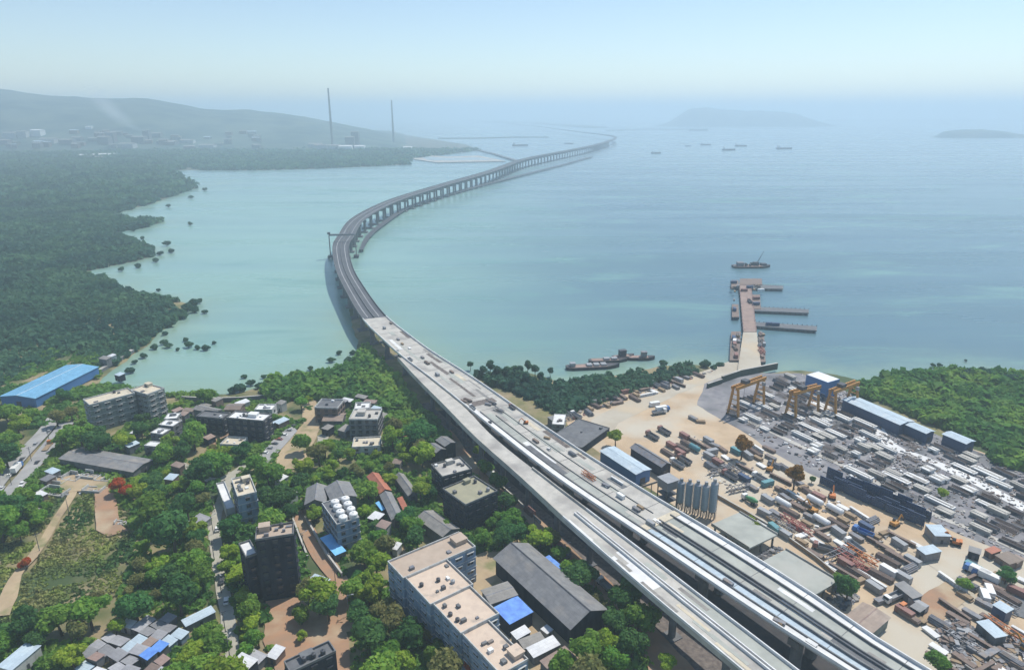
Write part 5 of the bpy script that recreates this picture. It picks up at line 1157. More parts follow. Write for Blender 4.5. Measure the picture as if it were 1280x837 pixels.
# ---- silos and mixing plant
def silo(px, py, r, h):
    p = G(px, py); o = thing('silo', '', 'silo', p, 0, 'silos beside the viaduct'); foot(p, 0, r * 2, r * 2)
    b = MB()
    for i in range(6):
        t = math.pi / 3 * i; b.tube((r * .85 * math.cos(t), r * .85 * math.sin(t), 0), (r * .85 * math.cos(t), r * .85 * math.sin(t), 4.2), .2)
    b.tube((0, 0, 2.4), (0, 0, 4), .4, r * .9, 14); b.build('support_frame', M['steel'], o)
    b = MB(); b.tube((0, 0, 4), (0, 0, h), r, r, 18)
    for z in np.arange(5.5, h, 2.6): b.tube((0, 0, z), (0, 0, z + .15), r + .06, r + .06, 18)
    b.build('shell', M['silo'], o)
    b = MB(); b.tube((0, 0, h), (0, 0, h + .8), r, r * .3, 18); b.box(-.6, .6, -.6, .6, h + .6, h + 2.0); b.build('cap', M['grey_paint'], o)
    b = MB(); 
    for s in (-.25, .25): b.bar((r + .25, s, .2), (r + .25, s, h), .08)
    for z in np.arange(.8, h, .6): b.bar((r + .25, -.25, z), (r + .25, .25, z), .06)
    b.build('ladder', M['steel_dark'], o); return o
for i, (x, y, h) in enumerate(((849, 636, 15), (859, 640, 16), (869, 643, 16.5), (879, 646, 17), (889, 648, 19))):
    o = silo(x, y, 1.55, h - 1.5); o['label'] = ('leftmost of the five blue grey silos by the viaduct', 'second blue grey silo from the left', 'middle one of the five blue grey silos', 'fourth blue grey silo from the left', 'rightmost and tallest of the five blue grey silos')[i]
p = G(833, 630); o = thing('mixing_plant', 'dark grey concrete mixing tower left of the silos', 'plant', p, YA)
b = MB()
for sx in (-3, 3):
    for sy in (-3, 3): b.bar((sx, sy, 0), (sx, sy, 9), .4)
for z in (3, 6): b.box(-3.2, 3.2, -3.2, 3.2, z, z + .25)
b.build('tower_frame', M['steel_dark'], o); b = MB(); b.box(-3.3, 3.3, -3.3, 3.3, 9, 13); b.prism([(-3.6, -3.6), (3.6, -3.6), (3.6, 3.6), (-3.6, 3.6)], 13, 13.4); b.build('mixer_house', M['grey_paint'], o)
b = MB(); b.bar((3, 0, 11), (16, 3, 1), 1.2, .7); b.bar((9, 1.4, 6), (9, 1.4, 0), .3); b.build('conveyor', M['steel'], o)
foot(p, 0, 8, 8)
# ---- rows of precast work
def seg_mesh(L, W, H):
    b = MB(); pr = [(-W / 2, H), (W / 2, H), (W / 2, H - .3), (W * .28, H - .6), (W * .2, 0), (-W * .2, 0), (-W * .28, H - .6), (-W / 2, H - .3)]
    b.loft([[(x, y, z) for y, z in pr] for x in (-L / 2, L / 2)])
    return b
def seg(L, W, H, m):
    o = thing('precast_segment', '', 'segment', (0, 0, 0)); seg_mesh(L, W, H).build('box_section', m, o)
    b = MB(); b.box(-L * .46, L * .46, -W * .12, W * .12, H + .002, H + .25); b.box(-L * .45, -L * .4, -W * .4, W * .4, H + .002, H + .2); b.box(L * .4, L * .45, -W * .4, W * .4, H + .002, H + .2); b.build('stressing_block', M['conc'], o); return o
def bed(L, W, m):
    o = thing('casting_bed', '', 'casting bed', (0, 0, 0)); b = MB(); b.box(-L / 2, L / 2, -W / 2, W / 2, 0, .4); b.build('base_slab', M['conc_dark'], o)
    b = MB()
    for s in (-1, 1):
        b.box(-L / 2 + .3, L / 2 - .3, s * W * .36 - .1, s * W * .36 + .1, .402, 1.9)
        for i in range(int(L / 1.6)): X_ = -L / 2 + .8 + i * 1.6; b.bar((X_, s * W * .36, 1.7), (X_, s * W * .48, .45), .16)
    b.build('side_form', m, o)
    b = MB()
    for i in range(int(L / .9)): X_ = -L / 2 + .6 + i * .9; b.bar((X_, -W * .33, 1.5), (X_, W * .33, 1.5), .09)
    for k in range(5): b.bar((-L / 2 + .5, -W * .3 + k * W * .15, 1.58), (L / 2 - .5, -W * .3 + k * W * .15, 1.58), .09)
    b.build('reinforcement', M['rebar'], o); return o
def cage(L, W, H, m):
    o = thing('rebar_cage', '', 'rebar cage', (0, 0, 0)); b = MB()
    for y in (-W / 2, -W / 6, W / 6, W / 2):
        for z in (.2, H): b.bar((-L / 2, y, z), (L / 2, y, z), .1)
    n = int(L / .7)
    for i in range(n + 1):
        X_ = -L / 2 + i * L / n
        b.bar((X_, -W / 2, .2), (X_, -W / 2, H), .09); b.bar((X_, W / 2, .2), (X_, W / 2, H), .09); b.bar((X_, -W / 2, H), (X_, W / 2, H), .09)
    b.build('bars', m, o); b = MB()
    for X_ in (-L * .4, L * .4): b.box(X_ - .2, X_ + .2, -W * .55, W * .55, 0, .18)
    b.build('bearer', M['timber'], o); return o
PRO = {'seg_l': (seg(15, 3.6, 2.0, M['conc_new']), 'white precast segment', 15), 'seg_s': (seg(6, 4.6, 2.4, M['conc_new']), 'short white precast segment', 6), 'seg_g': (seg(9, 4.0, 2.4, M['conc']), 'grey precast segment', 9),
       'bed': (bed(13, 4.6, M['steel']), 'steel casting bed', 13), 'bed_b': (bed(10, 4.4, M['steel_dark']), 'dark casting bed', 10), 'cage': (cage(9, 3.2, 2.2, M['rebar']), 'rusty rebar cage', 9), 'cage_d': (cage(7, 3.4, 2.6, M['steel_dark']), 'dark rebar cage', 7)}
FIRST = set(); ROWS = []
N0, N1, F0, F1 = G(896, 514), G(1330, 716), G(978, 466), G(1330, 624)
ROWN = ['first', 'second', 'third', 'fourth', 'fifth', 'sixth', 'seventh', 'eighth', 'ninth', 'tenth', 'eleventh', 'twelfth', 'thirteenth', 'fourteenth']
GAPS_PX = [(1098, 520, 9)]
NR = 14
for rI in range(NR):
    f = (rI + .5) / NR; a, c = N0.lerp(F0, f), N1.lerp(F1, f); L = (c - a).length; u = (c - a).normalized(); s = rng.uniform(0, 6); cnt = {}
    row = []
    while s < L - 6:
        w8 = (5, 3, 2.5, 4, 4, 2.5, 3.5) if rI > 2 else (3, 2, 2, 5, 4, 2, 4)
        kx = rng.choices(list(PRO), w8)[0]; ln = PRO[kx][2]; p = a + u * (s + ln / 2) + Vector((-u.y, u.x, 0)) * rng.uniform(-1.3, 1.3); q = PX(p)
        s += ln + rng.choice((.6, 1.2, 2.5, 6.0))
        if rng.random() < .06: continue
        if q[0] > 1300 or in_foot(p.x, p.y, 3.0): continue
        if any((p.x - x) ** 2 + (p.y - y) ** 2 < 20 for x, y, _r in TREES): continue
        # the concrete road through the yard stays clear
        clear = True
        for (g1, g2) in zip([(1085, 510), (1112, 555), (1160, 575), (1215, 600), (1300, 645)][:-1], [(1085, 510), (1112, 555), (1160, 575), (1215, 600), (1300, 645)][1:]):
            A_, B_ = G(*g1), G(*g2); e = B_ - A_; t_ = max(0, min(1, (p - A_).dot(e) / e.length_squared))
            if (p - A_ - e * t_).length < 5.5: clear = False
        if not clear: continue
        row.append((kx, p))
    for kx, p in row[::-1]:
        src, look, ln = PRO[kx]; o = src if kx not in FIRST else copy_tree(src); FIRST.add(kx)
        o.location = (p.x, p.y, GZ + .12); o.rotation_euler.z = math.atan2(u.y, u.x) + rng.uniform(-.03, .03)
        o.scale = (rng.uniform(.72, 1.02), rng.uniform(.7, 1.2), rng.uniform(.6, 1.15)); o['group'] = 'precast work in the rows of the casting yard'
        cnt[kx] = cnt.get(kx, 0) + 1
        o['label'] = f"{look}, {ORD[cnt[kx] - 1]} of its kind from the right in the {ROWN[rI]} row"
        if cnt[kx] > 19: o['label'] = f"{look}, far left in the {ROWN[rI]} row"
# ---- blue shuttering: tall steel shutters along the sand side
def shutter():
    o = thing('shutter_panel', '', 'formwork', (0, 0, 0), 0, 'blue shutters along the sand yard'); b = MB(); b.box(-4, 4, -.15, .15, .3, 6.2); b.build('face_sheet', M['navy'], o)
    b = MB()
    for i in range(9): b.bar((-4 + i, -.2, .2), (-4 + i, -.2, 6.3), .22)
    for z in (1, 3, 5): b.bar((-4, -.35, z), (4, -.35, z), .2)
    b.build('stiffener', M['navy'], o)
    b = MB()
    for x in (-3, 0, 3): b.bar((x, .2, 5), (x, 3, 0), .18); b.bar((x, .2, .1), (x, 3, .1), .18)
    b.build('prop', M['steel_dark'], o); return o
SH = shutter(); e0, e1 = G(1030, 606), G(1148, 656); NSH = 15; nrm = Vector((-(e1 - e0).y, (e1 - e0).x, 0)).normalized()
for i in range(NSH * 2):
    o = SH if i == 0 else copy_tree(SH); k, rw = i % NSH, i // NSH
    p = e0.lerp(e1, (k + .5) / NSH) + nrm * (rw * 7.0 + rng.uniform(-1.6, 1.6)); o.location = (p.x, p.y, GZ + .1); o.rotation_euler.z = math.atan2((e1 - e0).y, (e1 - e0).x) + rng.uniform(-.05, .05); o.scale = (rng.uniform(.75, .98), 1, rng.uniform(.5, 1.12))
    o['label'] = f"navy blue steel shutter, {ORD[k]} from the left in the {'front' if rw == 0 else 'back'} line by the sand"
    foot(p, o.rotation_euler.z, 8, 5)

# ---- yard machines and stocks
def wheels(o, xs_, y, r, w=.5):
    b = MB(); b.tube((0, -w / 2, 0), (0, w / 2, 0), r, r, 12); b.tube((0, -w / 2 - .02, 0), (0, w / 2 + .02, 0), r * .45, r * .45, 8); me = b.mesh('wheel', M['tyre'])
    for x in xs_:
        for s in (-1, 1): link_copy(me, 'wheel', o, (x, s * y, r))
def truck(cab, bed_m, L=8.5, kind_='flat', name='truck'):
    o = thing(name, '', 'truck', (0, 0, 0), 0); wheels(o, (L / 2 - 1.3, -L / 2 + 2.6, -L / 2 + 1.2), 1.0, .52)
    b = MB(); b.box(-L / 2, L / 2, -.5, .5, .6, 1.0); b.build('chassis', M['steel_dark'], o)
    b = MB(); pr = [(L / 2, .8), (L / 2, 1.9), (L / 2 - .35, 3.0), (L / 2 - 1.9, 3.0), (L / 2 - 1.9, .8)]
    b.loft([[(x, y, z) for x, z in pr] for y in (-1.2, 1.2)]); cb = b.build('cab', cab, o)
    b = MB(); b.add([(L / 2 + .02, -1.05, 2.0), (L / 2 + .02, 1.05, 2.0), (L / 2 - .28, 1.05, 2.85), (L / 2 - .28, -1.05, 2.85)], [(0, 1, 2, 3)]); b.build('windscreen', M['glass'], cb)
    b = MB(); x0, x1 = -L / 2, L / 2 - 2.1
    if kind_ == 'box': b.box(x0, x1, -1.25, 1.25, 1.02, 3.6)
    elif kind_ == 'tip':
        b.box(x0, x1, -1.25, 1.25, 1.02, 1.2); b.box(x0, x1, -1.25, -1.1, 1.2, 2.4); b.box(x0, x1, 1.1, 1.25, 1.2, 2.4); b.box(x1 - .15, x1, -1.1, 1.1, 1.2, 2.7); b.box(x0, x0 + .12, -1.1, 1.1, 1.2, 2.3)
    elif kind_ == 'tank': b.tube((x0, 0, 2.2), (x1, 0, 2.2), 1.2, 1.2, 14)
    elif kind_ == 'mix': b.tube((x0 + .2, 0, 2.7), (x0 + 2.6, 0, 2.4), .6, 1.25, 12); b.tube((x0 + 2.6, 0, 2.4), (x1 - .2, 0, 2.0), 1.25, .7, 12)
    else: b.box(x0, x1, -1.25, 1.25, 1.02, 1.25); b.box(x1 - .15, x1, -1.25, 1.25, 1.25, 2.2)
    b.build({'box': 'cargo_box', 'tip': 'tipper_body', 'tank': 'tank', 'mix': 'mixer_drum', 'flat': 'flat_bed'}[kind_], bed_m, o); return o
def car(m):
    o = thing('car', '', 'car', (0, 0, 0), 0); wheels(o, (1.3, -1.3), .8, .32, .25)
    b = MB(); pr = [(-2.1, .35), (2.1, .35), (2.15, .75), (1.1, .95), (-2.1, .98)]; b.loft([[(x, y, z) for x, z in pr] for y in (-.85, .85)]); b.build('body', m, o)
    b = MB(); pr = [(-1.7, .98), (1.0, .95), (.4, 1.42), (-1.2, 1.45)]; b.loft([[(x, y, z) for x, z in pr] for y in (-.74, .74)]); c = b.build('cabin_glass', M['glass'], o)
    b = MB(); b.box(-1.2, .4, -.72, .72, 1.452, 1.49); b.build('cabin_roof', m, o); return o
def excavator(m):
    o = thing('excavator', '', 'excavator', (0, 0, 0), 0)
    for s in (-1, 1):
        b = MB(); pr = [(-2.1, .5), (-1.7, 0), (1.7, 0), (2.1, .5), (1.7, .95), (-1.7, .95)]; b.loft([[(x, y, z) for x, z in pr] for y in (s * 1.2 - .3, s * 1.2 + .3)]); b.build('track', M['tyre'], o)
    b = MB(); b.box(-2, 1.2, -1.3, 1.3, 1.0, 2.1); b.box(-2.2, -1.2, -1.3, 1.3, 1.1, 2.4); b.build('upper_body', m, o)
    b = MB(); b.box(.1, 1.3, .3, 1.3, 2.1, 3.1); b.build('cab', M['glass'], o)
    b = MB(); b.bar((1.0, -.4, 1.9), (3.6, -.4, 4.6), .45, .6); b.build('boom', m, o); b = MB(); b.bar((3.6, -.4, 4.6), (5.6, -.4, 2.2), .35, .45); b.build('arm', m, o)
    b = MB(); pr = [(5.3, 2.3), (6.0, 2.0), (5.9, 1.1), (5.1, 1.3)]; b.loft([[(x, y, z) for x, z in pr] for y in (-1.0, .2)]); b.build('bucket', M['steel_dark'], o); return o
def container(m, L=6.1):
    o = thing('container', '', 'container', (0, 0, 0), 0); b = MB(); b.box(-L / 2, L / 2, -1.2, 1.2, .1, 2.6)
    for i in range(int(L / .5)): X_ = -L / 2 + .3 + i * .5; b.box(X_ - .06, X_ + .06, -1.26, 1.26, .2, 2.5)
    b.build('shell', m, o); b = MB(); b.box(L / 2 + .01, L / 2 + .08, -1.1, -.03, .2, 2.5); b.box(L / 2 + .01, L / 2 + .08, .03, 1.1, .2, 2.5); b.build('door', m, o); return o
def pipes(m, L=9, r=.28, n=6):
    o = thing('pipe_stack', '', 'pipe stack', (0, 0, 0), 0); b = MB()
    for k in range(3):
        for i in range(n - k): y = (i - (n - k - 1) / 2) * r * 2.06; b.tube((-L / 2 + rng.uniform(-.3, .3), y, .3 + r + k * r * 1.75), (L / 2, y, .3 + r + k * r * 1.75), r, r, 8)
    b.build('pipes', m, o); b = MB(); b.box(-L * .35, -L * .3, -n * r, n * r, 0, .3); b.box(L * .3, L * .35, -n * r, n * r, 0, .3); b.build('bearer', M['timber'], o); return o
def plates(m, L=6, W=2.2, n=5, name='plate_stack'):
    o = thing(name, '', 'steel stack' if name == 'plate_stack' else 'timber stack', (0, 0, 0), 0); b = MB(); z = .25
    for i in range(n): h = rng.uniform(.18, .35); b.box(-L / 2 + rng.uniform(-.3, .3), L / 2 + rng.uniform(-.3, .3), -W / 2 + rng.uniform(-.2, .2), W / 2, z + .004, z + h); z += h
    b.build('layers', m, o); b = MB(); b.box(-L * .35, L * .35, -.2, .2, 0, .25); b.build('bearer', M['timber'], o); return o
def girder_piece(m, L=12):
    o = thing('steel_girder', '', 'girder', (0, 0, 0), 0); b = MB(); b.box(-L / 2, L / 2, -.6, .6, 1.55, 1.7); b.box(-L / 2, L / 2, -.6, .6, .1, .25); b.box(-L / 2, L / 2, -.08, .08, .25, 1.55)
    for i in range(int(L / 1.5)): X_ = -L / 2 + .5 + i * 1.5; b.box(X_ - .06, X_ + .06, -.55, .55, .252, 1.548)
    b.build('beam', m, o); b = MB(); b.box(-L * .35, -L * .32, -.9, .9, 0, .098); b.box(L * .32, L * .35, -.9, .9, 0, .098); b.build('bearer', M['timber'], o); return o
def truss(m, L=12, W=2.2, H=2.4):
    o = thing('steel_truss', '', 'truss', (0, 0, 0), 0); b = MB()
    for y in (-W / 2, W / 2):
        for z in (.2, H): b.bar((-L / 2, y, z), (L / 2, y, z), .28)
    b.build('chord', m, o); b = MB(); n = int(L / 2)
    for i in range(n):
        X_ = -L / 2 + i * L / n
        for y in (-W / 2, W / 2): b.bar((X_, y, .2 if i % 2 else H), (X_ + L / n, y, H if i % 2 else .2), .18)
        b.bar((X_, -W / 2, H), (X_, W / 2, H), .16)
    b.build('brace', m, o); return o
def htank(m, L=7, r=1.4):
    o = thing('storage_tank', '', 'tank', (0, 0, 0), 0); b = MB(); b.tube((-L / 2, 0, 1.9), (L / 2, 0, 1.9), r, r, 16); b.tube((-L / 2 - .5, 0, 1.9), (-L / 2, 0, 1.9), r * .55, r, 16); b.tube((L / 2, 0, 1.9), (L / 2 + .5, 0, 1.9), r, r * .55, 16); b.build('shell', m, o)
    b = MB(); b.box(-L * .32, -L * .26, -r * .8, r * .8, 0, 1.0); b.box(L * .26, L * .32, -r * .8, r * .8, 0, 1.0); b.build('saddle', M['conc_dark'], o); return o
PROTO = {'t_white': (truck(M['white'], M['grey_paint'], 9, 'tip'), 'white cabbed tipper truck', 'truck'), 't_red': (truck(M['maroon'], M['steel'], 9, 'tip'), 'maroon tipper truck', 'truck'), 't_org': (truck(M['orange'], M['timber'], 9.5, 'flat'), 'orange flatbed truck', 'truck'), 't_mix': (truck(M['white'], M['green_paint'], 8.6, 'mix', 'mixer_truck'), 'concrete mixer truck with a green drum', 'truck'),
         't_tank': (truck(M['white'], M['white'], 10, 'tank', 'tanker_truck'), 'white tanker truck', 'truck'), 't_box': (truck(M['blue_paint'], M['white'], 9, 'box', 'box_truck'), 'white box truck', 'truck'), 't_blue': (truck(M['blue_paint'], M['blue_paint'], 8.5, 'tip'), 'blue tipper truck', 'truck'),
         'car_w': (car(M['white']), 'white car', 'car'), 'car_d': (car(M['steel_dark']), 'dark car', 'car'), 'car_r': (car(M['red']), 'red car', 'car'), 'car_g': (car(M['grey_paint']), 'grey car', 'car'), 'exc': (excavator(M['yellow']), 'yellow excavator', 'excavator'), 'exc_o': (excavator(M['orange']), 'orange excavator', 'excavator'),
         'con_b': (container(M['blue_paint']), 'blue container', 'container'), 'con_r': (container(M['maroon']), 'maroon container', 'container'), 'con_w': (container(M['white']), 'white container', 'container'), 'con_g': (container(M['grey_paint']), 'grey container', 'container'), 'con_t': (container(M['teal_paint']), 'teal container', 'container'), 'con_n': (container(M['navy']), 'navy container', 'container'),
         'pipe': (pipes(M['rebar']), 'rusty pipe stack', 'stack'), 'pipe_g': (pipes(M['steel'], 7, .35, 5), 'grey pipe stack', 'stack'), 'plate': (plates(M['steel']), 'grey steel plate stack', 'stack'), 'plate_r': (plates(M['rebar'], 7, 2.0), 'rusty steel plate stack', 'stack'), 'timb': (plates(M['timber'], 5, 2.2, 6, 'timber_stack'), 'pale timber stack', 'stack'), 'cblk': (plates(M['conc_new'], 5, 2.4, 3, 'block_stack'), 'white concrete block stack', 'stack'),
         'gird': (girder_piece(M['rebar']), 'rusty steel girder', 'girder'), 'gird_w': (girder_piece(M['conc_new']), 'white painted girder', 'girder'), 'truss': (truss(M['red']), 'red steel truss', 'truss'), 'truss_g': (truss(M['steel']), 'grey steel truss', 'truss'), 'truss_o': (truss(M['orange'], 14), 'orange steel truss', 'truss'),
         'tank_w': (htank(M['white']), 'white cylindrical tank', 'tank'), 'tank_t': (htank(M['teal_paint'], 6), 'teal cylindrical tank', 'tank')}
PLURAL = {'truck': 'trucks', 'car': 'cars', 'excavator': 'excavators', 'container': 'containers', 'stack': 'stacks', 'girder': 'girders', 'truss': 'trusses', 'tank': 'tanks'}
USED = set(); PLACED = []
def put(key, p, rz, group, field_='sand', label=None, size=6):
    src, look, kd = PROTO[key]; o = src if key not in USED else copy_tree(src); USED.add(key)
    o.location = p; o.rotation_euler.z = rz; o['group'] = group; PLACED.append((p.x, p.y))
    if label: o['label'] = label
    else: auto(o, look, kd, PLURAL[kd], 1.5, field_)
    return o
PITS = 'machines and stocks on the sand yard'
# the ones that can be told apart in the photograph
for key, x, y, a, lab in [('t_box', 828, 514, .35, 'large white loaded truck on the haul road near the thicket'), ('t_white', 824, 517, .35, None), ('con_w', 818, 507, .3, None), ('t_red', 815, 547, YA, None), ('t_red', 830, 541, YA, None), ('plate', 866, 524, YA, None), ('timb', 876, 528, YA + .9, None),
                          ('con_r', 839, 559, YA, None), ('con_r', 850, 568, YA, None), ('pipe', 835, 568, YA, None), ('t_red', 855, 577, YA, None), ('t_white', 846, 582, YA, None), ('tank_t', 868, 563, YA, None), ('con_g', 886, 572, YA, None), ('con_r', 897, 580, YA, None), ('t_red', 912, 597, YA, None), ('con_n', 930, 600, YA, None), ('con_t', 920, 566, YA, None),
                          ('t_mix', 937, 628, YA, 'concrete mixer truck with a green drum on the sand between silos and white tanks'), ('exc', 962, 588, 1.0, None), ('tank_w', 978, 632, YA, None), ('tank_w', 1018, 629, YA, None), ('tank_w', 1026, 654, YA, None), ('tank_w', 1043, 640, YA, None), ('truss', 990, 655, YA, None), ('truss', 1000, 663, YA, None), ('t_red', 1030, 688, YA + .5, 'maroon truck standing alone on the sand in front of the raised slabs'), ('con_g', 980, 670, YA, None),
                          ('truss', 1060, 700, YA, None), ('truss', 1066, 708, YA + .1, None), ('con_r', 1057, 707, YA, None), ('truss_o', 1075, 697, YA, None), ('con_n', 1082, 661, YA, None), ('t_blue', 1078, 668, YA + .2, 'blue tipper truck beside the containers at the middle of the sand yard'), ('exc', 1118, 657, .6, None), ('exc_o', 1194, 680, 2.6, 'orange excavator at the edge of the casting yard, left of the dark hut'), ('gird', 1100, 683, YA, None), ('gird', 1112, 691, YA, None), ('gird', 1124, 700, YA, None), ('con_g', 1140, 704, YA, None), ('con_w', 1110, 716, YA, None), ('con_g', 1128, 724, YA, None),
                          ('t_box', 1220, 718, YA + .1, None), ('t_box', 1231, 724, YA + .1, None), ('con_t', 1216, 712, YA, None), ('con_w', 1236, 742, 1.2, None), ('con_w', 1230, 748, 1.2, None), ('t_org', 1140, 770, YA, None), ('con_r', 1130, 768, YA, None), ('plate_r', 1136, 773, YA, None), ('con_g', 1147, 759, YA, None), ('t_white', 950, 600, YA, None), ('exc', 1015, 640, 2.0, None), ('exc_o', 1040, 622, 1.2, None)]:
    put(key, G(x, y, GZ + .15), a, PITS, 'sand', lab)
ZONE = [([(858, 535), (900, 560), (960, 560), (1000, 600), (1080, 645), (1160, 690), (1140, 715), (1060, 690), (960, 640), (900, 600), (845, 560)], 62, 'sand'), ([(955, 640), (1060, 690), (1130, 735), (1120, 765), (1060, 725), (1000, 685), (950, 655)], 24, 'sand'), ([(705, 515), (850, 468), (880, 466), (840, 488), (770, 506), (710, 528)], 34, 'sand'), ([(1160, 780), (1200, 760), (1290, 800), (1290, 842), (1165, 842)], 22, 'sand'), ([(1185, 730), (1240, 715), (1290, 730), (1290, 742), (1225, 765)], 14, 'sand')]
KW = {'plate': 6, 'plate_r': 6, 'timb': 6, 'pipe': 6, 'pipe_g': 5, 'cblk': 5, 'gird': 5, 'gird_w': 4, 'truss_g': 4, 'truss': .15, 'con_g': 1.5, 'con_r': .6, 'con_w': 1, 'con_b': .3, 'con_t': .5, 't_white': 1.5, 't_red': .5, 'car_w': 1, 'exc': .7, 'truss_o': .15}
for poly, n, fl in ZONE:
    got = tries = 0; xs_ = [p[0] for p in poly]; ys_ = [p[1] for p in poly]
    while got < n and tries < 4000:
        tries += 1; px, py = rng.uniform(min(xs_), max(xs_)), rng.uniform(min(ys_), max(ys_))
        if not inside(px, py, poly): continue
        p = G(px, py, GZ + .15); md = 5.2 if py < 520 else 4.6
        if in_foot(p.x, p.y, 3.5) or any((p.x - a) ** 2 + (p.y - b) ** 2 < md * md for a, b in PLACED) or any((p.x - a) ** 2 + (p.y - b) ** 2 < 9 for a, b, _r in TREES): continue
        key = rng.choices(list(KW), list(KW.values()))[0]
        put(key, p, YA + rng.choice((0, 0, 0, .1, -.15, 1.5)) + rng.uniform(-.08, .08), PITS, fl); got += 1
# road and lane traffic on the town side
rd = math.atan2((G(58, 538) - G(0, 602)).y, (G(58, 538) - G(0, 602)).x)
for key, x, y in (('car_w', 12, 595), ('car_d', 28, 575), ('car_g', 45, 556), ('t_box', 22, 588), ('car_r', 10, 628), ('car_w', 28, 606), ('car_d', 47, 579), ('t_org', 60, 560), ('car_w', 2, 612), ('car_g', 62, 540)): put(key, G(x, y, GZ + .35), rd + (math.pi if y > 600 else 0), 'vehicles on the twin road', 'town')
ld = math.atan2((G(352, 540) - G(330, 565)).y, (G(352, 540) - G(330, 565)).x)
for i in range(7): put(('car_w', 'car_g', 'car_d', 'car_r')[i % 4], G(331 + i * 6, 567 - i * 5.6, GZ + .4), ld + 1.4, 'cars parked by the tan clearing', 'town')
for key, x, y in (('t_red', 410, 682), ('t_white', 414, 689), ('car_w', 272, 662), ('car_d', 277, 727), ('car_w', 283, 752)): put(key, G(x, y, GZ + .4), 1.9, 'vehicles on the lanes', 'town')
for key, x, y in (('con_w', 613, 593), ('con_w', 623, 604), ('con_r', 662, 642), ('car_w', 690, 672), ('t_red', 703, 692), ('con_g', 740, 718), ('t_white', 757, 735)): put(key, G(x, y, GZ + .4), VA, 'things along the track beside the viaduct', 'track')
# on the viaduct deck
DK = 'machines and stocks on the viaduct deck'
for key, x, y, a in (('exc_o', 657, 529, 1), ('t_white', 583, 515, 0), ('truss_g', 622, 513, .3), ('plate', 630, 518, .3), ('pipe_g', 618, 506, .2), ('car_d', 597, 527, 0), ('t_red', 640, 509, 0), ('plate_r', 575, 503, .4), ('pipe', 590, 505, .3), ('plate', 605, 502, .6), ('con_g', 548, 470, 0), ('plate_r', 560, 462, 0), ('pipe', 535, 455, 0), ('plate', 525, 445, 0), ('cblk', 515, 438, 0), ('timb', 505, 432, 0), ('plate', 497, 424, 0), ('car_w', 492, 436, 0), ('con_g', 482, 412, 0), ('plate_r', 490, 405, 0), ('t_white', 512, 450, 0),
                     ('plate', 735, 593, 0), ('truss_o', 742, 600, 0), ('cblk', 757, 607, 0), ('plate', 766, 613, .2), ('con_w', 780, 624, 0), ('timb', 790, 628, 0), ('plate', 800, 640, 0), ('cblk', 810, 645, 0), ('plate_r', 670, 552, 0), ('car_w', 692, 566, 0), ('timb', 680, 545, .5), ('pipe_g', 715, 568, 0), ('con_g', 812, 655, 0), ('plate', 900, 722, 0), ('timb', 965, 775, 0), ('plate', 972, 778, .3), ('cblk', 1026, 824, 0), ('car_w', 920, 735, 0), ('gird_w', 775, 604, 0)):
    z = DZ + .06; p = G(x, y, z); i = np.argmin(((VP.xy - (p.x, p.y)) ** 2).sum(1)); k = (np.array([p.x, p.y]) - VP.xy[i]) @ VP.n[i]
    k = max(2.0, min(VP.w[i] - 2.2, k)); p = Vector((VP.xy[i][0] + VP.n[i][0] * k, VP.xy[i][1] + VP.n[i][1] * k, z))
    put(key, p, math.atan2(VP.d[i][1], VP.d[i][0]) + a, DK, 'deck').scale = (.62, .62, .62)
for key in PROTO:
    if key not in USED:
        for o in [*PROTO[key][0].children_recursive, PROTO[key][0]]: bpy.data.objects.remove(o)
for key in PRO:
    if key not in FIRST:
        for o in [*PRO[key][0].children_recursive, PRO[key][0]]: bpy.data.objects.remove(o)
# heaps of scrap and debris: nobody could count the bits
def heap(name, poly, n, s0, s1, hmax, m, label=None):
    V = []; W = [G(*p) for p in poly]; x0, x1, y0, y1 = min(p.x for p in W), max(p.x for p in W), min(p.y for p in W), max(p.y for p in W); b = MB(); PW = [(p.x, p.y) for p in W]; c = 0
    while c < n:
        x, y = rng.uniform(x0, x1), rng.uniform(y0, y1)
        if not inside(x, y, PW) or in_foot(x, y, .5): c += .2; continue
        e = min(1, float(sdist_np(np.array(x), np.array(y), PW)) / 6); z = GZ + hmax * e * rng.random() * .8; s_ = rng.uniform(s0, s1)
        b.box(-s_, s_, -s_ * rng.uniform(.2, .8), s_ * .5, z - .4, z + s_ * rng.uniform(.2, .8), rng.randrange(len(m)), rng.uniform(0, 3.1), (x, y)); c += 1
    return tag(b.build(name, m), kind='stuff')
heap('scrap_heap', [(1168, 791), (1192, 770), (1222, 788), (1225, 806), (1200, 822), (1178, 810)], 420, .4, 1.3, 3.5, [M['steel'], M['steel_dark'], M['rebar'], M['grey_paint']])
heap('yard_debris', [(1185, 835), (1230, 800), (1300, 795), (1300, 845), (1190, 845)], 420, .4, 1.5, 1.0, [M['steel'], M['rubble'], M['rebar'], M['timber']])
heap('yard_debris', [(705, 522), (850, 470), (900, 462), (875, 470), (800, 492), (715, 525)], 420, .4, 1.4, 1.2, [M['steel_dark'], M['maroon'], M['rubble'], M['steel']])
heap('yard_debris', [(860, 540), (930, 580), (1020, 610), (1100, 655), (1160, 690), (1130, 735), (1050, 690), (950, 640), (890, 600)], 650, .25, .8, .5, [M['steel'], M['rubble'], M['rebar'], M['timber'], M['conc_new']])
heap('yard_debris', CAST[2:10], 2400, .25, .75, .6, [M['steel'], M['steel_dark'], M['rebar'], M['conc']])
heap('yard_debris', [(930, 541), (1000, 470), (1055, 490), (1150, 535), (1180, 600), (1120, 620), (1020, 590)], 900, .3, 1.0, .6, [M['steel'], M['steel_dark'], M['rebar'], M['conc_new']])
heap('yard_debris', [(938, 690), (962, 678), (978, 686), (955, 700)], 130, .4, 1.2, 1.2, [M['steel_dark'], M['steel']])
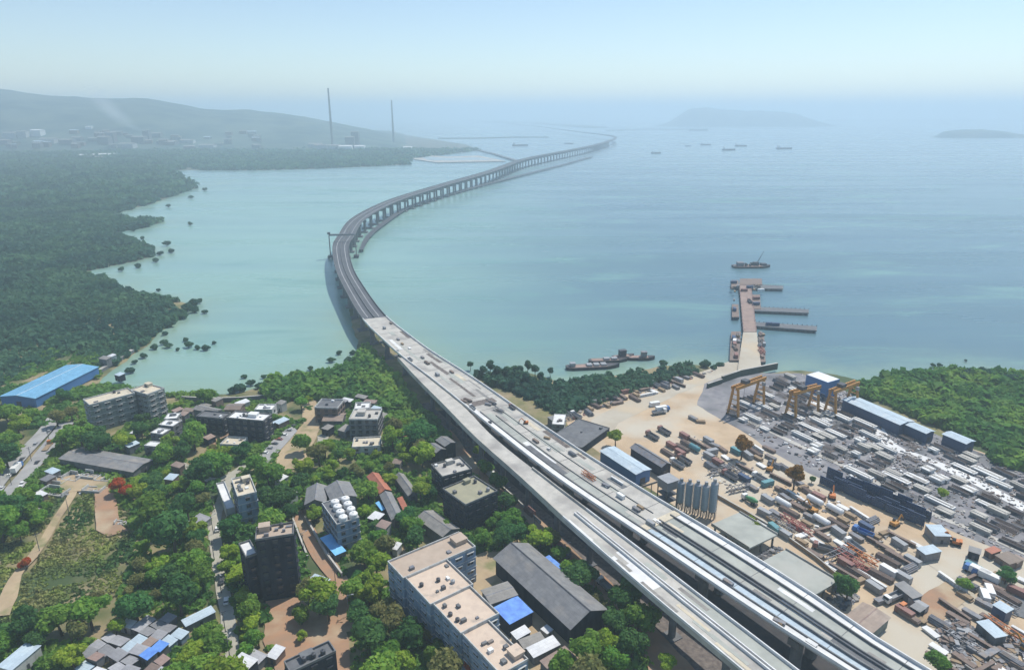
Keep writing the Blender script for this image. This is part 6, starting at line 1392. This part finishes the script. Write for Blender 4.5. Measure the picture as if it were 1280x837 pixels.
heap('yard_debris', [(1022, 745), (1046, 730), (1075, 745), (1054, 762)], 170, .4, 1.2, 1.2, [M['steel_dark'], M['steel'], M['rubble']])
heap('rubble_field', [(52, 606), (95, 592), (140, 596), (118, 614), (70, 622)], 260, .2, .7, .5, [M['rubble'], M['conc_new']])
def far_ground(px, py):
    """where the ray through this pixel meets the plain or the flank of the ridge"""
    a_, b_ = G(px, py, 0), Vector((0, 0, CAMH))
    for i in range(700):
        t = .25 + .75 * i / 700; q = b_.lerp(a_, t)
        ix = int(round((q.x - xh[0]) / 34.0)); iy = int(round((q.y - yh[0]) / 34.0))
        if 0 <= ix < len(xh) and 0 <= iy < len(yh) and q.z <= max(1.0, ZH[iy, ix]): return Vector((q.x, q.y, max(1.0, ZH[iy, ix])))
    return a_
# ================================================================ JETTY, BOATS, FAR SHORE
JZ = 3.2
def jetty_deck(root, px, m, thick=.8, name='deck', z=JZ):
    P = [G(x, y, z) for x, y in px]; b = MB(); b.prism([(p.x - root.location.x, p.y - root.location.y) for p in P], z - thick, z); return b.build(name, m, root)
def piles(root, px0, px1, n, w, z, r=.45):
    a, c = G(*px0, z), G(*px1, z); d = (c - a).normalized(); nn = Vector((-d.y, d.x, 0))
    b = MB()
    for s in (-1, 1): b.tube((0, s * w / 2, -3), (0, s * w / 2, z - .82), r, r, 8)
    b.bar((0, -w / 2 - .5, z - 1.1), (0, w / 2 + .5, z - 1.1), .6); me = b.mesh('pile_bent', M['steel_dark'])
    for i in range(n):
        p = a.lerp(c, (i + .5) / n) - root.location; link_copy(me, 'pile_bent', root, (p.x, p.y, 0), math.atan2(d.y, d.x))
j0 = G(935, 420, 0)
jt = thing('jetty', 'long pale and rust coloured jetty running out from the yard into the harbour', 'jetty', (j0.x, j0.y, 0))
jetty_deck(jt, [(922, 462), (952, 462), (946, 415), (929, 415)], M['haul'], 1.0, 'causeway_deck'); jetty_deck(jt, [(929, 414.5), (946, 414.5), (939, 356), (924, 356)], M['jetty'], .8, 'pier_deck')
piles(jt, (937, 460), (937, 416), 9, 14, JZ); piles(jt, (937, 412), (931, 358), 11, 11, JZ)
b = MB()
for (x0, y0), (x1, y1) in (((924.5, 357), (929.5, 414)), ((938.5, 357), (945.5, 414))):
    p, q = G(x0, y0, JZ), G(x1, y1, JZ); p = p - j0; q = q - j0; b.bar((p.x, p.y, JZ + 1.1), (q.x, q.y, JZ + 1.1), .15)
    for i in range(16): c = p.lerp(q, i / 15); b.bar((c.x, c.y, JZ), (c.x, c.y, JZ + 1.1), .12)
b.build('railing', M['maroon'], jt)
for i, (px, n, lab) in enumerate((([(943, 402), (1021, 407.5), (1021, 413), (943, 407)], 12, 'longest dark finger pier at the right of the jetty, nearest the yard'), ([(940, 383), (1011, 386.5), (1011, 391), (940, 388)], 11, 'middle dark finger pier at the right of the jetty'), ([(938, 355), (979, 357), (979, 361), (938, 360)], 7, 'short dark finger pier at the seaward end of the jetty'))):
    c = G((px[0][0] + px[1][0]) / 2, px[0][1] + 2, 0); o = thing('finger_pier', lab, 'pier', (c.x, c.y, 0), 0, 'finger piers off the jetty'); jetty_deck(o, px, M['conc_dark'], .9, 'deck', 2.6); piles(o, ((px[0][0] + px[3][0]) / 2, (px[0][1] + px[3][1]) / 2), ((px[1][0] + px[2][0]) / 2, (px[1][1] + px[2][1]) / 2), n, 4, 2.6)
    b = MB()
    p, q = G(*px[0], 2.6) - c, G(*px[1], 2.6) - c
    for k in range(14): e = p.lerp(q, k / 13); b.tube((e.x, e.y, 2.6), (e.x, e.y, 3.5), .25)
    b.build('bollard_row', M['steel_dark'], o)
def ship_hull(L, W, H, bow=.22):
    n = 9; rings = []
    for i in range(n):
        t = i / (n - 1); x = (t - .5) * L; w = W / 2 * min(1, (1 - t) / bow + .05, t / .08 + .6); sh = H * (.85 + .35 * max(0, t - .7) / .3 + .1 * max(0, .2 - t) / .2)
        rings.append([(x, -w * .7, -.6), (x, w * .7, -.6), (x, w, sh), (x, -w, sh)])
    b = MB(); b.loft(rings); return b
def boat(label, px, py, L, W, H, rz, hullm='hull', house=(-.3, 5, 3, 3), hm='white', mast=0, holds=0, group=None, name='boat', cat='boat'):
    p = G(px, py, 0); o = thing(name, label, cat, (p.x, p.y, 0), rz, group); ship_hull(L, W, H).build('hull', M[hullm], o)
    b = MB(); b.box(-L * .46, L * .32, -W * .42, W * .42, H * .86, H * .86 + .12); b.build('deck', M['jetty' if name != 'ship' else 'maroon'], o)
    if house:
        b = MB(); x = house[0] * L; b.box(x - house[1] / 2, x + house[1] / 2, -house[2] / 2, house[2] / 2, H * .98, H + house[3]); b.box(x - house[1] / 2 - .2, x + house[1] / 2 + .2, -house[2] / 2 - .2, house[2] / 2 + .2, H + house[3], H + house[3] + .15); w = b.build('deckhouse', M[hm], o)
        b = MB(); b.box(x + house[1] / 2 + .01, x + house[1] / 2 + .05, -house[2] * .4, house[2] * .4, H + house[3] * .5, H + house[3] * .8); b.build('bridge_window', M['glass'], w)
    if mast: b = MB(); b.tube((house[0] * L if house else 0, 0, H), (house[0] * L if house else 0, 0, H + mast), .15, .08); b.bar((0, 0, H + mast * .5), (L * .25, 0, H + mast * .8), .12); b.build('mast', M['steel_dark'], o)
    for i in range(holds):
        b = MB(); x = -L * .12 + i * L * .4 / max(1, holds); b.box(x, x + L * .3 / max(1, holds), -W * .3, W * .3, H * .86 + .13, H + 1.0); b.build('hatch_cover', M['grey_paint'], o)
    return o
boat('long dark barge moored at the left by the shore thicket', 741, 460, 38, 7.5, 2.4, .12, house=(-.38, 3.5, 3.5, 2.2), hm='grey_paint', holds=3, name='barge', group='barges moored by the shore thicket')
boat('second dark barge moored behind the long dark one', 760, 452, 28, 6, 2.2, .1, house=None, holds=2, name='barge', group='barges moored by the shore thicket')
boat('dark tug with a tall deckhouse between the moored barges', 779, 448, 17, 5.5, 2.6, .3, house=(-.05, 5, 3.4, 4), hm='steel_dark', mast=4, name='tug', group='barges moored by the shore thicket')
boat('farthest right dark barge moored by the shore thicket', 801, 449, 20, 6, 2.4, .0, house=(.1, 4, 3.4, 3.5), hm='steel', mast=3, name='barge', group='barges moored by the shore thicket')
cb = boat('dark crane barge anchored just beyond the end of the jetty', 939, 334, 44, 14, 2.4, .05, house=(-.3, 7, 7, 3.6), hm='steel', name='crane_barge')
b = MB(); b.box(2, 8, -2.5, 2.5, 2.2, 6); b.build('crane_house', M['steel_dark'], cb)
b = MB(); a0, a1 = Vector((6, 0, 4.5)), Vector((13, 0, 19))
for dy in (-.7, .7): b.bar(a0 + Vector((0, dy, 0)), a1, .25)
for i in range(8): c = a0.lerp(a1, i / 8); e = a0.lerp(a1, (i + 1) / 8); b.bar(c + Vector((0, -.7 * (1 - i / 8), 0)), e + Vector((0, .7 * (1 - (i + 1) / 8), 0)), .15)
b.build('boom', M['steel_dark'], cb)
for i in range(6): b = MB(); b.box(-13 + i * 2.4, -11.2 + i * 2.4, -4 + (i % 2) * 3, -1 + (i % 2) * 3, 2.2, 3.4 + (i % 3)); b.build('cargo_box', M['steel_dark'], cb)
b = MB(); b.box(11, 17, -3, 3, 2.2, 4.6); b.build('bow_house', M['steel_dark'], cb)
for key, x, y, a, lab in (('con_r', 918, 432, 1.3, 'maroon container on the left side of the jetty causeway'), ('con_n', 917, 424, 1.3, 'navy container on the left side of the jetty causeway'), ('con_w', 918, 428, 1.2, 'white container beside the jetty causeway'), ('truss', 952, 440, 1.5, 'red steel truss at the right side of the jetty causeway'), ('truss_g', 952, 428, 1.5, 'grey steel truss at the right side of the jetty causeway'), ('con_w', 951, 364, .1, 'white container near the seaward end of the jetty'), ('t_red', 937, 378, 1.5, 'maroon tipper truck on the jetty deck'), ('con_r', 930, 364, 0, 'maroon container on the seaward end of the jetty'), ('con_n', 937, 360, 0, 'navy container on the seaward end of the jetty'), ('con_r', 945, 374, .1, 'maroon container on the platform right of the jetty'), ('con_n', 945, 381, .1, 'navy container on the platform right of the jetty'), ('con_n', 917, 354, 0, 'navy container on the left platform at the seaward end of the jetty'), ('con_n', 918, 388, 1.4, 'navy container on the platform left of the jetty'), ('con_r', 920, 446, 1.3, 'maroon container at the landward left side of the jetty'), ('con_n', 962, 406.5, 0, 'navy container on the longest finger pier, left one'), ('con_n', 969, 407, 0, 'navy container on the longest finger pier, right one')):
    if key in USED: o = copy_tree(PROTO[key][0])
    else: continue
    z = JZ + .02 if x < 960 else 2.62
    if o.get('label'): del o['label']
    o['label'] = lab; o['group'] = 'things on the jetty'; o.location = G(x, y, z); o.rotation_euler.z = a
def platform(label, px, z=JZ - .1):
    c = G(sum(p[0] for p in px) / 4, sum(p[1] for p in px) / 4, 0); o = thing('jetty_platform', label, 'platform', (c.x, c.y, 0), 0, 'work platforms beside the jetty'); jetty_deck(o, px, M['rebar'], .7, 'deck', z)
    b = MB()
    for x, y in px: p = G(x, y, z) - c; b.tube((p.x * .9, p.y * .9, -3), (p.x * .9, p.y * .9, z - .7), .5)
    b.build('pile_group', M['steel_dark'], o)
platform('rusty work platform on the left of the landward half of the jetty', [(912, 450), (924, 450), (926, 414), (914, 414)]); platform('rusty work platform on the right of the landward half of the jetty', [(949, 452), (957, 452), (955, 416), (948, 416)])
JR = random.Random(8)
for i in range(26):
    sd = JR.choice((0, 1)); py_ = JR.uniform(416, 450) if i < 16 else JR.uniform(352, 384); px_ = JR.uniform(914, 924) if sd == 0 else (JR.uniform(949.5, 955.5) if i < 16 else JR.uniform(941.5, 949))
    if 386 < py_ < 414: continue
    key = JR.choice([k for k in ('pipe', 'plate_r', 'plate', 'timb', 'truss_g', 'con_g', 'pipe_g') if k in USED]); o = copy_tree(PROTO[key][0]); o.location = G(px_, py_, JZ - .06); o.rotation_euler.z = 1.45 + JR.uniform(-.2, .2); o.scale = (.7, .8, 1); o['group'] = 'things on the jetty'
    if o.get('label'): del o['label']
    auto(o, PROTO[key][1], PROTO[key][2], PLURAL[PROTO[key][2]], 1, 'jetty')
platform('dark work platform left of the middle of the jetty', [(915, 396), (924, 396), (923, 380), (915, 380)]); platform('rusty work platform right of the middle of the jetty', [(940.5, 386), (951, 386), (950, 368), (940, 368)]); platform('rusty work platform at the seaward left of the jetty', [(914, 358), (923.5, 358), (923, 350), (914, 350)]); platform('rusty work platform at the seaward end of the jetty', [(924, 355.5), (953, 355.5), (952, 348), (925, 348)])
wall_run('netting_screen', 'tall dark netting screen along the head of the casting yard by the jetty', [(902, 478), (925, 470), (971, 461)], 4.5, 1.2, M['dark_hedge'])
wall_run('netting_screen', 'low dark netting screen left of the first gantry crane', [(884, 485), (902, 479)], 3.2, 1.2, M['dark_hedge'])
# ships at anchor, far out
SH_ = [(882, 181.5, 62, 'dark ship at anchor below the big island, left one', .1), (911, 188, 70, 'dark ship in the cluster below the big island, nearest one', .2), (926, 183, 68, 'dark ship in the cluster below the big island, rightmost one', .05), (980, 186.5, 80, 'dark ship at anchor right of the ship cluster', 0), (820, 192, 46, 'small ship at anchor right of the viaduct bend', .1), (650, 182.5, 90, 'dark barge train in the water beyond the viaduct, left one', .1), (711, 180, 55, 'small ship seen beyond the viaduct near its bend', .0), (860, 183, 30, 'small craft between the viaduct bend and the ship cluster', .0), (873, 163.5, 190, 'large pale freighter lying at the far terminal', 0), (776, 163.5, 70, 'small freighter at the left end of the far terminal', 0)]
for x, y, L, lab, a in SH_:
    boat(lab, x, y, L * .95, L * .16, L * .075 + 1, a, house=(-.36, L * .12, L * .12, L * .11), mast=L * .1, holds=3, group='ships at anchor in the harbour', name='ship', cat='ship', hullm='hull')
# two tall chimneys of the power station
for x, y, yt, r, lab in ((416, 186, 114, 4.2, 'taller grey power station chimney, left of two'), (492, 177, 127, 4.2, 'shorter looking distant chimney, right of two')):
    p = far_ground(x, y); p.z -= 2
    H = CAMH + (HOR - yt) / FOC * p.y * 1.02 - p.z
    o = thing('chimney', lab, 'chimney', p, 0, 'power station chimneys'); b = MB(); b.tube((0, 0, 0), (0, 0, H), r * 1.5, r * .8, 16); b.build('shaft', M['chimney'], o)
    b = MB(); 
    for f in (.35, .6, .8, .98): b.tube((0, 0, H * f), (0, 0, H * f + 4), r * (1.5 - .7 * f) + 1.2, r * (1.5 - .7 * f) + 1.2, 16)
    b.build('gallery', M['steel'], o)
# factory and depot buildings at the foot of the ridge
FAC = [(112, 197, 70, 9, 'white'), (128, 196, 60, 9, 'white'), (143, 195, 40, 8, 'white'), (120, 199, 90, 7, 'pinkroof'), (15, 172, 60, 18, 'wall_pale'), (30, 172, 40, 24, 'wall_pale'), (48, 170, 50, 20, 'white'), (62, 178, 70, 14, 'wall_pale'), (5, 180, 60, 16, 'wall_grey'), (85, 180, 60, 14, 'wall_grey'), (112, 162, 30, 14, 'white'), (175, 178, 60, 24, 'wall_grey'), (185, 176, 30, 45, 'wall_grey'), (140, 178, 40, 40, 'wall_grey'), (132, 180, 50, 26, 'wall_grey'), (210, 180, 90, 12, 'wall_grey'), (235, 179, 60, 12, 'wall_pale'),
       (445, 184, 34, 70, 'wall_grey'), (438, 185, 40, 48, 'wall_grey'), (402, 186, 60, 16, 'wall_pale'), (418, 187, 50, 18, 'wall_pale'), (432, 187, 60, 15, 'white'), (450, 187, 46, 15, 'white'), (395, 184, 60, 14, 'wall_pale'), (510, 188, 40, 14, 'white'), (160, 184, 70, 14, 'wall_pale'), (260, 184, 70, 10, 'wall_pale')]
for x, y, L, H, m in FAC:
    p = far_ground(x, y); o = thing('factory_building', '', 'factory', p, rng.uniform(-.15, .15), 'factory buildings under the ridge'); D_ = min(L * .7, 36)
    b = MB(); b.box(-L / 2, L / 2, -D_ / 2, D_ / 2, -14, H); b.build('wall', M[m], o)
    b = MB(); b.loft([[(X_, yy, z) for yy, z in ((-D_ / 2 - 1, H + .01), (D_ / 2 + 1, H + .01), (0, H + D_ * .12))] for X_ in (-L / 2 - 1, L / 2 + 1)]); b.build('roof', M['white' if m == 'white' else 'sheet_old'], o)
    auto(o, 'pale far factory building' if m in ('white', 'wall_pale') else ('tall grey far factory block' if H > 30 else 'grey far factory building'), 'factory building', 'factory buildings', H, 'far')
# settlement below the ridge
FR = random.Random(5)
for i in range(44):
    x, y = FR.uniform(0, 330), FR.uniform(166, 186); L, H = FR.uniform(18, 46), FR.uniform(7, 20); p = far_ground(x, y); o = thing('factory_building', '', 'factory', p, FR.uniform(-.3, .3), 'factory buildings under the ridge')
    b = MB(); b.box(-L / 2, L / 2, -L * .3, L * .3, -4, H); b.build('wall', M[FR.choice(('wall_grey', 'wall_green', 'wall_brown'))], o)
    b = MB(); b.loft([[(X_, yy, z) for yy, z in ((-L * .33, H + .01), (L * .33, H + .01), (0, H + L * .09))] for X_ in (-L / 2 - 1, L / 2 + 1)]); b.build('roof', M[FR.choice(('sheet_grey', 'sheet_old', 'sheet_pale'))], o)
    auto(o, 'small far depot building', 'factory building', 'factory buildings', H, 'far')
# thin smoke drifting up from the foot of the ridge
p = far_ground(176, 166); o = thing('smoke_plume', 'thin white smoke drifting up in front of the wooded ridge', 'smoke', (p.x, p.y, p.z + 4)); tag(o, kind='stuff')
b = MB(); b.dome((0, 0, 0), 1.0, 1.0, 16, 8); b2 = MB(); b2.loft([[(math.cos(t_) * math.cos(q * .3927), math.cos(t_) * math.sin(q * .3927), math.sin(t_)) for q in range(16)] for t_ in np.linspace(-1.5, 1.5, 13)])
sm = bpy.data.materials.new('smoke'); sm.use_nodes = True; nt = sm.node_tree; nt.nodes.remove(nt.nodes['Principled BSDF']); pv = nt.nodes.new('ShaderNodeVolumePrincipled')
pv.inputs['Color'].default_value = (.95, .96, .98, 1); pv.inputs['Density Attribute'].default_value = ''; nt.links.new(pv.outputs[0], nt.nodes['Material Output'].inputs['Volume'])
tc = nt.nodes.new('ShaderNodeTexCoord'); ln = nt.nodes.new('ShaderNodeVectorMath'); ln.operation = 'LENGTH'; nt.links.new(tc.outputs['Object'], ln.inputs[0])
fo = nt.nodes.new('ShaderNodeMapRange'); fo.interpolation_type = 'SMOOTHSTEP'; fo.inputs['From Min'].default_value = 0.0; fo.inputs['From Max'].default_value = 0.95; fo.inputs['To Min'].default_value = 0.007; fo.inputs['To Max'].default_value = 0.0
nt.links.new(ln.outputs['Value'], fo.inputs['Value']); nt.links.new(fo.outputs[0], pv.inputs['Density'])
for off, sc, ry in (((-30, 0, 18), (70, 30, 16), .35), ((-120, 40, 70), (110, 60, 45), .55), ((-190, 70, 125), (120, 70, 60), .7)):
    q = b2.build('smoke_puff', sm, o, loc=off); q.scale = sc; q.rotation_euler = (0, ry, 0); q['kind'] = 'stuff'

# poles along the lanes and the track
PM = MB(); PM.tube((0, 0, 0), (0, 0, 9), .16, .1, 6); pole_me = PM.mesh('pole', M['conc_dark'])
AM = MB(); AM.bar((-1.1, 0, 8.4), (1.1, 0, 8.4), .14); AM.bar((-.7, 0, 7.6), (.7, 0, 7.6), .12); arm_me = AM.mesh('cross_arm', M['steel_dark'])
LM = MB(); LM.bar((0, 0, 8.8), (0, -1.8, 9.3), .1); LM.box(-.2, .2, -2.3, -1.5, 9.22, 9.38); lamp_me = LM.mesh('lamp_arm', M['grey_paint'])
for i, (x, y) in enumerate(((268, 640), (267, 668), (268, 700), (277, 742), (282, 790), (288, 825), (600, 600), (632, 632), (668, 668), (706, 704), (742, 742), (778, 784), (368, 650), (380, 690), (420, 735), (436, 770), (62, 552), (40, 578), (15, 608), (86, 640), (50, 690))):
    o = thing('utility_pole', '', 'pole', G(x, y), FR.uniform(0, 3), 'poles along the lanes'); link_copy(pole_me, 'pole', o); link_copy(arm_me, 'cross_arm', o)
    if i % 2: link_copy(lamp_me, 'lamp_arm', o)
    auto(o, 'concrete lamp pole' if i % 2 else 'concrete utility pole', 'pole', 'poles', 6)

# ================================================================ HAZE
hz = bpy.data.materials.new('haze_air'); hz.use_nodes = True; nt = hz.node_tree; nt.nodes.remove(nt.nodes['Principled BSDF']); pv = nt.nodes.new('ShaderNodeVolumePrincipled')
pv.inputs['Color'].default_value = (0.71, 0.872, 0.972, 1); pv.inputs['Density'].default_value = HAZE; pv.inputs['Anisotropy'].default_value = 0.1
pv.inputs['Density Attribute'].default_value = ''; nt.links.new(pv.outputs[0], nt.nodes['Material Output'].inputs['Volume'])
b = MB(); b.box(-26000, 26000, -900, 44000, -6, 345); tag(b.build('haze', hz), kind='stuff')

# ================================================================ LABELS for the many
MARKS = {'town': [('tower block', (340, 705)), ('olive roofed block', (592, 630)), ('grey warehouse', (680, 735)), ('stepped building', (560, 745)), ('red roofed shed', (470, 600)), ('white tanks building', (430, 650)), ('grey low shed', (125, 575)), ('angled apartment block', (140, 505)), ('bright blue shed', (70, 480)), ('clearing flats', (305, 535)), ('beige grey flats', (455, 535)), ('bluish flats', (308, 625)), ('bottom edge flats', (390, 825)), ('lane bend', (272, 690)), ('white patched flats', (565, 590)), ('shack cluster', (170, 805)), ('row of ruins', (100, 602)), ('red track', (140, 640)), ('twin road', (35, 580)), ('sand path mouth', (10, 745)), ('turquoise shed', (32, 820)), ('red soil clearing', (385, 775)), ('blue roofed narrow shed', (250, 772)), ('white hillside houses', (200, 540)), ('tan clearing', (365, 555)), ('near viaduct end', (830, 790)), ('sky blue canopy', (420, 682))],
         'sand': [('silos', (868, 625)), ('haul road truck', (828, 512)), ('farther rust tree', (929, 552)), ('nearer rust tree', (995, 589)), ('blue walled shed', (775, 572)), ('platform shed', (730, 540)), ('site office', (697, 523)), ('farther raised slab', (930, 655)), ('nearer raised slab', (1000, 715)), ('mixer truck', (937, 628)), ('blue shutters', (1090, 632)), ('left square canopy', (1158, 685)), ('right square canopy', (1186, 663)), ('brown roofed shed', (1075, 770)), ('scrap heap', (1195, 795)), ('long grey hut', (1130, 737)), ('red roofed hut', (1236, 686)), ('sandy clearing', (1175, 755)), ('first gantry crane', (930, 500)), ('shore thicket', (800, 488)), ('blue tipper truck', (1078, 668)), ('lone maroon truck', (1030, 688)), ('dark box hut', (1248, 758)), ('bottom edge tree', (1180, 828))],
         'deck': [('start of asphalt', (465, 400)), ('shore crossing', (530, 450)), ('ramp merge', (590, 510)), ('blue shed stretch', (740, 590)), ('silo stretch', (820, 648)), ('bottom corner', (960, 770))],
         'jetty': [('landward left platform', (919, 432)), ('landward right platform', (953, 434)), ('seaward left platform', (918, 354)), ('seaward right platform', (945, 376))], 'track': [('ramp edge', (650, 640))], 'bay': [('bright blue shed', (80, 470)), ('launching gantry', (430, 300)), ('angled apartment block', (170, 490)), ('mangrove point', (240, 380)), ('sea wall', (300, 490)), ('bay thicket', (400, 470))], 'east': [('open harbour', (1140, 440))], 'shore': [('moored barges', (750, 455)), ('viaduct edge', (600, 470)), ('jetty causeway', (920, 450))], 'yard': [('silos', (868, 625))], 'far': [('left chimney', (416, 170)), ('left picture edge', (0, 175)), ('white depot roofs', (128, 197)), ('smoke', (165, 165)), ('hill foot middle', (240, 175)), ('hill foot right', (320, 175)), ('hill foot left', (70, 172))]}
PREP = {'track': 'on the track by', 'deck': 'on the viaduct at'}
groups = {}
for it in AUTO:
    o, look, kd, pl, px, py, fld = it
    mk = min(MARKS[fld], key=lambda m_: (m_[1][0] - px) ** 2 + 1.6 * (m_[1][1] - py) ** 2); dx, dy = px - mk[1][0], (py - mk[1][1]) * 1.3
    dr = ('right of' if dx > 0 else 'left of') if abs(dx) > abs(dy) else ('below' if dy > 0 else 'above')
    groups.setdefault((look, dr, mk[0]), []).append(((dx * dx + dy * dy), o))
for (look, dr, mk), L in groups.items():
    L.sort(key=lambda q: q[0])
    for i, (_d, o) in enumerate(L):
        if len(L) == 1: o['label'] = f"{look} {dr} the {mk}, the only one"
        else: o['label'] = f"{look} {dr} the {mk}, {ordn(i)} closest to it"
